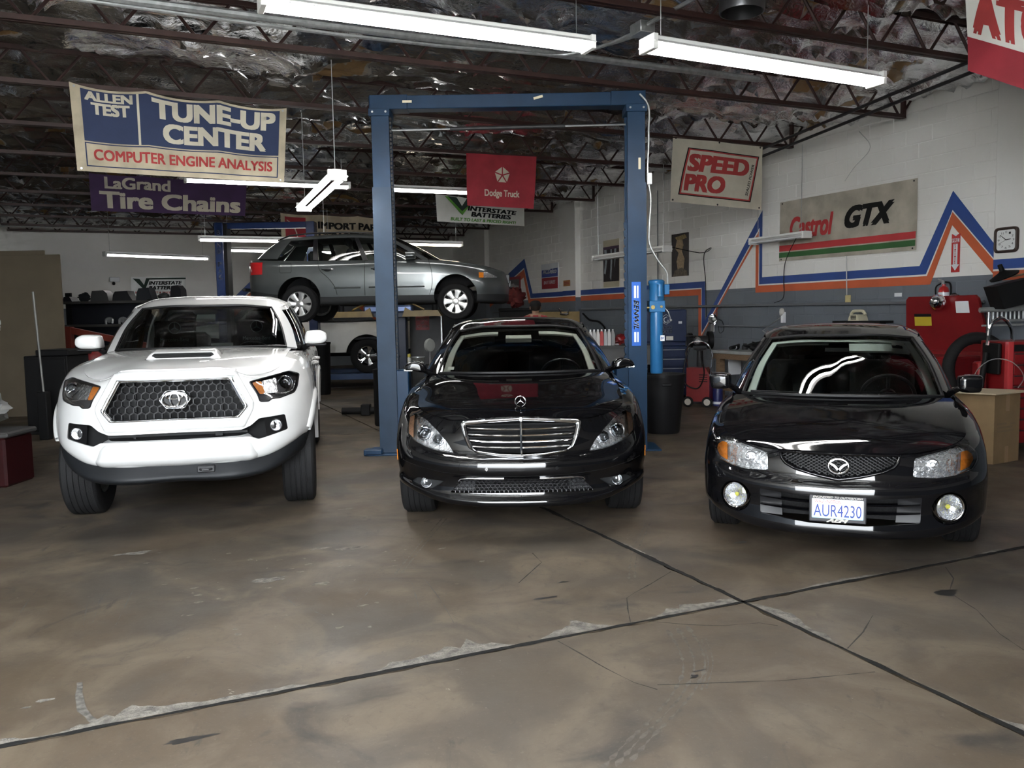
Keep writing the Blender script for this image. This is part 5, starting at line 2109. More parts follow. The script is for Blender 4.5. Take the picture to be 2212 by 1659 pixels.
        mp = rounded([(.85, 1.27), (.868, 1.385), (1.0, 1.395), (1.055, 1.365), (1.062, 1.30), (1.02, 1.268)], .025, 3)
        mo = side_mirror(car, mp, PW, s < 0, 1.62, 1.80, ((.83, 1.74, 1.22), (.90, 1.74, 1.27)))
        obj('mirror_base', B().box(s * .86, 1.66, 1.245, s * 1.05, 1.80, 1.275, .012), MATS['black_plastic'], mo)
    # white skid panel and black valance
    sk = rounded([(-.49, .668), (.49, .668), (.545, .638), (.585, .505), (.52, .478), (-.52, .478), (-.585, .505), (-.545, .638)], .02, 3)
    rowsk = []
    for z, y, hw in ((.668, .055, .47), (.655, .022, .495), (.63, .008, .52), (.545, .0, .552), (.53, .006, .56), (.495, .04, .56), (.478, .075, .53)):
        row = []
        for t in np.linspace(-1, 1, 41):
            x = t * hw
            e = max(0, abs(t) - .86) / .14
            row.append((x, y + .10 * e * e + .03 * t * t, z + .004 * t * t))
        rowsk.append(row)
    obj('skid_panel', B().grid(loft(rowsk, 50, 3).tolist()), PW, car, sharp=40)
    rv = [[(0, .09, .50), (.45, .09, .50), (.62, .16, .52), (.77, .30, .58), (.87, .47, .63), (.90, .60, .64)],
          [(0, .06, .44), (.45, .06, .445), (.62, .13, .46), (.76, .27, .51), (.85, .44, .55), (.88, .60, .56)],
          [(0, .04, .39), (.45, .045, .39), (.60, .11, .405), (.72, .24, .44), (.80, .40, .47), (.84, .56, .48)],
          [(0, .08, .365), (.45, .085, .365), (.58, .15, .378), (.69, .27, .41), (.76, .42, .44), (.80, .56, .45)],
          [(0, .30, .38), (.45, .30, .38), (.55, .34, .39), (.62, .42, .41), (.68, .50, .43), (.72, .58, .44)]]
    G = loft([mirror_row(r) for r in rv], 60, 4)
    obj('valance', B().grid(G.tolist()), mat('valance_black', (.008, .009, .0105), .5), car, sharp=50)
    obj('tow_hook', B().box(.13, .03, .425, .25, .10, .475, .006).tube([(.15, .03, .45), (.17, -.0, .45), (.21, -.0, .45), (.23, .03, .45)], .008, 6), MATS['dark_iron'], car)
    # cabin
    base = [(0, 1.32, 1.262), (.42, 1.36, 1.262), (.70, 1.50, 1.252), (.79, 1.60, 1.235), (.865, 2.35, 1.205), (.865, 3.2, 1.20), (.80, 3.52, 1.2), (0, 3.58, 1.2)]
    top = [(0, 1.86, 1.632), (.34, 1.89, 1.63), (.56, 1.97, 1.612), (.63, 2.06, 1.612), (.685, 2.5, 1.655), (.68, 3.05, 1.65), (.63, 3.32, 1.63), (0, 3.38, 1.63)]
    roof = [[(0, 1.85, 1.634), (.34, 1.88, 1.632), (.56, 1.96, 1.615), (.63, 2.05, 1.613)],
            [(0, 2.1, 1.70), (.34, 2.12, 1.695), (.54, 2.16, 1.675), (.66, 2.22, 1.632)],
            [(0, 2.5, 1.735), (.34, 2.5, 1.728), (.55, 2.5, 1.706), (.69, 2.5, 1.655)],
            [(0, 3.0, 1.73), (.34, 3.0, 1.725), (.55, 3.0, 1.705), (.685, 3.0, 1.652)],
            [(0, 3.38, 1.635), (.34, 3.37, 1.634), (.54, 3.35, 1.632), (.63, 3.32, 1.63)]]
    S = cabin(car, base, top, roof, 'paint_white', glass='windscreen_dim', quarter=False)
    cen = (0, 2.6, 1.2)
    sub_panel('inside_mirror', S, -.22, .22, 1.55, 1.78, MATS['interior_grey'], car, 8, 4, .03, -.05, cen)
    obj('dashboard', B().box(-.76, 1.55, 1.0, .76, 1.95, 1.215, .06), MATS['interior_dark'], car, sharp=60)
    obj('cowl', B().box(-.70, 1.36, 1.12, .70, 1.56, 1.24, .02), MATS['black_plastic'], car)
    for x in (-.38, .38):
        seat(car, x, 2.45, .75, MATS['interior_dark'], .54, .6)
        # seat cover star
        star_emblem_b = star_emblem(B(), (x, 2.44, 1.43), .055, .004)
        obj('seat_cover_star', star_emblem_b, mat('seat_print', (.16, .20, .20), .7), car)
        lettering('seat_cover_print', 'Mercedes-Benz', (x - .13, 1.30, x + .13, 1.335), lambda a_, z: (Vector((a_, 2.42, z)), Vector((0, -1, 0))), MATS['seat_print'], car, .0, off=.001)
        obj('seat_cover', B().box(x - .19, 2.46, 1.22, x + .19, 2.50, 1.5, .018), MATS['interior_dark'], car)
    steering(car, .38, 2.0, 1.12, MATS['satin_black'])
    # bed, door seams, flares
    obj('cargo_bed', B().box(-.80, 3.60, .75, .80, 5.3, .80).box(-.82, 3.58, .75, .82, 3.62, 1.2), MATS['black_plastic'], car)
    underbody(car, L, .62, .35, .9, .4)
    for y in (.92, 4.16):
        inner_liner(car, y, .40, .468, .55, .90)
        for s in (-1, 1):
            rr = []
            for t in np.linspace(.52 if y < 2 else .1, math.pi - .1, 26):
                row = []
                for k, (dx, dr) in enumerate(((-.012, .075), (.016, .06), (.022, .03), (.018, .0), (-.03, .0))):
                    yy, zz = y - (.47 + dr) * math.cos(t), .40 + (.47 + dr) * math.sin(t)
                    hit = bv.ray_cast(Vector((s * 1.6, yy, max(zz, .62))), Vector((-s, 0, 0)))
                    xx = abs(hit[0].x) if hit[0] is not None else .93
                    row.append((s * (xx + dx), yy, zz))
                rr.append(row)
            obj('arch_flare', B().grid(rr), PW, car, sharp=60)
            wheel(car, s * .80, y, .378, .255, .215, s, 6)
    for s in (-1, 1):
        for y in (1.72, 2.62, 3.55):
            pts = []
            for z in np.linspace(.56, 1.19, 12):
                hit = bv.ray_cast(Vector((s * 1.6, y, z)), Vector((-s, 0, 0)))
                if hit[0] is not None:
                    pts.append(hit[0])
            obj('door_seam', B().tube(pts, .003, 4), MATS['satin_black'], car)
        for y in (2.45, 3.4):
            hit = bv.ray_cast(Vector((s * 1.6, y, 1.06)), Vector((-s, 0, 0)))
            q = hit[0]
            obj('door_handle', B().tube([q + Vector((0, -.09, 0)), q + Vector((s * .035, -.06, 0)), q + Vector((s * .04, .06, 0)), q + Vector((0, .09, 0))], .016, 6), MATS['chrome' if False else 'paint_white'], car)
    return car


build_pickup()
# ================================================================== grey estate car up on the far lift
def build_estate():
    L = 4.54
    car = place_car('estate_car', 'grey estate car raised high on a lift, seen side-on', -.03, 14.9, -90, 1.53)
    PG = MATS['paint_grey']
    T = lambda xs, zs, zr: tail(xs, zs, zr, L, (1.7, 2.4, 3.3))
    up = [
        [(0, .0, .33), (.4, .03, .33), (.66, .15, .33), (.80, .33, .33), (.86, .6, .33), (.872, 1.2, .33)] + T(.875, .33, .44),
        [(0, -.01, .45), (.4, .02, .45), (.67, .14, .46), (.815, .33, .47), (.876, .6, .48), (.882, 1.2, .48)] + T(.886, .48, .52),
        [(0, .0, .56), (.4, .03, .56), (.66, .15, .57), (.81, .35, .58), (.878, .62, .59), (.886, 1.2, .60)] + T(.89, .60, .64),
        [(0, .04, .66), (.4, .07, .665), (.62, .19, .675), (.78, .39, .69), (.862, .66, .71), (.884, 1.2, .735)] + T(.886, .75, .78),
        [(0, .06, .70), (.4, .09, .71), (.58, .22, .735), (.72, .42, .765), (.82, .7, .80), (.862, 1.2, .845)] + T(.870, .865, .89),
        [(0, .08, .72), (.38, .11, .73), (.52, .24, .76), (.62, .44, .81), (.69, .75, .86), (.735, 1.15, .915)] + T(.815, .935, .97),
    ]
    P = body_ring(up, 110, 4, .42, 1.3)
    ar = [(.90, .31, .365, .5, 1.0), (3.55, .31, .365, .5, 1.0)]
    body, bv = shell('body_shell', P, PG, car, (), ar, centre=(0, 2.3, .55))
    lo = [
        [(0, .12, .17), (.4, .15, .17), (.62, .25, .18), (.74, .40, .19), (.80, .6, .2), (.82, 1.2, .19)] + T(.82, .19, .28),
        [(0, .02, .20), (.4, .05, .20), (.66, .17, .21), (.79, .35, .22), (.85, .6, .23), (.865, 1.2, .22)] + T(.868, .22, .31),
        [(0, .0, .33), (.4, .03, .33), (.66, .15, .33), (.80, .33, .33), (.86, .6, .33), (.872, 1.2, .33)] + T(.875, .33, .44)]
    P2 = body_ring(lo, 90, 3, .42, 1.3)
    shell('lower_cladding', P2, MATS['lower_grey'], car, (), ar, centre=(0, 2.3, .3))
    hr = [[(0, .082, .725), (.2, .09, .727), (.38, .112, .733), (.52, .243, .765)],
          [(0, .40, .84), (.3, .40, .835), (.5, .42, .82), (.622, .442, .815)],
          [(0, .75, .90), (.35, .75, .897), (.55, .75, .885), (.692, .75, .866)],
          [(0, 1.18, .945), (.4, 1.2, .945), (.6, 1.2, .94), (.737, 1.17, .92)]]
    hood_panel(car, hr, 'paint_grey')
    base = [(0, 1.15, .945), (.4, 1.20, .945), (.68, 1.36, .93), (.762, 1.46, .925), (.822, 2.42, .935), (.815, 3.25, .95), (.70, 4.26, .99), (0, 4.40, 1.0)]
    top = [(0, 1.95, 1.36), (.3, 1.98, 1.355), (.5, 2.05, 1.335), (.555, 2.14, 1.335), (.59, 2.6, 1.365), (.585, 3.30, 1.352), (.52, 3.92, 1.31), (0, 4.02, 1.33)]
    roof = [[(0, 1.94, 1.362), (.3, 1.97, 1.357), (.5, 2.04, 1.337), (.555, 2.13, 1.336)],
            [(0, 2.4, 1.425), (.3, 2.4, 1.415), (.5, 2.4, 1.395), (.58, 2.45, 1.36)],
            [(0, 3.1, 1.425), (.3, 3.1, 1.418), (.5, 3.1, 1.395), (.59, 3.1, 1.358)],
            [(0, 4.05, 1.345), (.3, 4.03, 1.342), (.45, 3.98, 1.33), (.52, 3.92, 1.312)]]
    cabin(car, base, top, roof, 'paint_grey', side_glass='windscreen')
    b = B().box(-.6, 3.2, .5, .6, 3.45, 1.12, .05)
    obj('rear_bench', b, MATS['interior_dark'], car)
    obj('headrest', B().box(-.45, 3.25, 1.12, -.2, 3.38, 1.28, .04), MATS['interior_dark'], car)
    obj('dashboard', B().box(-.66, 1.5, .75, .66, 1.85, .95, .05), MATS['interior_dark'], car)
    for x in (-.36, .36):
        seat(car, x, 2.3, .55, MATS['interior_dark'], .5, .58)
    sidep = lambda s: (lambda y, z: (lambda h: (h[0], h[1]) if h[0] is not None else (Vector((s * .88, y, z)), Vector((s, 0, 0))))(bv.ray_cast(Vector((s * 1.6, y, z)), Vector((-s, 0, 0)))))
    for s in (-1, 1):
        sp = sidep(s)
        for pts in ([(1.35, .92), (1.30, .75), (1.30, .45), (1.34, .34)], [(2.42, .93), (2.43, .6), (2.43, .34)], [(3.22, .93), (3.19, .80), (3.02, .62), (2.93, .48), (2.90, .36)]):
            obj('door_seam', B().tube([sp(y, z)[0] for y, z in crv([(a, c, 0) for a, c in pts], per=6)[:, :2]], .0045, 4), MATS['satin_black'], car)
        for y0, y1 in ((1.42, 2.36), (2.5, 2.95)):
            obj('side_moulding', B().tube([sp(y, .475)[0] for y in np.linspace(y0, y1, 10)], .014, 6), PG, car)
        for y in (2.22, 3.05):
            obj('door_handle', B().tube([sp(y + d, .79)[0] + Vector((s * e, 0, 0)) for d, e in ((-.09, .0), (-.07, .03), (.07, .03), (.09, .0))], .013, 6), PG, car)
            obj('handle_recess', B().sphere(sp(y, .785)[0], .07, 12, 6, (.12, 1, .5)), MATS['lower_grey'], car)
        # tail lamp wraps the corner
        b = B()
        G = []
        for z in np.linspace(.72, .93, 7):
            row = []
            for y in np.linspace(4.16, 4.44, 8):
                q, n = sp(y, z)
                row.append(tuple(q + Vector((s * .006, .0, 0))))
            G.append(row)
        obj('tail_lamp', b.grid(G), mat('tail_red', (.50, .012, .015), .15, coat=.6), car)
        obj('reversing_lamp', B().add([sp(y, z)[0] + Vector((s * .009, 0, 0)) for y, z in ((4.36, .77), (4.44, .77), (4.44, .83), (4.36, .83))], [(0, 1, 2, 3)]), MATS['lamp_silver'], car)
        # head lamp wraps the corner
        G = []
        for z in np.linspace(.0, 1, 5):
            G.append([tuple(sp(y, .605 + z * .095 * min(1, (y - .16) / .2))[0] + Vector((s * .006, -.004, 0))) for y in np.linspace(.20, .50, 9)])
        obj('head_lamp', B().grid(G), MATS['lamp_silver'], car)
        G = []
        for z in np.linspace(0, 1, 4):
            G.append([tuple(sp(y, .607 + z * .09)[0] + Vector((s * .010, 0, 0))) for y in np.linspace(.42, .50, 4)])
        obj('indicator', B().grid(G), MATS['amber'], car)
        obj('roof_rail', B().tube([(s * .56, y, z) for y, z in ((2.1, 1.345), (2.25, 1.41), (2.8, 1.435), (3.4, 1.425), (3.75, 1.39), (3.92, 1.325))], .014, 6), MATS['satin_black'], car)
        mp = [(.80, .945), (.80, 1.035), (.85, 1.06), (.94, 1.05), (.965, .98), (.93, .945)]
        side_mirror(car, mp, PG, s < 0, 1.56, 1.72, ((.74, 1.66, .93), (.82, 1.66, .97)), 'lower_grey')
    s = -1
    sp = sidep(-1)
    obj('fuel_flap', B().tube([sp(y, z)[0] for y, z in dens(rounded(rectp(3.66, .74, 3.86, .90), .03), .03)], .003, 4, True), MATS['satin_black'], car)
    obj('rear_bumper_trim', B().box(-.7, 4.50, .45, .7, 4.56, .50, .01), MATS['lower_grey'], car)
    obj('grille', B().box(-.3, -.02, .52, .3, .05, .68, .01), MATS['satin_black'], car)
    obj('plate_holder', B().box(-.26, -.04, .46, .26, .0, .57, .006), MATS['satin_black'], car)
    underbody(car, L, .62, .20, .5)
    for y in (.90, 3.55):
        inner_liner(car, y, .31, .362, .45, .84)
        for s in (-1, 1):
            wheel(car, s * .775, y, .312, .21, .205, s, 7, z=.215)


build_estate()


# ================================================================== older white pickup on the rack behind
def build_old_pickup():
    L = 5.25
    car = place_car('old_pickup', 'older cream white pickup with dark bed rail parked behind the lifted estate car', -7.1, 18.05, 90, .34, 'pickup')
    m = mat('paint_cream', (.72, .71, .66), .3, coat=.6, var=.05)
    T = lambda xs, zs, zr: tail(xs, zs, zr, L, (1.7, 2.6, 3.6))
    up = [[(0, .0, .45), (.5, .03, .45), (.8, .15, .45), (.90, .5, .45), (.91, 1.2, .45)] + T(.92, .44, .5),
          [(0, -.02, .6), (.5, .02, .6), (.82, .14, .6), (.92, .5, .62), (.935, 1.2, .62)] + T(.945, .62, .64),
          [(0, .02, .8), (.5, .05, .8), (.82, .18, .8), (.92, .5, .8), (.94, 1.2, .8)] + T(.955, .8, .8),
          [(0, .06, .95), (.5, .1, .95), (.75, .25, .95), (.87, .5, .96), (.92, 1.2, .98)] + T(.945, .98, .98),
          [(0, .08, 1.0), (.5, .12, 1.0), (.70, .28, 1.0), (.78, .5, 1.02), (.82, 1.2, 1.05)] + T(.92, 1.08, 1.08)]
    P = body_ring(up, 80, 3, .4, 1.2)
    shell('body_shell', P, m, car, (), [(.9, .37, .42, .6, 1.2), (4.10, .37, .44, .6, 1.2)], centre=(0, 2.5, .7))
    hr = [[(0, .1, 1.0), (.4, .12, 1.0), (.7, .28, 1.0)], [(0, .6, 1.06), (.4, .6, 1.06), (.78, .6, 1.03)], [(0, 1.25, 1.1), (.4, 1.25, 1.1), (.82, 1.2, 1.06)]]
    hood_panel(car, hr, 'paint_cream')
    base = [(0, 1.2, 1.1), (.4, 1.24, 1.1), (.72, 1.35, 1.09), (.80, 1.45, 1.08), (.85, 2.2, 1.08), (.85, 2.7, 1.08), (.84, 3.0, 1.08), (0, 3.05, 1.08)]
    top = [(0, 1.75, 1.56), (.35, 1.78, 1.56), (.56, 1.85, 1.55), (.62, 1.92, 1.55), (.67, 2.3, 1.57), (.67, 2.7, 1.56), (.64, 2.92, 1.55), (0, 2.95, 1.55)]
    roof = [[(0, 1.74, 1.562), (.3, 1.77, 1.562), (.62, 1.9, 1.552)], [(0, 2.3, 1.62), (.3, 2.3, 1.615), (.67, 2.3, 1.572)], [(0, 2.95, 1.555), (.3, 2.95, 1.555), (.64, 2.92, 1.552)]]
    cabin(car, base, top, roof, 'paint_cream', quarter=False)
    for s in (-1, 1):
        obj('bed_rail', B().box(s * .86, 3.12, 1.075, s * .95, 5.2, 1.105, .01), MATS['black_plastic'], car)
    obj('cargo_bed', B().box(-.86, 3.1, .70, .86, 5.2, .75).box(-.9, 3.08, .5, .9, 3.12, 1.07), MATS['black_plastic'], car)
    obj('cab_gap', B().box(.90, 3.07, .45, .952, 3.10, 1.06), MATS['satin_black'], car)
    underbody(car, L, .62, .35, .8)
    for y in (.9, 4.10):
        inner_liner(car, y, .37, .42 if y < 2 else .437, .5, .91)
        for s in (-1, 1):
            wheel(car, s * .80, y, .36, .235, .205, s, 5, 'chrome')
    # runway under it
    lift = thing('runway_lift', 'low blue runway lift under the older cream pickup', 'car lift', (-7.1, 18.05, 0), R_(-90))
    bl = mat('lift_blue_dark', (.02, .05, .13), .5, var=.2)
    for s in (-1, 1):
        obj('runway', B().box(s * .55, .05, .22, s * 1.05, 5.0, .34, .01), bl, lift)
    for y in (.1, 4.4):
        obj('cross_beam', B().box(-1.3, y, .02, 1.3, y + .25, .22, .01), bl, lift)


build_old_pickup()
# ================================================================== near two-post lift
def build_lift():
    bl = mat('lift_blue', (.006, .030, .072), .42, var=.18, vscale=4, spec=.25)
    bl2 = mat('lift_blue_faded', (.014, .032, .060), .5, var=.2, vscale=5, spec=.25)
    t = thing('two_post_lift', 'tall blue two-post car lift with overhead beam around the luxury sedan', 'car lift', (0, 8.95, 0))
    W, D = .20, .27

    def post(x0, x1, inner):
        s = inner
        xi, xo = (x1, x0) if s > 0 else (x0, x1)
        # C-section open towards the car
        prof = lambda w: [(xo, -.02), (xi, -.02), (xi, .03), (xi - s * .045, .03), (xi - s * .045, -.0), (xo + s * .02, -.0), (xo + s * .02, D - .02), (xi - s * .045, D - .02), (xi - s * .045, D - .05), (xi, D - .05), (xi, D), (xo, D)]
        p = prof(0)
        col = obj('post', B().prism(p, ex=(1, 0, 0), ey=(0, 1, 0), ez=(0, 0, 1), d0=.02, d1=2.88), bl2 if s > 0 else bl, t, smooth=False)
        obj('post_extension', B().prism([(x + (s * .012 if x == xo else -s * .004), y * .97 + .004) for x, y in p], ex=(1, 0, 0), ey=(0, 1, 0), ez=(0, 0, 1), d0=2.88, d1=3.70), bl, t, smooth=False)
        obj('base_plate', B().box(x0 - .14, -.12, 0, x1 + .14, D + .12, .022, .004), bl, t, smooth=False)
        obj('top_bracket', B().box(x0 - .015, -.035, 3.62, x1 + .01, D + .01, 3.70, .004), bl, t, smooth=False)
        for bx in (x0 + .03, x1 - .03):
            obj('bolt', B().cyl((bx, -.05, 3.66), (bx, -.03, 3.66), .011, n=8), MATS['galv'], t)
        return p
    post(-1.455, -1.255, 1)
    post(1.27, 1.47, -1)
    obj('overhead_beam', B().box(-1.47, .02, 3.70, 1.46, .20, 3.84, .006), bl, t, smooth=False)
    for x in (-1.46, 1.1):
        obj('beam_sleeve', B().box(x, .0, 3.695, x + (.40 if x < 0 else .37), .22, 3.845, .004), bl, t, smooth=False)
    obj('limit_bar', B().cyl((-1.25, .12, 3.50), (1.27, .12, 3.52), .012, n=8), MATS['steel'], t)
    obj('limit_bar_pad', B().cyl((-.62, .12, 3.505), (.62, .12, 3.515), .022, n=10), MATS['dark_iron'], t)
    tape = mat('tape', (.75, .68, .5), .7)
    for x, z, a in ((-1.06, 3.77, 0), (.33, 3.79, .25)):
        M = Matrix.Translation((x, -.003, z)) @ Matrix.Rotation(-a, 4, 'Y')
        obj('tape', B().box(-.05, 0, -.013, .05, .004, .013, M=M), tape, t, smooth=False)
    obj('tape', B().box(1.385, -.026, 3.02, 1.41, -.02, 3.14), tape, t, smooth=False)
    # chain hanging in the left post
    ch = B()
    z = .9
    while z < 3.6:
        ch.box(-1.262, .055, z, -1.242, .075, z + .03)
        z += .042
    o = obj('lift_chain', ch, MATS['dark_iron'], t, smooth=False)
    o['kind'] = 'stuff'
    # lock ladder on the right post
    ld = [(1.262, .6)]
    z = .6
    while z < 2.45:
        ld += [(1.262 - .022, z + .02), (1.262 - .026, z + .07), (1.262 - .004, z + .085)]
        z += .09
    ld += [(1.262, 2.5), (1.285, 2.5), (1.285, .6)]
    obj('lock_ladder', B().prism(ld, ex=(1, 0, 0), ey=(0, 0, 1), ez=(0, 1, 0), d0=.06, d1=.09), bl, t, smooth=False)
    # carriages and arms
    for s, x in ((1, -1.235), (-1, 1.25)):
        obj('carriage', B().box(x - s * .03, .02, .10, x + s * .11, .25, .92, .01), bl, t, smooth=False)
        for yy, dy in ((-.02, -.85), (.24, .9)):
            M = Matrix.Translation((x + s * .08, yy, .11)) @ Matrix.Rotation(math.atan2(dy, s * .5), 4, 'Z')
            obj('swing_arm', B().box(0, -.06, -.045, .82, .06, .045, .006, M), bl, t, smooth=False)
            p = M @ Vector((.78, 0, .06))
            obj('arm_pad', B().cyl(p, p + Vector((0, 0, .03)), .06, n=16), MATS['rubber'], t)
    obj('arm_restraint', B().box(-1.62, -.12, .0, -1.42, .02, .07, .01), bl, t, smooth=False)
    # maker's sign
    sg = mat('sign_blue', (.008, .11, .52), .35)
    p = obj('maker_sign', B().box(1.305, -.028, 1.14, 1.405, -.021, 1.83, .003), sg, t, smooth=False)
    f = lambda a, c: (Vector((1.305 + .1 * c, -.029, 1.83 - .69 * a)), Vector((0, -1, 0)))
    wl = mat('sign_white', (.78, .84, .90), .4)
    lettering('maker_name', 'BENWIL', (.28, .22, .74, .78), f, wl, t, .03, .3, off=.002)
    lettering('maker_line', 'LIFTS AND EQUIPMENT FOR SERVICE', (.30, .12, .72, .17), f, wl, t, .02, off=.002)
    for a0, a1 in ((.06, .25), (.78, .94)):
        for c0, c1 in ((.25, .48), (.58, .74)):
            b = B().add([f(*q)[0] + Vector((0, -.001, 0)) for q in ((a0, c0), (a1, c0), (a1, c1), (a0, c1))], [(0, 1, 2, 3)])
            obj('sign_bar', b, wl, t, smooth=False)
    # flexible conduit and switch box
    con = [(1.40, -.03, 3.80), (1.47, -.03, 3.72), (1.495, -.02, 3.4), (1.49, -.01, 2.9), (1.515, 0, 2.75), (1.50, 0, 2.4), (1.50, 0, 2.25), (1.60, 0, 2.05), (1.69, 0, 1.92), (1.70, 0, 1.80)]
    obj('conduit', B().tube(crv(con, per=6).tolist(), .011, 7), MATS['galv'], t)
    obj('switch_box', B().box(1.478, -.03, 2.86, 1.53, .02, 2.98, .005), mat('pale_box', (.7, .72, .72), .5), t, smooth=False)
    # hydraulic power unit
    u = thing('hydraulic_pump', 'bright blue hydraulic pump cylinder clamped beside the lift post', 'pump', (1.585, 9.0, 0))
    pb = mat('pump_blue', (.022, .13, .31), .3, var=.1)
    obj('reservoir', B().lathe([(0, .835), (.06, .835), (.068, .85), (.07, 1.5), (.06, 1.505), (0, 1.505)], n=28), pb, u)
    obj('motor', B().lathe([(0, 1.62), (.078, 1.62), (.082, 1.64), (.082, 1.80), (.088, 1.81), (.088, 1.835), (.07, 1.85), (0, 1.855)], n=28), pb, u)
    obj('motor_capacitor', B().cyl((.02, -.095, 1.67), (.02, -.095, 1.80), .03, n=14), pb, u)
    obj('motor_switch', B().box(.08, -.05, 1.69, .135, .04, 1.80, .006), pb, u, smooth=False)
    obj('valve_block', B().box(-.085, -.07, 1.50, .085, .07, 1.625, .008), pb, u, smooth=False)
    obj('valve_fitting', B().cyl((-.05, -.08, 1.555), (-.05, -.06, 1.555), .022, n=12).cyl((-.13, -.05, 1.55), (-.06, -.05, 1.55), .012, n=8).cyl((.04, -.085, 1.56), (.04, -.06, 1.56), .014, n=10), mat('brass', (.45, .33, .12), .35, .9), u)
    obj('release_lever', B().tube([(.09, -.03, 1.54), (.12, -.05, 1.50), (.145, -.06, 1.42)], .006, 6).sphere((.147, -.06, 1.41), .014, 10, 6), MATS['steel'], u)
    obj('pump_mount', B().box(-.125, -.02, 1.62, -.075, .05, 1.75, .005), bl, u, smooth=False)
    lb = obj('pump_label', B().box(.03, -.072, 1.19, .075, -.055, 1.25), mat('label_white', (.8, .82, .84), .5), u, smooth=False)
    lettering('pump_label_print', 'BW', (.035, 1.205, .07, 1.235), lambda x, z: (Vector((x, -.073, z)), Vector((0, -1, 0))), sg, u, .03, .3, off=.001)


build_lift()

# rubbish bin behind the pump
t = thing('rubbish_bin', 'tall black plastic rubbish bin standing below the blue pump', 'bin', (1.88, 10.25, 0))
bk = mat('bin_black', (.010, .010, .011), .45)
obj('bin_body', B().lathe([(0, 0), (.20, 0), (.21, .02), (.275, .70), (.285, .70), (.285, .735), (.265, .735), (.26, .70), (.19, .03), (0, .03)], n=32), bk, t)
obj('bin_handle', B().box(-.06, -.30, .60, .06, -.26, .64, .008), bk, t)


# ================================================================== banners and flags
class Sheet:
    def __init__(s, bl, br, tr, tl, wr=.010, seed=1, sag=.0, nrm=None, ph=0.):
        s.P = [Vector(p) for p in (bl, br, tr, tl)]
        s.O = s.P[0].copy()
        s.w = (s.P[1] - s.P[0]).length
        s.h = (s.P[3] - s.P[0]).length
        n = (s.P[1] - s.P[0]).cross(s.P[3] - s.P[0]).normalized()
        s.n = n if n.y < 0 else -n
        s.wr, s.seed, s.sag = wr, seed, sag

    def base(s, x, y):
        a = s.P[0].lerp(s.P[1], x)
        b = s.P[3].lerp(s.P[2], x)
        p = a.lerp(b, y) - s.O
        p.z -= s.sag * y * abs(math.sin(x * math.pi * 3)) ** .8
        X, Y = x * s.w, y * s.h
        k = s.seed
        d = math.sin(X * 5.1 + Y * 3.3 + k) * .6 + math.sin(X * 9.7 - Y * 6.1 + k * 2.3) * .3 + math.sin(Y * 8.3 + X * 2.1 + k * 1.7) * .35
        return p + s.n * (s.wr * d)

    def fn(s, x, y):
        p = s.base(x, y)
        return p, s.n

    def build(s, name, label, m, cat='banner', group=None):
        t = thing(name, label, cat, s.O, 0, group)
        nx, ny = max(8, int(s.w / .03)), max(6, int(s.h / .03))
        G = [[tuple(s.base(i / nx, j / ny)) for i in range(nx + 1)] for j in range(ny + 1)]
        obj('cloth', B().grid(G), m, t, sharp=180, fix=False)
        return t

    def rect(s, t, name, x0, y0, x1, y1, m, off=.003):
        nx, ny = max(2, int((x1 - x0) * s.w / .04)), max(2, int((y1 - y0) * s.h / .04))
        G = [[tuple(s.base(x0 + (x1 - x0) * i / nx, y0 + (y1 - y0) * j / ny) + s.n * off) for i in range(nx + 1)] for j in range(ny + 1)]
        return obj(name, B().grid(G), m, t, sharp=180, fix=False)

    def frame(s, t, name, x0, y0, x1, y1, w, m, off=.004):
        wx, wy = w / s.w, w / s.h
        b = B()
        for a in ((x0, y0, x1, y0 + wy), (x0, y1 - wy, x1, y1), (x0, y0, x0 + wx, y1), (x1 - wx, y0, x1, y1)):
            nx, ny = max(1, int((a[2] - a[0]) * s.w / .04)), max(1, int((a[3] - a[1]) * s.h / .04))
            b.grid([[tuple(s.base(a[0] + (a[2] - a[0]) * i / nx, a[1] + (a[3] - a[1]) * j / ny) + s.n * off) for i in range(nx + 1)] for j in range(ny + 1)])
        return obj(name, b, m, t, sharp=180, fix=False)

    def poly(s, t, name, pts, m, off=.004, step=.06):
        q = [(x * s.w, y * s.h) for x, y in pts]
        return patch_on(name, q, lambda x, y: s.fn(x / s.w, y / s.h), m, t, off, step)

    def text(s, t, txt, x0, y0, x1, y1, m, bold=.03, shear=0., off=.006, name='lettering', space=1., line=1.):
        return lettering(name, txt, (x0, y0, x1, y1), s.fn, m, t, bold, shear, space, off, .06 / max(s.w, .5), line=line)


def cloth(name, col, var=.12, rough=.8):
    return mat(name, col, rough, var=var, vscale=3.5, bump=.15, bscale=30, detail=6)


cream = cloth('cream_cloth', (.55, .475, .345), .35)
navy = cloth('navy_print', (.022, .035, .09))
redp = cloth('red_print', (.42, .045, .045), .2)
blackp = cloth('black_print', (.012, .012, .012))
white_p = cloth('white_print', (.62, .57, .46), .2)

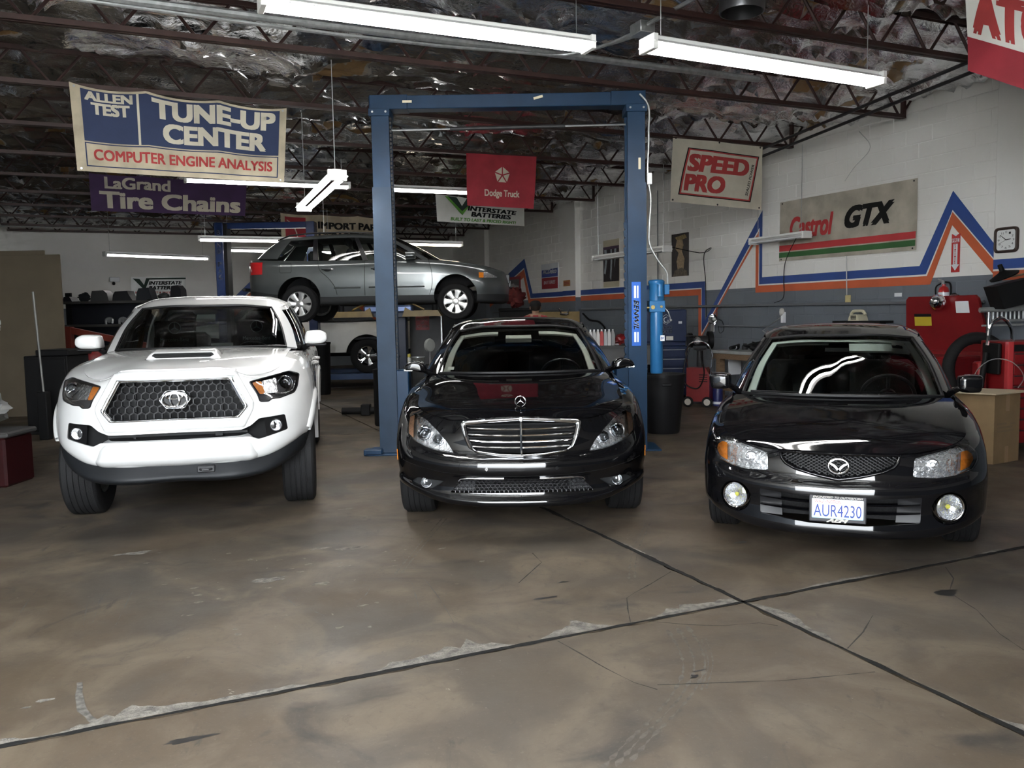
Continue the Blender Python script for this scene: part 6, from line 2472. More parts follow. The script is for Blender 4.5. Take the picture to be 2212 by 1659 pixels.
S = Sheet(RM(-.58, 9.86, 3.08), RM(1.53, 9.86, 3.06), RM(1.59, 9.86, 3.90), RM(-.61, 9.86, 3.99), .012, 1, .045)
t = S.build('tune_up_banner', 'large cream and navy banner advertising a tune-up center', cream)
S.rect(t, 'navy_panel', .045, .36, .965, .97, navy)
S.rect(t, 'white_divider', .287, .36, .298, .97, white_p, .005)
S.frame(t, 'navy_border', .045, .06, .965, .345, .012, navy)
S.text(t, 'ALLEN', .06, .845, .27, .955, white_p, .05)
S.text(t, 'TEST', .085, .685, .255, .83, white_p, .05)
S.text(t, 'TUNE-UP', .355, .70, .945, .945, white_p, .05)
S.text(t, 'CENTER', .40, .41, .90, .66, white_p, .05)
S.text(t, 'COMPUTER ENGINE ANALYSIS', .08, .14, .935, .275, redp, .03)
for x in (.02, .98):
    for y in (.03, .97):
        p = S.base(x, y) + S.n * .004
        obj('grommet', B().cyl(p, p + S.n * .004, .012, n=10), MATS['steel'], t)

purple = cloth('purple_cloth', (.055, .022, .085), .3)
S = Sheet(RM(-.75, 15.72, 3.37), RM(1.73, 15.72, 3.36), RM(1.78, 15.72, 3.96), RM(-.76, 15.72, 4.0), .02, 3, .02)
t = S.build('tire_chain_banner', 'dark purple banner with white tire chains lettering', purple)
S.text(t, 'LaGrand', .09, .62, .50, .95, white_p, .035)
S.text(t, 'Tire Chains', .055, .08, .965, .555, white_p, .04)

redc = cloth('red_cloth', (.34, .025, .04), .25)
S = Sheet(RM(4.56, 11.9, 3.17), RM(5.68, 11.9, 3.16), RM(5.74, 11.9, 3.97), RM(4.55, 11.9, 3.95), .014, 5)
t = S.build('red_truck_flag', 'red flag with white five-point star badge hanging under the roof', redc, 'flag')
S.text(t, 'Dodge Truck', .25, .16, .77, .33, white_p, .03)
cx, cy, r = .505, .61, .17
asp = S.w / S.h
pent = [(math.sin(2 * math.pi * k / 5), math.cos(2 * math.pi * k / 5)) for k in range(5)]
for k in range(5):
    a, b_ = pent[k], pent[(k + 1) % 5]
    c = (0, 0)
    m_ = ((a[0] + b_[0]) / 2, (a[1] + b_[1]) / 2)
    g = .13
    f3 = [(a[0] * .98 + (b_[0] - a[0]) * .07, a[1] * .98 + (b_[1] - a[1]) * .07), (b_[0] * .98 + (a[0] - b_[0]) * .07, b_[1] * .98 + (a[1] - b_[1]) * .07), (m_[0] * .16, m_[1] * .16)]
    S.poly(t, 'star_facet', [(cx + x * r / asp, cy + y * r) for x, y in f3], white_p, .006)

S = Sheet(RM(6.88, 9.93, 3.06), RM(8.52, 9.93, 3.0), RM(8.53, 9.93, 3.93), RM(6.93, 9.93, 3.97), .012, 8)
t = S.build('piston_banner', 'cream banner with slanted red speed lettering beside the white wall', cloth('pale_cream', (.58, .54, .44), .18))
par = lambda o: [(.075 + o, .12 + o * 1.2), (.87 - o * .8, .105 + o * 1.2), (.965 - o, .84 - o * 1.2), (.165 + o * .8, .86 - o * 1.2)]
S.poly(t, 'black_outline', par(0), blackp, .003)
S.poly(t, 'red_outline', par(.012), redp, .005)
S.poly(t, 'pale_field', par(.03), MATS['pale_cream'], .007)
S.text(t, 'SPEED', .165, .50, .845, .77, redp, .055, .15, .010)
S.text(t, 'PRO', .13, .19, .575, .46, redp, .055, .15, .010)
o = lettering('lettering', 'SEALED POWER', (0, 0, 1, 1), lambda x, y: (S.base(.82 + .075 * x - y * .03 + .012, .20 + .50 * x + 0 * y), S.n), blackp, t, .02, .2, off=.010)
for x, y in ((.03, .98), (.5, .985), (.97, .98), (.02, .03), (.5, .02), (.97, .03)):
    p = S.base(x, y) + S.n * .004
    obj('grommet', B().cyl(p, p + S.n * .004, .014, n=10), MATS['dark_iron'], t)

S = Sheet(RM(2.99, 19.95, 3.30), RM(5.7, 19.95, 3.28), RM(5.72, 19.95, 3.93), RM(2.98, 19.95, 3.96), .03, 11, .03)
t = S.build('import_parts_banner', 'cream import parts banner with dark red picture above the estate car', cream)
S.rect(t, 'red_picture', .035, .0, .21, .9, redc)
S.text(t, 'IMPORT PARTS', .315, .50, .93, .76, blackp, .05)
S.text(t, 'DEPARTMENT', .315, .12, .90, .38, blackp, .05)
c = S.base(.20, .45) + S.n * .008
obj('round_mark', B().tube([c + Vector((math.cos(a) * .12, 0, math.sin(a) * .12)) for a in np.linspace(0, 2 * math.pi, 24, endpoint=False)], .014, 5, True), white_p, t)
for q in ([(.05, .80), (.10, .66), (.16, .62), (.16, .585), (.10, .625), (.05, .76)], [(.10, .66), (.13, .35), (.145, .0), (.135, .0), (.12, .34), (.094, .66)]):
    S.poly(t, 'white_line', q, white_p, .008)

S = Sheet(RM(5.46, 15.98, 3.40), RM(7.40, 15.98, 3.36), RM(7.40, 15.98, 3.78), RM(5.44, 15.98, 3.95), .012, 14)
t = S.build('battery_banner', 'white battery banner with green check mark partly behind the red flag', cloth('white_banner', (.70, .70, .66), .1))
grn = cloth('green_print', (.10, .30, .04))
dgr = cloth('dark_green_print', (.015, .035, .025))
S.poly(t, 'check_mark', [(.10, .97), (.19, .97), (.275, .55), (.34, .97), (.43, .97), (.285, .30)], grn, .004)
S.poly(t, 'check_mark_dark', [(.13, .985), (.23, .97), (.285, .66), (.345, .985), (.44, .97), (.285, .46)], dgr, .007)
S.text(t, 'INTERSTATE', .345, .50, .91, .70, blackp, .05, .2)
S.text(t, 'BATTERIES', .38, .27, .845, .47, blackp, .05, .2)
S.text(t, 'BUILT TO LAST & PRICED RIGHT!', .15, .07, .90, .20, grn, .04, .2)

# flag at the near top corner
a0, a1, b0, b1 = AT(2089, 152, 7.0), AT(2083, -130, 7.0), AT(2420, 262, 6.2), AT(2420, -70, 6.2)
S = Sheet(a0, b0, b1, a1, .035, 17)
t = S.build('race_flag', 'white and red flag hanging nearest the big door at the roof corner', cloth('white_flag', (.72, .71, .66), .08), 'flag')
S.rect(t, 'red_band', 0, 0, 1, .265, redc, .004)
S.rect(t, 'red_band', 0, .66, 1, 1, redc, .004)
S.text(t, 'ATO', .05, .30, .62, .64, redp, .07)

# big oil banner on the right-hand wall
tan = cloth('tan_cloth', (.52, .475, .39), .3)
S = Sheet(RM(WR - .03, 10.49, 2.28), RM(WR - .03, 7.90, 2.26), RM(WR - .03, 7.91, 3.20), RM(WR - .03, 10.49, 3.215), .008, 20)
S.n = RM(-1, 0, 0)
t = S.build('oil_banner', 'long tan oil banner with red and green stripes on the white wall', tan)
S.rect(t, 'red_stripe', .0, .165, .995, .265, cloth('castrol_red', (.55, .05, .055), .15))
S.rect(t, 'green_stripe', .0, .06, .995, .145, cloth('castrol_green', (.045, .14, .045), .15))
S.text(t, 'Castrol', .09, .36, .44, .72, MATS['castrol_red'], .04, .25)
S.text(t, 'GTX', .52, .42, .865, .76, blackp, .06, .35)
for x in (.02, .98):
    for y in (.03, .97):
        p = S.base(x, y) + S.n * .004
        obj('grommet', B().cyl(p, p + S.n * .004, .012, n=8), MATS['dark_iron'], t)


# ================================================================== things on the right-hand wall
def wall_thing(name, label, cat, v, z, group=None, d=0.0):
    """local x along the wall to the viewer's right (towards smaller v), y into the wall, z up"""
    return thing(name, label, cat, RM(WR - d, v, z), TH - math.pi / 2, group)


flatf = lambda x, z: (Vector((x, 0, z)), Vector((0, -1, 0)))


def poster(name, label, v0, v1, z0, z1, parts, border=None, cat='poster', tilt=0.):
    w, h = abs(v0 - v1), z1 - z0
    t = wall_thing(name, label, cat, v0, z0, d=.008)
    b = B().box(0, -.004, 0, w, .006, h)
    obj('sheet', b, border or MATS['label_white'], t, smooth=False)
    for i, (pname, poly, m) in enumerate(parts):
        b = B().prism([(x * w, z * h) for x, z in poly], d0=-.0055 - .0006 * i, d1=-.003)
        obj(pname, b, m, t, smooth=False)
    return t, w, h


def R4(x0, z0, x1, z1):
    return [(x0, z0), (x1, z0), (x1, z1), (x0, z1)]


blu = mat('print_blue', (.03, .06, .28), .4)
rdk = mat('print_darkred', (.30, .02, .03), .4)
shiny = mat('shiny_white', (.75, .78, .82), .25)
t, w, h = poster('battery_sign', 'red white and blue batteries sign on the wall left of the lift post', 19.29, 18.33, 2.13, 2.775,
                 [('blue_field', R4(.03, .48, .97, .72), blu), ('red_field', R4(.03, .02, .97, .45), rdk), ('blue_shape', [(.04, .66), (.97, .70), (.97, .80), (.04, .76)], blu)], shiny, 'sign')
lettering('lettering', 'ACDelco', (.10 * w, .60 * h, .93 * w, .80 * h), lambda x, z: (Vector((x, -.012, z)), Vector((0, -1, 0))), shiny, t, .05, .2, off=.001)
lettering('lettering', 'BATTERIES', (.16 * w, .20 * h, .84 * w, .34 * h), lambda x, z: (Vector((x, -.010, z)), Vector((0, -1, 0))), shiny, t, .03, .2, off=.001)
skin_p = mat('print_tan', (.42, .31, .19), .5, var=.35, vscale=30)
dkp = mat('print_dark', (.03, .026, .03), .3, var=.4, vscale=20)
pale = mat('print_cream', (.55, .50, .36), .5)
icy = mat('print_pale_blue', (.50, .58, .62), .25, var=.3, vscale=15)
t, w, h = poster('calendar_poster', 'tall cream edged poster with pale streaks, partly behind the lift post', 16.12, 15.45, 2.07, 3.10,
                 [('picture', R4(.0, .12, 1, .86), dkp), ('streak', [(.05, .84), (.22, .84), (.25, .55), (.14, .28), (.04, .30), (.12, .55)], icy),
                  ('streak', [(.47, .84), (.55, .84), (.58, .55), (.50, .14), (.42, .20), (.47, .5)], icy), ('streak', [(.70, .84), (.84, .84), (.80, .60), (.72, .40)], icy),
                  ('title_block', R4(0, .80, 1, .86), mat('print_plum', (.10, .06, .10), .4))], pale)
t, w, h = poster('portrait_poster', 'narrow dark poster with a tan figure right of the lift post', 13.5, 12.96, 2.18, 2.99,
                 [('figure', [(.35, .9), (.6, .92), (.72, .72), (.62, .58), (.78, .40), (.70, .10), (.40, .08), (.30, .35), (.42, .55), (.22, .66)], skin_p),
                  ('rock', [(.05, .0), (.95, .0), (.9, .12), (.6, .2), (.2, .14)], mat('print_rock', (.16, .13, .10), .6, var=.4, vscale=20)),
                  ('leaf_patch', [(.2, .92), (.8, .97), (.9, .88), (.6, .84), (.3, .86)], mat('print_ochre', (.34, .26, .12), .6, var=.5, vscale=40))], dkp)
t, w, h = poster('car_poster', 'small red edged poster of a truck beside the zigzag peak', 21.4, 20.6, 2.02, 2.55,
                 [('picture', R4(.0, .12, .9, .86), mat('print_grey', (.12, .12, .13), .4, var=.4, vscale=12)), ('truck_shape', [(.15, .40), (.2, .62), (.45, .66), (.55, .55), (.85, .52), (.85, .40)], mat('print_lightgrey', (.4, .4, .4), .5))], rdk)
t, w, h = poster('orange_notice', 'small orange notice on the wall pilaster', 17.78, 17.45, 2.16, 2.30, [('print_line', R4(.1, .3, .9, .45), rdk), ('print_line', R4(.1, .6, .9, .72), rdk)], mat('print_orange', (.42, .20, .08), .6), 'notice')
t.location = RM(WR - .155, 17.78, 2.16)
# extinguisher arrow sign
rs = mat('sign_red', (.52, .03, .03), .4)
t, w, h = poster('extinguisher_sign', 'narrow red sign with white down arrow inside the zigzag peak', 7.395, 7.28, 1.94, 2.42, [('arrow', [(.24, .74), (.76, .74), (.76, .20), (1., .20), (.5, .04), (0, .20), (.24, .20)], shiny), ('notch', [(.1, 1.), (.9, 1.), (.5, .94)], shiny), ('title_bar', R4(.06, .78, .94, .88), shiny)], rs, 'sign')
lettering('lettering', 'FIRE', (.12 * w, .79 * h, .88 * w, .87 * h), lambda x, z: (Vector((x, -.0085, z)), Vector((0, -1, 0))), rs, t, .02, off=.0006)
for k, c_ in enumerate('EXTINGUISHER'):
    lettering('lettering', c_, (.40 * w, (.70 - k * .044) * h, .60 * w, (.732 - k * .044) * h), lambda x, z: (Vector((x, -.0085, z)), Vector((0, -1, 0))), rs, t, .02, off=.0006)
# clock
t = wall_thing('wall_clock', 'square brown framed wall clock with white dial', 'clock', 6.63, 2.28, d=.055)
fo, fi = rounded(rectp(-.15, -.15, .15, .15), .06, 6), rounded(rectp(-.118, -.118, .118, .118), .035, 6)
skin_band('clock_frame', fo, fi, flatf, mat('clock_brown', (.035, .018, .012), .4), t, .02, .015, 80, 5, .03)
skin_poly('dial', rounded(rectp(-.122, -.122, .122, .122), .035, 6), flatf, mat('dial_white', (.80, .81, .80), .4), t, .012, .08)
for k in range(1, 13):
    a = math.pi / 2 - k * math.pi / 6
    rr = .092
    x, z = rr * math.cos(a), rr * math.sin(a)
    lettering('numeral', str(k), (x - .012, z - .012, x + .012, z + .012), flatf, blackp, t, 0, off=.0135)
for a, l, wd in ((R_(140), .095, .004), (R_(8), .060, .006), (R_(205), .095, .0015)):
    d = Vector((math.cos(a), 0, math.sin(a)))
    n = Vector((-d.z, 0, d.x))
    b = B().prism([(0, -wd), (l, -wd * .5), (l, wd * .5), (0, wd)], o=(0, -.014, 0), ex=d, ey=n, ez=(0, -1, 0), d0=0, d1=.003)
    obj('clock_hand', b, MATS['satin_black'], t, smooth=False)
# wall pipes
room_tube('air_line', [(WR - .05, 22.5, 1.58), (WR - .05, 13.5, 1.60), (WR - .05, 10.3, 1.585), (WR - .05, 6.9, 1.56)], .022, mat('pipe_grey', (.14, .15, .16), .5), 'dark grey air line running along the grey block wall', 'pipe', smooth=False)
room_tube('thin_pipe', [(WR - .04, 12.0, 1.24), (WR - .04, 9.3, 1.22)], .012, MATS['pipe_grey'], 'thin grey pipe below the air line behind the workbench', 'pipe', smooth=False)
room_tube('wall_conduit', [(WR - .03, 13.95, 3.9), (WR - .03, 13.95, 1.2)], .012, MATS['pipe_grey'], 'vertical grey conduit on the wall behind the lift post', 'conduit', smooth=False)
room_tube('wall_conduit', [(WR - .03, 9.1, 2.27), (WR - .03, 9.08, 1.7)], .008, mat('pale_conduit', (.55, .55, .53), .5), 'thin white conduit dropping from the oil banner to the yellow socket', 'conduit', smooth=False)
o = obj('wall_socket', B().box(-.045, -.03, -.07, .045, .0, .07, .006), mat('socket_yellow', (.55, .47, .22), .5), None, RM(WR, 9.07, 1.63), TH - math.pi / 2)
tag(o, 'yellowish wall socket box below the oil banner', 'socket')
black_c = mat('cable_black', (.012, .012, .012), .5)
room_tube('cable', [(9.0, 9.7, 2.6), (9.1, 10.0, 2.35), (WR - .02, 10.4, 2.05), (WR - .02, 10.4, 1.95), (WR - .02, 10.42, 1.68), (WR - .03, 10.6, 1.62)], .006, black_c, 'black cable drooping from the unlit lamp to the wall pipe', 'cable')
room_tube('cable', [(8.1, 11.75, 2.6), (8.7, 11.7, 2.5), (WR - .03, 12.35, 2.62), (WR - .02, 12.42, 2.6), (WR - .02, 12.42, 2.0), (WR - .02, 12.4, 1.4)], .007, black_c, 'black cable swinging from the lamp behind the post and down the wall', 'cable')
room_tube('cable', [(WR - .03, 8.9, 4.0), (WR - .03, 8.7, 3.75), (WR - .03, 9.0, 3.5), (WR - .03, 9.15, 3.35)], .005, MATS['pale_conduit'], 'thin pale cable hanging down the wall above the oil banner', 'cable')
# extinguisher
t = wall_thing('fire_extinguisher', 'red fire extinguisher with white label hanging below the arrow sign', 'extinguisher', 7.42, 1.50, d=.10)
er = mat('ext_red', (.45, .02, .02), .3, coat=.5)
obj('cylinder', B().lathe([(0, 0), (.058, .0), (.065, .02), (.065, .20), (.05, .25), (.022, .27), (.02, .30), (0, .30)], n=22), er, t)
obj('label', B().lathe([(.0665, .06), (.0665, .19)], n=22), shiny, t, fix=False)
obj('valve', B().box(-.02, -.02, .29, .02, .02, .33).tube([(0, 0, .33), (-.08, -.01, .36)], .008, 6).tube([(0, 0, .33), (-.07, -.01, .335)], .007, 6), MATS['steel'], t)
obj('hose', B().tube(crv([(.02, 0, .32), (.10, -.02, .30), (.12, -.02, .2), (.09, -.03, .06)], per=6).tolist(), .011, 7), MATS['rubber'], t)
obj('hose_arc', B().tube(crv([(-.02, 0, .31), (-.09, -.02, .27), (-.10, -.02, .15), (-.09, -.02, .05)], per=6).tolist(), .010, 7), MATS['rubber'], t)
# small white sticker on the wall
o = obj('wall_sticker', B().box(-.06, -.003, -.025, .06, .0, .025), MATS['label_white'], None, RM(WR - .004, 8.2, 1.68), TH - math.pi / 2, smooth=False)
tag(o, 'small white sticker on the grey wall right of the socket', 'sticker')
# ================================================================== shop clutter
card = mat('cardboard', (.25, .165, .08), .85, var=.15, vscale=5, bump=.1)
cardd = mat('cardboard_grey', (.115, .092, .06), .9, var=.12, vscale=3)
blk = mat('matt_black', (.005, .005, .0055), .65, var=.2)
redm = mat('tool_red', (.19, .008, .010), .35, var=.15, vscale=5)
wood = mat('bench_wood', (.20, .13, .075), .8, var=.35, vscale=6, stretch=(1, 8, 8))
greyt = mat('bench_top', (.36, .37, .36), .5, var=.25, vscale=8)
clearp = mat("plastic_film", (.30, .30, .285), .3, var=.2, vscale=9)


def blobby(b, c, r, sc, seed, n=18, m=12, amp=.35):
    """crumpled lump"""
    v, f = [], []
    for i in range(m + 1):
        ph = math.pi * i / m
        for j in range(n):
            t = 2 * math.pi * j / n
            q = 1 + amp * (float(vnoise(j * .9 + seed * 7, i * 1.1, seed)) - .5) * 2 if j else 1 + amp * (float(vnoise(seed * 7, i * 1.1, seed)) - .5) * 2
            v.append((c[0] + r * sc[0] * q * math.sin(ph) * math.cos(t), c[1] + r * sc[1] * q * math.sin(ph) * math.sin(t), c[2] + r * sc[2] * q * math.cos(ph)))
    for i in range(m):
        for j in range(n):
            k = (j + 1) % n
            f.append((i * n + j, i * n + k, (i + 1) * n + k, (i + 1) * n + j))
    return b.add(v, f)


# ---- far left
for k, (x0, x1, y, h, lab) in enumerate(((-8.7, -7.14, 13.2, 2.58, 'tall tan sheet of board leaning in the dim corner'), (-8.7, -7.45, 13.33, 2.66, 'taller board sheet just behind the tan one'))):
    o = obj('board_sheet', B().box(x0, y, 0, x1, y + .03, h, .004), cardd, smooth=False)
    tag(o, lab, 'board', 'board sheets in the corner')
t = thing('black_cabinet', 'low black cabinet standing before the tan board sheets', 'cabinet', (-6.53, 11.0, 0))
obj('body', B().box(0, .02, 0, .58, .6, 1.06, .01), blk, t, smooth=False)
obj('door', B().box(.02, 0, .05, .56, .022, 1.02, .006), blk, t, smooth=False)
obj('worktop', B().box(.18, -.01, 1.06, .62, .62, 1.14, .01), blk, t, smooth=False)
t = thing('jack_handle', 'thin silver pole with dark foot standing before the black cabinet', 'pole', (-6.02, 10.55, 0))
obj('pole', B().cyl((0, 0, .62), (-.08, .05, 1.90), .015, n=10), mat('old_pole', (.16, .16, .15), .5, .5), t)
obj('foot', B().box(-.06, -.06, 0, .06, .06, .62, .01), blk, t, smooth=False)
t = thing('red_crate', 'red plastic crate with pale lid on the floor at the frame edge', 'crate', (-4.86, 7.45, 0))
obj('body', B().box(-.35, 0, 0, .22, .45, .46, .02), mat('crate_red', (.022, .003, .0035), .5, var=.2), t, smooth=False)
obj('lid', B().box(-.37, -.02, .46, .26, .47, .51, .015), mat('crate_lid', (.045, .043, .041), .6), t, smooth=False)
o = obj('rag_sack', blobby(B(), (0, 0, .17), .19, (1.1, .9, .88), 4), clearp, None, (-4.95, 7.66, .535))
tag(o, 'crumpled pale sack lying on the red crate', 'sack')
t = thing('grey_bucket', 'grey bucket stacked above the pale sack', 'bucket', (-4.98, 7.68, .89))
obj('bucket_body', B().lathe([(0, 0), (.12, 0), (.15, .24), (.16, .24), (.16, .26), (.14, .26), (.11, .02), (0, .02)], n=22), mat('bucket_grey', (.16, .15, .14), .6), t)
b = blobby(B(), (0, 0, .15), .15, (1.0, .8, 1.0), 9, amp=.5)
b.tube(crv([(.05, 0, .22), (.16, -.02, .20), (.20, -.02, .14), (.23, -.02, .17)], per=4).tolist(), [.09, .09, .085, .08, .075, .07, .06, .05, .04, .03, .02, .015, .01], 8)
b.tube([(.10, -.02, .18), (.13, -.02, .02), (.12, -.02, -.03)], [.09, .07, .03], 8)
o = obj('plastic_bag', b, clearp, None, (-4.98, 7.7, 1.31))
tag(o, 'white crumpled plastic bag with knotted end near the left frame edge', 'bag')

# ---- shelf rack at the back left
t = thing('shelf_rack', 'black steel shelf rack of car parts behind the white pickup', 'shelf', (-9.3, 17.0, 0))
for x in (-.1, 1.85):
    for y in (0, .5):
        obj('upright', B().box(x, y, 0, x + .12 if x < 0 else x + .06, y + .05, 2.12 if x < 0 else 1.95), blk, t, smooth=False)
obj('back_panel', B().box(-.05, .53, .3, 1.95, .56, 1.9), mat('shelf_back', (.012, .013, .018), .7), t, smooth=False)
for z in (.45, .95, 1.40, 1.88):
    obj('shelf_board', B().box(-.05, -.02, z, 1.95, .55, z + .05), mat('shelf_dark', (.035, .033, .03), .6), t, smooth=False)
rr = random.Random(3)
kinds = [('black battery case', 'box'), ('black air filter housing', 'box'), ('dark wrapped part', 'part'), ('dark parts carton', 'box'), ('grey lidded tub', 'tub'), ('black manual case', 'box'), ('dark spare mirror', 'part')]
xs = .05
lab = ['first from the board sheets', 'second from the board sheets', 'third from the board sheets', 'in the middle', 'after the middle one', 'next to last', 'nearest the white cab']
for k, (w, h, kind) in enumerate(((.20, .10, 0), (.24, .17, 1), (.38, .22, 0), (.42, .20, 0), (.34, .26, 0), (.22, .14, 1), (.24, .30, 0))):
    if kind == 0:
        bb = B().prism([(0, 0), (w, 0), (w * rr.uniform(.8, 1), h * .7), (w * rr.uniform(.6, .8), h), (w * rr.uniform(.1, .3), h * .95), (0.02, h * .6)], d0=0, d1=.3)
    else:
        bb = blobby(B(), (w / 2, .15, h * .5), h * .5, (w / h, .9, 1), k + 2)
    o = obj('stored_part', bb, mat('part_dark%d' % (k % 3), ((.012, .012, .014), (.02, .022, .026), (.035, .035, .036))[k % 3], .5), None, (-9.3 + xs, 17.1, 1.93))
    tag(o, 'dark car part on top of the shelf rack, ' + lab[k], 'car part', 'parts on the shelf rack top')
    xs += w + .07
for k, x in enumerate((1.02, 1.30)):
    t = thing('brake_caliper', 'shiny brake caliper on the shelf, ' + ('nearer the board sheets' if k == 0 else 'nearer the white cab'), 'caliper', (-9.3 + x, 17.05, 1.45), 0, 'calipers on the shelf')
    obj('bracket', B().tube(crv([(-.07, 0, .0), (-.06, 0, .10), (0, 0, .13), (.07, 0, .10), (.06, 0, .02)], per=5).tolist(), .022, 8), MATS['galv'], t)
    obj('piston', B().cyl((0, -.02, .07), (0, .05, .07), .04, n=14), MATS['steel'], t)
t = thing('engine_hoist', 'orange red engine hoist with slanted boom beside the shelf rack', 'hoist', (-8.35, 15.6, 0))
hr_ = mat('hoist_red', (.20, .03, .016), .45, var=.2)
obj('boom', B().box(-.05, -.05, -.06, 1.5, .05, .06, .006, Matrix.Translation((0, 0, 1.36)) @ Matrix.Rotation(.22, 4, 'Y')), hr_, t, smooth=False)
obj('mast', B().box(-.07, -.06, .08, .07, .06, 1.42, .006), hr_, t, smooth=False)
obj('ram', B().cyl((.05, -.08, .55), (.55, -.08, 1.22), .03, n=10), MATS['steel'], t)
obj('leg', B().box(-.1, -.5, 0, 1.5, -.4, .09), hr_, t, smooth=False)
obj('leg', B().box(-.1, .4, 0, 1.5, .5, .09), hr_, t, smooth=False)
obj('cross_leg', B().box(-.1, -.5, 0, .05, .5, .09), hr_, t, smooth=False)
t = thing('red_tank', 'red upright tank with wire handle beside the white pickup wing', 'tank', (-6.75, 13.3, 0))
obj('tank_body', B().lathe([(0, .02), (.15, .02), (.17, .06), (.17, .95), (.13, 1.03), (.06, 1.06), (0, 1.06)], n=24), redm, t)
obj('tank_valve', B().cyl((0, 0, 1.05), (0, 0, 1.30), .02, n=10), MATS['steel'], t)
obj('tank_handle', B().tube(crv([(-.15, -.02, 1.0), (-.12, -.02, 1.14), (.12, -.02, 1.14), (.15, -.02, 1.0)], per=5).tolist(), .010, 6), MATS['steel'], t)

# ---- far lift at the back left
def far_lift():
    t = thing('far_lift', 'dark blue lift post with white stacked lettering at the back', 'car lift', (-5.84, 16.5, 0))
    bl = mat('far_lift_blue', (.014, .03, .10), .25, var=.1, coat=.3)
    obj('post', B().box(0, 0, 0, .17, .3, 3.42, .01), bl, t, smooth=False)
    obj('post_slot', B().box(.17, .02, 0, .235, .28, 3.40, .004), blk, t, smooth=False)
    obj('beam', B().box(-.05, .1, 3.30, 1.95, .25, 3.42, .006), bl, t, smooth=False)
    obj('second_post', B().box(1.80, .05, 0, 1.97, .3, 3.42, .01), bl, t, smooth=False)
    w = mat('far_letter', (.62, .66, .70), .5)
    for k, c in enumerate('BEND PAK'):
        if c == ' ':
            continue
        z = 3.27 - k * .125
        lettering('lettering', c, (.052, z - .09, .118, z), lambda x, z: (Vector((x, -.002, z)), Vector((0, -1, 0))), w, t, .02, off=.002)
    obj('base_plate', B().box(-.15, -.1, 0, .4, .4, .02), bl, t, smooth=False)


far_lift()

# ---- lift under the estate car
t = thing('mid_rise_lift', 'dark column lift with yellow arms holding up the estate car', 'car lift', (-2.1, 14.75, 0))
yel = mat('arm_yellow', (.17, .11, .025), .5, var=.25, vscale=8)
fb = mat('far_lift_blue', (.03, .06, .20), .25)
dkb = mat('column_blue', (.012, .02, .045), .5)
obj('column', B().box(-.02, -.15, 0, .24, .15, 1.50, .01), dkb, t, smooth=False)
obj('base', B().box(-.3, -.5, 0, .5, .5, .03), dkb, t, smooth=False)
obj('carriage', B().box(-.42, -.62, 1.57, .42, -.40, 1.70, .03), mat('carriage_blue', (.10, .14, .26), .3, .4), t)
for s in (-1, 1):
    obj('arm', B().prism([(s * .25, 1.50), (s * .92, 1.50), (s * .86, 1.60), (s * .40, 1.60), (s * .30, 1.66)], d0=-.66, d1=-.50), yel, t, smooth=False)
    obj('arm_pad', B().cyl((s * .80, -.58, 1.60), (s * .80, -.58, 1.70), .05, n=14), blk, t)
    obj('far_arm', B().box(s * .2, .45, 1.52, s * .9, .6, 1.62, .008), yel, t, smooth=False)
    obj('brace', B().tube([(s * .12, -.3, 1.66), (s * .42, -.57, 1.72), (s * .62, -.57, 1.62)], .018, 6), yel, t)
obj('cross_member', B().box(-.3, -.5, 1.50, .3, .55, 1.57), dkb, t, smooth=False)
t = thing('floor_arm', 'short dark steel arm with yellow end lying on the floor', 'lift arm', (-2.42, 12.6, 0))
obj('tube', B().cyl((-.2, 0, .07), (.32, .0, .07), .055, n=14), blk, t)
obj('clamp', B().box(.10, -.08, 0, .24, .08, .17, .01), blk, t, smooth=False)
obj('end', B().cyl((.30, 0, .06), (.62, 0, .06), .05, n=12), yel, t)
t = thing('black_pillar', 'narrow black waste drum beside the white pickup door', 'drum', (-3.75, 16.2, 0))
obj('drum_body', B().lathe([(0, 0), (.16, 0), (.17, .03), (.19, .98), (.20, 1.0), (.20, 1.03), (0, 1.03)], n=22), blk, t)
t = thing('black_drum', 'squat black drum beside the lift post foot', 'drum', (-1.75, 11.4, 0))
obj('drum_body', B().lathe([(0, 0), (.16, 0), (.17, .02), (.17, .72), (.18, .74), (.18, .78), (.1, .80), (0, .80)], n=22), blk, t)
obj('drain_bowl', B().lathe([(.02, .86), (.2, .95), (.21, .96), (.20, .93), (.03, .83)], n=22).cyl((0, 0, .79), (0, 0, .87), .03, n=10), blk, t)

# ---- grey panel with red warning sign
t = thing('grey_locker', 'dim grey locker carrying a red icy area sign', 'locker', (-1.95, 15.9, 0))
obj('body', B().box(0, 0, 0, .62, .45, 1.62, .008), mat('locker_grey', (.045, .045, .045), .55, var=.2), t, smooth=False)
obj('edge_trim', B().box(.60, -.012, .9, .625, .0, 1.62), MATS['galv'], t, smooth=False)
sg = obj('warning_sign', B().box(.12, -.02, 1.24, .38, -.004, 1.50), mat('warn_red', (.24, .018, .02), .5), t, smooth=False)
ff = lambda x, z: (Vector((x, -.021, z)), Vector((0, -1, 0)))
wl = mat('warn_white', (.62, .58, .56), .6)
lettering('warning_text', 'BEWARE', (.145, 1.42, .355, 1.465), ff, wl, t, .01, off=.002)
lettering('warning_text', 'OF', (.22, 1.355, .28, 1.40), ff, wl, t, .01, off=.002)
lettering('warning_text', 'ICY AREA', (.145, 1.285, .36, 1.33), ff, wl, t, .01, off=.002)
t = thing('dark_bench', 'dark workbench behind the luxury sedan mirror', 'bench', (-1.75, 13.3, 0))
obj('bench_top', B().box(0, 0, .66, 1.3, .55, .70), blk, t, smooth=False)
for x in (.02, 1.22):
    for y in (.02, .48):
        obj('leg', B().box(x, y, 0, x + .06, y + .06, .66), blk, t, smooth=False)
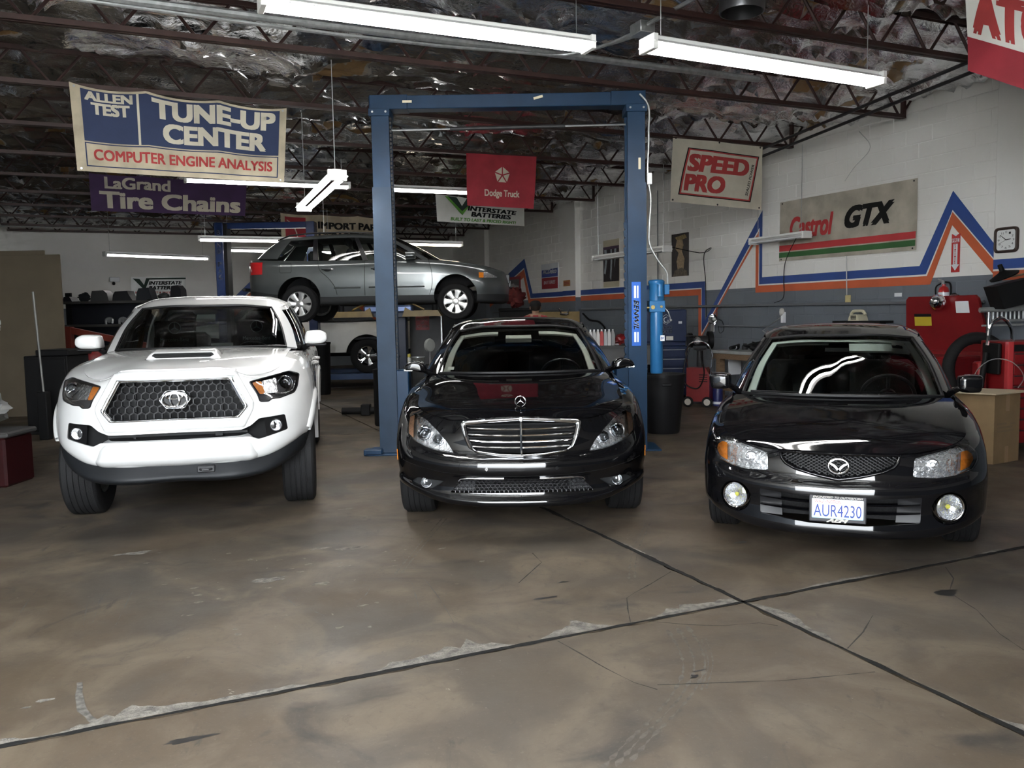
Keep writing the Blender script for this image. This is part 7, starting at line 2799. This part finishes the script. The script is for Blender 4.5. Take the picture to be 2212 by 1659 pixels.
t = thing('desk_fan', 'round grey desk fan head on the dark bench', 'fan', (-1.33, 13.4, .70))
obj('fan_head', B().lathe([(0, -.06), (.05, -.055), (.105, -.02), (.11, 0), (.10, .03), (0, .05)], (0, 0, .33), (.75, -.6, 0), 24), mat('fan_grey', (.30, .31, .29), .4), t)
obj('fan_stem', B().cyl((0, 0, .02), (0, .02, .30), .015, n=8), MATS['steel'], t)
obj('fan_base', B().lathe([(0, 0), (.09, 0), (.08, .025), (0, .03)], n=18), blk, t)
t = thing('clear_tub', 'clear round plastic tub in front of the desk fan', 'tub', (-1.43, 13.1, .70))
obj('tub_wall', B().lathe([(0, .0), (.10, 0), (.11, .14), (.115, .145)], n=24), mat('tub_grey', (.12, .125, .12), .2), t)
t.location.y = 13.33
t.location.x = -1.52
obj('tub_rim', B().lathe([(.108, .138), (.118, .142), (.118, .15), (.108, .15), (.108, .138)], n=24), MATS['galv'], t)
t = thing('spray_can', 'yellow capped spray can on the dark bench', 'can', (-1.66, 13.36, .70))
obj('can_body', B().lathe([(0, 0), (.03, 0), (.03, .13), (.02, .145), (0, .145)], n=14), mat('can_white', (.5, .5, .46), .4), t)
obj('cap', B().lathe([(.0, .20), (.026, .195), (.027, .145), (0, .145)], n=14), mat('cap_yellow', (.4, .34, .05), .5), t)

# ---- bench with oil bottles behind the luxury sedan
t = thing('oil_bench', 'grey workbench along the wall behind the luxury sedan', 'bench', (1.0, 12.6, 0))
obj('bench_top', B().box(0, 0, .95, 1.25, .55, 1.0), mat('bench_dark', (.06, .06, .06), .6), t, smooth=False)
obj('lower_panel', B().box(.02, .03, .70, 1.22, .06, .95), mat('bench_panel', (.10, .10, .10), .6), t, smooth=False)
for x in (.02, 1.17):
    for y in (.03, .47):
        obj('leg', B().box(x, y, 0, x + .06, y + .06, .95), blk, t, smooth=False)
pal = [('silver grey', (.35, .36, .36)), ('white', (.62, .62, .60)), ('pale silver', (.48, .48, .47)), ('white', (.66, .65, .62)), ('red', (.42, .03, .03)), ('silver', (.40, .41, .41)), ('white capped', (.55, .55, .53)), ('dull grey', (.25, .25, .25))]
ordn = ['first', 'second', 'third', 'fourth', 'fifth', 'sixth', 'seventh', 'last']
for k, (nm, c) in enumerate(pal):
    t = thing('oil_bottle', nm + ' motor oil bottle, ' + ordn[k] + ' in the row on the bench', 'bottle', (1.17 + k * .058, 12.8, 1.0), 0, 'oil bottles on the bench')
    m_ = mat('oil_%d' % k, c, .4)
    obj('bottle_body', B().prism([(-.026, 0), (.026, 0), (.026, .17), (.014, .215), (-.004, .225), (-.020, .215), (-.026, .18)], d0=-.05, d1=.05), m_, t)
    obj('cap', B().cyl((.0, 0, .22), (.0, 0, .25), .013, n=10), MATS['label_white'] if 'label_white' in MATS else m_, t)
for k, (x, z, r, m_, lb_) in enumerate(((1.70, 1.09, .08, redm, 'red tool case on the bench end beside the lift post'), (1.93, 1.07, .065, blk, 'black tool lump on the bench end'))):
    o = obj('bench_tool', blobby(B(), (0, 0, 0), r, (1.3, 1, .9), k + 20), m_, None, (x, 12.85, z))
    tag(o, lb_, 'tool')
o = obj('white_can', B().lathe([(0, 0), (.045, 0), (.048, .02), (.048, .09), (.03, .11), (0, .115)], n=16), MATS['label_white'], None, (1.66, 12.9, 1.12))
o.location.z = 1.0
tag(o, 'small white can behind the red tool case', 'can')
# air hose gun on the wall
room_tube('air_hose', [(WR - .06, 17.0, 1.5), (WR - .10, 16.6, 1.35), (WR - .08, 16.2, 1.30), (WR - .1, 15.9, 1.1), (WR - .1, 16.0, .9)], .022, blk, 'black air hose with gun hanging on the grey wall', 'hose')

# ---- bench things behind the estate car
t = thing('black_tool_chest', 'black tool chest below the estate car nose', 'tool chest', (-.25, 17.6, 0))
obj('body', B().box(0, 0, .05, .72, .5, 1.58, .01), blk, t, smooth=False)
obj('lid', B().box(-.01, -.01, 1.58, .73, .51, 1.64, .01), blk, t, smooth=False)
for z in (1.1, 1.3):
    obj('drawer', B().box(.03, -.012, z, .69, 0, z + .16, .004), blk, t, smooth=False)
b = blobby(B(), (0, 0, .17), .2, (.95, .7, .95), 31, amp=.4)
o = obj('red_jacket', b, mat('jacket_red', (.16, .02, .02), .85, var=.5, vscale=14), None, (.12, 17.85, 1.69))
tag(o, 'dark red work jacket heaped on the black tool chest', 'jacket')
t = thing('tan_board', 'tan board with hung silver tool behind the mechanic', 'board', (.55, 18.0, 0))
obj('panel', B().box(0, 0, .9, .95, .05, 1.55, .006), mat('board_tan', (.30, .21, .09), .8, var=.2), t, smooth=False)
obj('post', B().box(.05, .05, 0, .15, .1, .95), wood, t, smooth=False)
obj('post', B().box(.8, .05, 0, .9, .1, .95), wood, t, smooth=False)
obj('hung_tool', B().tube([(.5, -.03, 1.62), (.56, -.03, 1.48), (.66, -.03, 1.47), (.72, -.03, 1.60)], .014, 6).tube([(.52, -.03, 1.50), (.70, -.03, 1.50)], .02, 6), MATS['chrome'], t)


# ---- mechanic seen from behind
def person():
    t = thing('person', 'person in red shirt and black cap seen from behind beyond the luxury sedan', 'person', (.45, 15.0, 0))
    me = bpy.data.meshes.new('body')
    J = [((0, 0, .95), .15), ((0, .01, 1.12), .14), ((0, .02, 1.30), .155), ((0, .03, 1.43), .11), ((0, .05, 1.50), .058), ((0, .07, 1.57), .075), ((0, .075, 1.64), .088), ((0, .075, 1.71), .06),
         ((-.19, .03, 1.42), .075), ((-.25, .10, 1.17), .052), ((-.20, .32, 1.05), .04), ((-.17, .40, 1.04), .032),
         ((.19, .03, 1.42), .075), ((.25, .10, 1.17), .052), ((.20, .32, 1.05), .04), ((.17, .40, 1.04), .032),
         ((-.10, 0, .86), .105), ((-.11, -.01, .48), .068), ((-.11, 0, .09), .05), ((-.12, .14, .04), .04),
         ((.10, 0, .86), .105), ((.11, -.01, .48), .068), ((.11, 0, .09), .05), ((.12, .14, .04), .04)]
    Ed = [(0, 1), (1, 2), (2, 3), (3, 4), (4, 5), (5, 6), (6, 7), (3, 8), (8, 9), (9, 10), (10, 11), (3, 12), (12, 13), (13, 14), (14, 15), (0, 16), (16, 17), (17, 18), (18, 19), (0, 20), (20, 21), (21, 22), (22, 23)]
    # fingers
    for s, k in ((-1, 11), (1, 15)):
        p = Vector(J[k][0])
        for q in range(5):
            a = p + Vector((s * (.02 - q * .014), .04 if q else .01, .01))
            c = a + Vector((s * (.02 if q == 0 else 0), .045 - (q == 4) * .012 - (q == 0) * .02, -.012))
            J.append((tuple(a), .010)); J.append((tuple(c), .008))
            n = len(J)
            Ed += [(k, n - 2), (n - 2, n - 1)]
    me.from_pydata([j[0] for j in J], Ed, [])
    o = bpy.data.objects.new('body', me)
    COL.objects.link(o)
    md = o.modifiers.new('skin', 'SKIN')
    for k, (_, r) in enumerate(J):
        me.skin_vertices[0].data[k].radius = (r, r * .82 if k in (1, 2) else r)
    me.skin_vertices[0].data[0].use_root = True
    o.modifiers.new('sub', 'SUBSURF').levels = 2
    o.modifiers['sub'].render_levels = 2
    bpy.context.view_layer.update()
    m2 = bpy.data.meshes.new_from_object(o.evaluated_get(bpy.context.evaluated_depsgraph_get()))
    bpy.data.objects.remove(o, do_unlink=True)
    skin = mat('skin', (.33, .19, .12), .6)
    shirt = mat('shirt_red', (.30, .018, .022), .8, var=.2)
    trous = mat('trousers', (.015, .016, .02), .8)
    for m_ in (skin, shirt, trous):
        m2.materials.append(m_)
    for p in m2.polygons:
        c = p.center
        arm = abs(c.x) > .2 and c.z < 1.20
        p.material_index = 2 if c.z < .95 and abs(c.y) < .25 else (0 if (c.z > 1.47 or arm or c.y > .2) else 1)
        p.use_smooth = True
    b = link('body', m2, None, t)
    # collar, hair, cap, ears
    obj('collar', B().lathe([(.075, 1.465), (.082, 1.49), (.07, 1.50)], (0, .045, 0), n=18), shirt, t)
    obj('hair', B().sphere((0, .068, 1.635), .098, 18, 10, (.93, 1.05, 1.0)), mat('hair_dark', (.02, .014, .01), .7), t)
    obj('cap', B().lathe([(.106, 1.645), (.108, 1.66), (.104, 1.70), (.08, 1.735), (.04, 1.75), (0, 1.753)], (0, .072, 0), n=24).prism([(-.07, 0), (.07, 0), (.055, .09), (0, .105), (-.055, .09)], o=(0, .165, 1.65), ex=(1, 0, 0), ey=(0, 1, 0), ez=(0, 0, 1), d0=0, d1=.008), mat('cap_black', (.012, .011, .012), .7), t)
    for s in (-1, 1):
        obj('ear', B().sphere((s * .096, .08, 1.615), .03, 10, 6, (.35, .6, 1)), skin, t)
    obj('nose', B().sphere((0, .172, 1.60), .018, 8, 6, (.7, 1, 1.1)), skin, t)


person()

# ---- blue tool cabinet by the wall
t = thing('blue_tool_cabinet', 'navy blue tool cabinet with white lettering behind the blue pump', 'tool cabinet', (2.22, 14.0, 0))
nb = mat('cabinet_navy', (.010, .022, .075), .35, var=.1)
obj('base', B().box(0, 0, .08, .78, .5, .92, .01), nb, t, smooth=False)
for k in range(5):
    obj('drawer', B().box(.02, -.012, .10 + k * .16, .76, .0, .245 + k * .16, .004), nb, t, smooth=False)
    obj('drawer_pull', B().box(.06, -.03, .215 + k * .16, .72, -.012, .228 + k * .16), MATS['steel'], t, smooth=False)
obj('hutch', B().box(.02, .12, .92, .77, .5, 1.54, .01), nb, t, smooth=False)
obj('lid', B().box(.02, .06, 1.0, .77, .12, 1.53, .008), nb, t, smooth=False)
f = lambda x, z: (Vector((x, .059, z)), Vector((0, -1, 0)))
wl2 = mat('cabinet_print', (.6, .64, .7), .5)
lettering('lettering', 'MATCO', (.30, 1.21, .52, 1.265), f, wl2, t, .03, off=.002)
lettering('lettering', 'TOOLS', (.30, 1.14, .52, 1.195), f, wl2, t, .03, off=.002)
hx = [(.42 + .075 * math.sin(a), 1.375 + .085 * math.cos(a)) for a in np.linspace(0, 2 * math.pi, 6, endpoint=False)]
obj('hex_mark', B().tube([(x, .056, z) for x, z in hx], .007, 5, True).tube(crv([(.44, .056, 1.42), (.385, .056, 1.39), (.40, .056, 1.33), (.455, .056, 1.335), (.45, .056, 1.37)], per=4).tolist(), .009, 5), wl2, t)
obj('note', B().box(.63, .05, 1.30, .69, .06, 1.34), MATS['label_white'], t, smooth=False)
obj('label', B().box(.42, .05, 1.02, .54, .06, 1.09), MATS['white_letter'], t, smooth=False)
for k in range(4):
    obj('caster', B().cyl((.06 + .66 * (k % 2), .06 + .38 * (k // 2), .04), (.09 + .66 * (k % 2), .06 + .38 * (k // 2), .04), .04, n=12), blk, t)

# ---- battery charger, grinder, bench
t = thing('battery_charger', 'red wheeled battery charger with bent handle by the workbench', 'charger', (2.97, 13.0, 0), R_(-25))
obj('case', B().prism([(-.18, .09), (.18, .09), (.18, .50), (.12, .62), (-.18, .62)], ex=(1, 0, 0), ey=(0, 0, 1), d0=-.13, d1=.13), redm, t, smooth=False)
for s in (-1, 1):
    obj('wheel', B().lathe([(0, 0), (.035, 0), (.04, .01), (.08, .01), (.085, .02), (.08, .03), (0, .03)], (s * .15, -.17, .085), (0, 1, 0), 20), MATS['rubber'], t)
    obj('wheel_hub', B().lathe([(0, -.004), (.05, -.004), (.052, .005)], (s * .15, -.17, .085), (0, 1, 0), 18), mat('hub_cream', (.55, .52, .45), .5), t)
obj('handle', B().tube(crv([(-.17, -.05, .55), (-.17, -.08, .95), (-.13, -.09, 1.0), (.13, -.09, 1.0), (.17, -.08, .95), (.17, -.1, .42)], per=4).tolist(), .012, 7), MATS['chrome'], t)
obj('leads', B().tube(crv([(-.12, -.12, .95), (-.2, -.15, .7), (-.17, -.16, .35), (0, -.16, .3), (.1, -.15, .5), (.05, -.14, .8)], per=6).tolist(), .011, 6), black_c, t)
for k in range(4):
    obj('vent_slot', B().box(.02, -.138, .40 + k * .035, .15, -.13, .412 + k * .035), blk, t, smooth=False)
t = thing('bench_grinder', 'bench grinder on an iron pedestal left of the workbench', 'grinder', (3.1, 13.55, 0))
obj('pedestal', B().lathe([(0, 0), (.2, 0), (.2, .03), (.06, .06), (.05, .86), (.11, .88), (.11, .90), (0, .90)], n=18), MATS['dark_iron'], t)
obj('motor', B().cyl((-.12, 0, 1.02), (.12, 0, 1.02), .085, n=20), MATS['dark_iron'], t)
obj('wheel_guard', B().cyl((.13, -.0, 1.03), (.20, -.0, 1.03), .145, n=26), blk, t)
obj('wheel_guard', B().cyl((-.20, 0, 1.03), (-.13, 0, 1.03), .12, n=26), blk, t)
obj('face_plate', B().lathe([(0, -.11), (.04, -.108), (.06, -.09), (.07, -.06)], (-.06, 0, 1.02), (0, 1, 0), 18), MATS['steel'], t)
obj('eye_shield', B().box(-.26, -.16, 1.10, -.10, -.08, 1.115, .003), MATS['dark_iron'], t)
t = thing('blue_drum', 'slim blue oil can on the floor between charger and workbench', 'can', (3.27, 13.05, 0))
obj('can_body', B().lathe([(0, 0), (.075, 0), (.08, .02), (.08, .36), (.06, .40), (0, .40)], n=20), mat('can_blue', (.02, .025, .11), .4), t)
obj('can_label', B().lathe([(.081, .03), (.081, .07)], n=20), MATS['label_white'], t, fix=False)
t = thing('workbench', 'wooden workbench with pale grey top behind the compact sedan', 'workbench', RM(8.45, 8.6, 0), TH)
obj('top', B().box(-.03, 0, .82, .9, 2.4, .87, .004), greyt, t, smooth=False)
obj('apron', B().box(0, .02, .73, .04, 2.38, .82), wood, t, smooth=False)
obj('apron', B().box(0, 2.34, .73, .85, 2.38, .82), wood, t, smooth=False)
for x in (.02, .76):
    for y in (.04, 2.24):
        obj('leg', B().box(x, y, 0, x + .10, y + .10, .73), wood, t, smooth=False)
obj('lower_shelf', B().box(.02, .05, .22, .86, 2.34, .26), wood, t, smooth=False)
obj('paper', B().box(.3, 2.36, .45, .55, 2.385, .72), MATS['label_white'], t, smooth=False)
b = blobby(B(), (0, 0, .06), .09, (2.2, 1., .7), 44, amp=.5)
o = obj('parts_heap', b, blk, None, RM(8.75, 10.2, .885))
tag(o, 'dark heap of parts lying on the workbench', 'parts')
t = thing('air_ratchet', 'black long tool with white band lying on the workbench', 'tool', RM(8.6, 10.6, .92), TH + .6)
obj('tool_body', B().cyl((-.3, 0, 0), (.05, 0, .01), .028, .035, 10), blk, t)
obj('tool_band', B().cyl((-.1, 0, .003), (-.06, 0, .004), .034, n=10), MATS['label_white'], t)
obj('tool_head', B().cyl((.05, 0, 0), (.22, .02, .03), .045, .02, 10), blk, t)
o = obj('small_jar', B().lathe([(0, 0), (.05, 0), (.05, .06), (.03, .08), (.03, .10), (0, .10)], n=16), MATS['dark_iron'], None, RM(8.9, 10.75, .87))
tag(o, 'small dark jar at the workbench corner', 'jar')
# clamp lamp and socket on the wall
t = wall_thing('clamp_lamp', 'round chrome clamp lamp hanging on the zigzag wall stripe', 'lamp', 12.05, 1.36, d=.10)
obj('reflector', B().lathe([(.10, -.06), (.095, -.05), (.06, .02), (.03, .05), (0, .055)], axis=(-.3, 1, .1), n=26), MATS['chrome'], t)
obj('bulb', B().sphere((0.01, -.02, 0), .035, 12, 8), mat('bulb_white', (.7, .7, .68), .3), t)
obj('clamp', B().tube([(0, .04, .04), (-.02, .06, .16), (-.02, .09, .22)], .012, 6), MATS['hoist_red'], t)
obj('lamp_cord', B().tube(crv([(.02, .06, 0), (.14, .06, -.05), (.16, .07, -.2), (.05, .07, -.25), (0, .08, -.12)], per=5).tolist(), .005, 5), black_c, t)
o = obj('socket_plate', B().box(-.05, -.02, -.08, .05, 0, .08, .004), MATS['steel'], None, RM(WR - .006, 12.22, 1.21), TH - math.pi / 2, smooth=False)
tag(o, 'steel wall socket plate below the clamp lamp', 'socket')
t = thing('bench_lamp', 'jointed bench lamp with round pale head above the workbench', 'lamp', RM(8.8, 9.6, .87), TH)
obj('arm', B().tube([(0, 0, 0), (-.1, .5, .32), (-.08, .12, .52)], .010, 6), MATS['steel'], t)
obj('head', B().lathe([(0, -.04), (.05, -.03), (.06, .0), (.05, .03), (0, .04)], (-.08, .10, .60), (1, -1, 0), 18), mat('lamp_pale', (.45, .44, .40), .4), t)
obj('neck', B().box(-.10, .05, .44, -.05, .10, .60), MATS['label_white'], t, smooth=False)

# ---- shelf with telephone
t = wall_thing('phone_shelf', 'thin dark wall shelf below the telephone', 'shelf', 9.12, 1.30)
obj('shelf_board', B().box(0, -.26, 0, .85, 0, .03), blk, t, smooth=False)
for x in (.1, .7):
    obj('bracket', B().prism([(0, 0), (0, -.2), (-.2, 0)], o=(x, 0, 0), ex=(0, 1, 0), ey=(0, 0, 1), ez=(1, 0, 0), d0=0, d1=.02), blk, t, smooth=False)
t = wall_thing('telephone', 'cream desk telephone on the wall shelf', 'telephone', 8.76, 1.33, d=.14)
ph = mat('phone_cream', (.62, .58, .42), .4)
obj('base', B().prism([(-.10, 0), (.10, 0), (.085, .05), (.06, .09), (-.06, .09), (-.085, .05)], d0=-.09, d1=.09), ph, t, sharp=30)
obj('handset', B().tube(crv([(-.13, 0, .085), (-.10, 0, .125), (0, 0, .14), (.10, 0, .125), (.13, 0, .085)], per=4).tolist(), .022, 8), ph, t)
for r_ in range(3):
    for c_ in range(4):
        obj('key', B().box(-.045 + c_ * .025, -.096, .02 + r_ * .02, -.028 + c_ * .025, -.088, .034 + r_ * .02), MATS['lower_grey'], t, smooth=False)

# ---- red parts washer
t = wall_thing('parts_washer', 'red parts washer with raised lid and yellow label behind the compact sedan', 'parts washer', 7.20, 0, d=.62)
obj('tub', B().box(-.55, -.35, .02, .55, .35, .92, .02), redm, t, smooth=False)
obj('lid', B().prism([(-.58, .0), (.60, .0), (.47, .66), (.43, .70), (-.50, .70), (-.54, .66)], o=(0, .30, .94), ex=(1, 0, 0), ey=(0, -.10, 1), ez=(0, 1, 0), d0=0, d1=.04), redm, t, smooth=False)
obj('lid_lip', B().box(-.56, .24, .92, .58, .30, .96), redm, t, smooth=False)
lf = lambda x, z: (Vector((x, .297 - .1 * (z - .94), z)), Vector((0, -1, 0)))
obj('yellow_label', B().add([lf(x, z)[0] + Vector((0, -.004, 0)) for x, z in ((-.42, 1.27), (-.17, 1.27), (-.17, 1.42), (-.42, 1.42))], [(0, 1, 2, 3)]), mat('label_yellow', (.55, .42, .03), .5), t, smooth=False)
obj('label_head', B().add([lf(x, z)[0] + Vector((0, -.006, 0)) for x, z in ((-.42, 1.385), (-.17, 1.385), (-.17, 1.42), (-.42, 1.42))], [(0, 1, 2, 3)]), blk, t, smooth=False)
obj('paper_label', B().add([lf(x, z)[0] + Vector((0, -.004, 0)) for x, z in ((.18, 1.43), (.36, 1.43), (.35, 1.57), (.17, 1.57))], [(0, 1, 2, 3)]), MATS['label_white'], t, smooth=False)
obj('washer_lamp', B().lathe([(0, -.10), (.06, -.085), (.10, -.03), (.10, .0), (.07, .03), (0, .04)], (-.02, .18, 1.56), (-.1, 1, .0), 26), MATS['chrome'], t)
obj('lamp_neck', B().tube(crv([(.02, .24, 1.58), (.12, .28, 1.66), (.2, .30, 1.62)], per=5).tolist(), .012, 7), MATS['chrome'], t)

# ---- rack with drain pans at the right edge
t = thing('pipe_rack', 'grey pipe rack standing at the right frame edge', 'rack', (5.42, 9.55, 0))
gp = mat('rack_grey', (.33, .34, .33), .45, .3, var=.2)
obj('top_bar', B().tube([(-.06, -.1, 1.46), (.6, -.15, 1.48)], .03, 10), gp, t)
obj('post', B().cyl((.02, -.08, 0), (.06, -.08, 1.46), .022, n=10), MATS['chrome'], t)
obj('post', B().cyl((.55, -.1, 0), (.55, -.1, 1.46), .022, n=10), MATS['chrome'], t)
obj('low_bar', B().cyl((-.0, -.05, 1.28), (.6, -.08, 1.29), .012, n=8), gp, t)
t = thing('radiator_core', 'ribbed grey radiator core hung behind the pipe rack', 'radiator', (5.60, 9.62, 1.32))
obj('tank', B().box(0, 0, 0, .5, .05, .03).box(0, 0, .2, .5, .05, .25), gp, t, smooth=False)
for k in range(10):
    obj('fin', B().cyl((.025 + k * .05, .02, .02), (.025 + k * .05, .02, .21), .018, n=8), MATS['galv'], t)
t = thing('oil_drain_pan', 'black plastic drain pan tilted on the pipe rack', 'drain pan', (5.66, 9.35, 1.50))
M = Matrix.Rotation(-.22, 4, 'Y')
b = B().prism([(-.15, .0), (.16, .0), (.24, .27), (-.19, .27)], ex=(1, 0, 0), ey=(0, 0, 1), d0=-.12, d1=.14).xf(M)
obj('pan', b, blk, t, smooth=False)
t = thing('oil_funnel', 'black funnel lying across the drain pan', 'funnel', (5.58, 9.36, 1.83))
b = B().lathe([(.0, .0), (.15, .0), (.155, .015), (.05, .06), (.028, .075), (.024, .15), (0, .15)], (0, 0, 0), (-.45, 0, 1), 24)
obj('funnel_body', b, blk, t)
obj('stick', B().cyl((.02, -.1, .0), (.42, -.12, .07), .012, n=8), wood, t)
t = thing('rubber_ring', 'large black rubber ring leaning behind the cardboard box', 'tyre', (5.10, 8.95, .0))
ring = [(math.cos(a) * .33, .05 * math.sin(a) + .03, .80 + math.sin(a) * .36) for a in np.linspace(0, 2 * math.pi, 40, endpoint=False)]
obj('ring', B().tube(ring, .065, 10, True), MATS['rubber'], t)
obj('stand', B().box(-.25, -.05, 0, .25, .12, .40, .01), blk, t, smooth=False)
t = thing('red_jack', 'red jack with black handle behind the cardboard box', 'jack', (5.0, 8.72, 0))
obj('jack_body', B().box(-.08, -.06, 0, .02, .08, .92, .02), redm, t)
obj('jack_handle', B().cyl((-.08, -.09, .60), (-.02, -.09, 1.02), .03, n=10), blk, t)

# ---- red tool chest
t = thing('red_tool_chest', 'red roller tool chest with drawers at the right frame edge', 'tool chest', (5.04, 8.35, 0))
obj('body', B().box(0, 0, .1, .8, .5, 1.14, .008), redm, t, smooth=False)
obj('corner_post', B().box(-.006, -.012, .1, .05, .05, 1.14, .004), mat('chest_red', (.45, .04, .045), .4), t, smooth=False)
obj('top_tray', B().box(.06, -.01, 1.04, .78, .01, 1.11), blk, t, smooth=False)
for k in range(8):
    z = .14 + k * .112
    obj('drawer', B().box(.06, -.012, z, .78, .0, z + .10, .003), redm, t, smooth=False)
    obj('drawer_pull', B().box(.06, -.03, z + .086, .78, -.012, z + .098), MATS['dark_iron'], t, smooth=False)
obj('side_handle', B().box(-.04, .1, .80, -.006, .40, 1.12, .01), blk, t, smooth=False)
obj('top_hook', B().tube(crv([(-.10, .2, 1.10), (-.06, .2, 1.32), (.04, .2, 1.38), (.14, .2, 1.28), (.16, .2, 1.14)], per=5).tolist(), .018, 8), MATS['chrome'], t)
for k in range(4):
    obj('caster', B().cyl((.08 + .6 * (k % 2), .1 + .3 * (k // 2), .05), (.12 + .6 * (k % 2), .1 + .3 * (k // 2), .05), .05, n=12), blk, t)

# ---- cardboard box with flattened card on top
t = thing('cardboard_box', 'tan cardboard box standing beside the compact sedan', 'box', (4.56, 7.74, 0))
ca, cb_ = Vector((.34, .19, 0)).normalized(), Vector((-.36, .36, 0)).normalized()
b = B().prism([(0, 0), (.42, 0), (.42, .55), (0, .55)], ex=ca, ey=cb_, ez=(0, 0, 1), d0=0, d1=.67)
obj('carton', b, card, t, smooth=False)
cd = mat('card_dark', (.20, .135, .07), .8)
obj('tape_strip', B().add([ca * x + Vector((.0, -.002, z)) + cb_ * -.002 for x, z in ((.18, .50), (.24, .50), (.24, .67), (.18, .67))], [(0, 1, 2, 3)]), mat('tape_brown', (.28, .17, .08), .4), t, smooth=False)
obj('tape_strip', B().add([ca * x + Vector((.0, -.002, z)) + cb_ * -.002 for x, z in ((.18, .0), (.24, .0), (.24, .16), (.18, .16))], [(0, 1, 2, 3)]), MATS['tape_brown'], t, smooth=False)
for k, (x0, x1, z) in enumerate(((.04, .20, .37), (.04, .30, .335), (.04, .32, .30), (.26, .34, .365))):
    obj('printed_line', B().add([ca * x + Vector((0, -.002, zz)) + cb_ * -.002 for x, zz in ((x0, z), (x1, z), (x1, z + .02), (x0, z + .02))], [(0, 1, 2, 3)]), cd, t, smooth=False)
dm = [(.20, .42), (.27, .46), (.34, .42), (.27, .38)]
obj('printed_mark', B().tube([cb_ * x + Vector((0, 0, z)) + ca * -.003 for x, z in dm], .003, 4, True), cd, t)
o = obj('flat_card', B().prism([(-.08, -.05), (.50, -.08), (.48, .60), (-.06, .58)], ex=ca, ey=cb_, ez=(0, 0, 1), d0=0, d1=.012), mat('pale_card', (.50, .42, .29), .8), None, (4.56, 7.74, .672), smooth=False)
tag(o, 'pale flattened card lying on the cardboard box', 'card')
o = obj('wire_loop', B().tube(crv([(-.10, .1, .01), (-.12, .15, .12), (.08, .2, .30), (.30, .22, .26), (.42, .25, .10), (.40, .3, .01)], per=6).tolist(), .005, 5), MATS['galv'], None, (4.56, 7.74, .69))
tag(o, 'thin silver wire loop on the cardboard box', 'wire')

# ---- back wall: battery banner and emergency light
S = Sheet(RM(-.36, WB - .03, 2.27), RM(1.09, WB - .03, 2.26), RM(1.12, WB - .03, 2.78), RM(-.33, WB - .03, 2.75), .015, 31)
t = S.build('wall_battery_banner', 'white battery banner fixed on the dim back wall', mat('shiny_banner', (.55, .56, .54), .3, var=.15, vscale=4))
S.poly(t, 'check_mark', [(.03, .93), (.15, .90), (.235, .55), (.27, .93), (1., .93), (1., .85), (.33, .85), (.25, .22)], dgr, .006)
S.text(t, 'INTERSTATE', .32, .55, .93, .76, blackp, .05, .2)
S.text(t, 'BATTERIES', .32, .27, .86, .48, blackp, .05, .2)
S.text(t, 'BUILT TO LAST & PRICED RIGHT', .08, .05, .97, .16, redp, .03)
t = thing('emergency_light', 'small white emergency light box on the dim back wall', 'light', RM(-.75, WB - .12, 2.62), TH)
obj('case', B().box(-.13, 0, 0, .13, .12, .13, .01), MATS['label_white'], t, smooth=False)
obj('lamp_head', B().cyl((-.03, .02, -.03), (-.03, -.03, -.06), .04, n=12), blk, t)
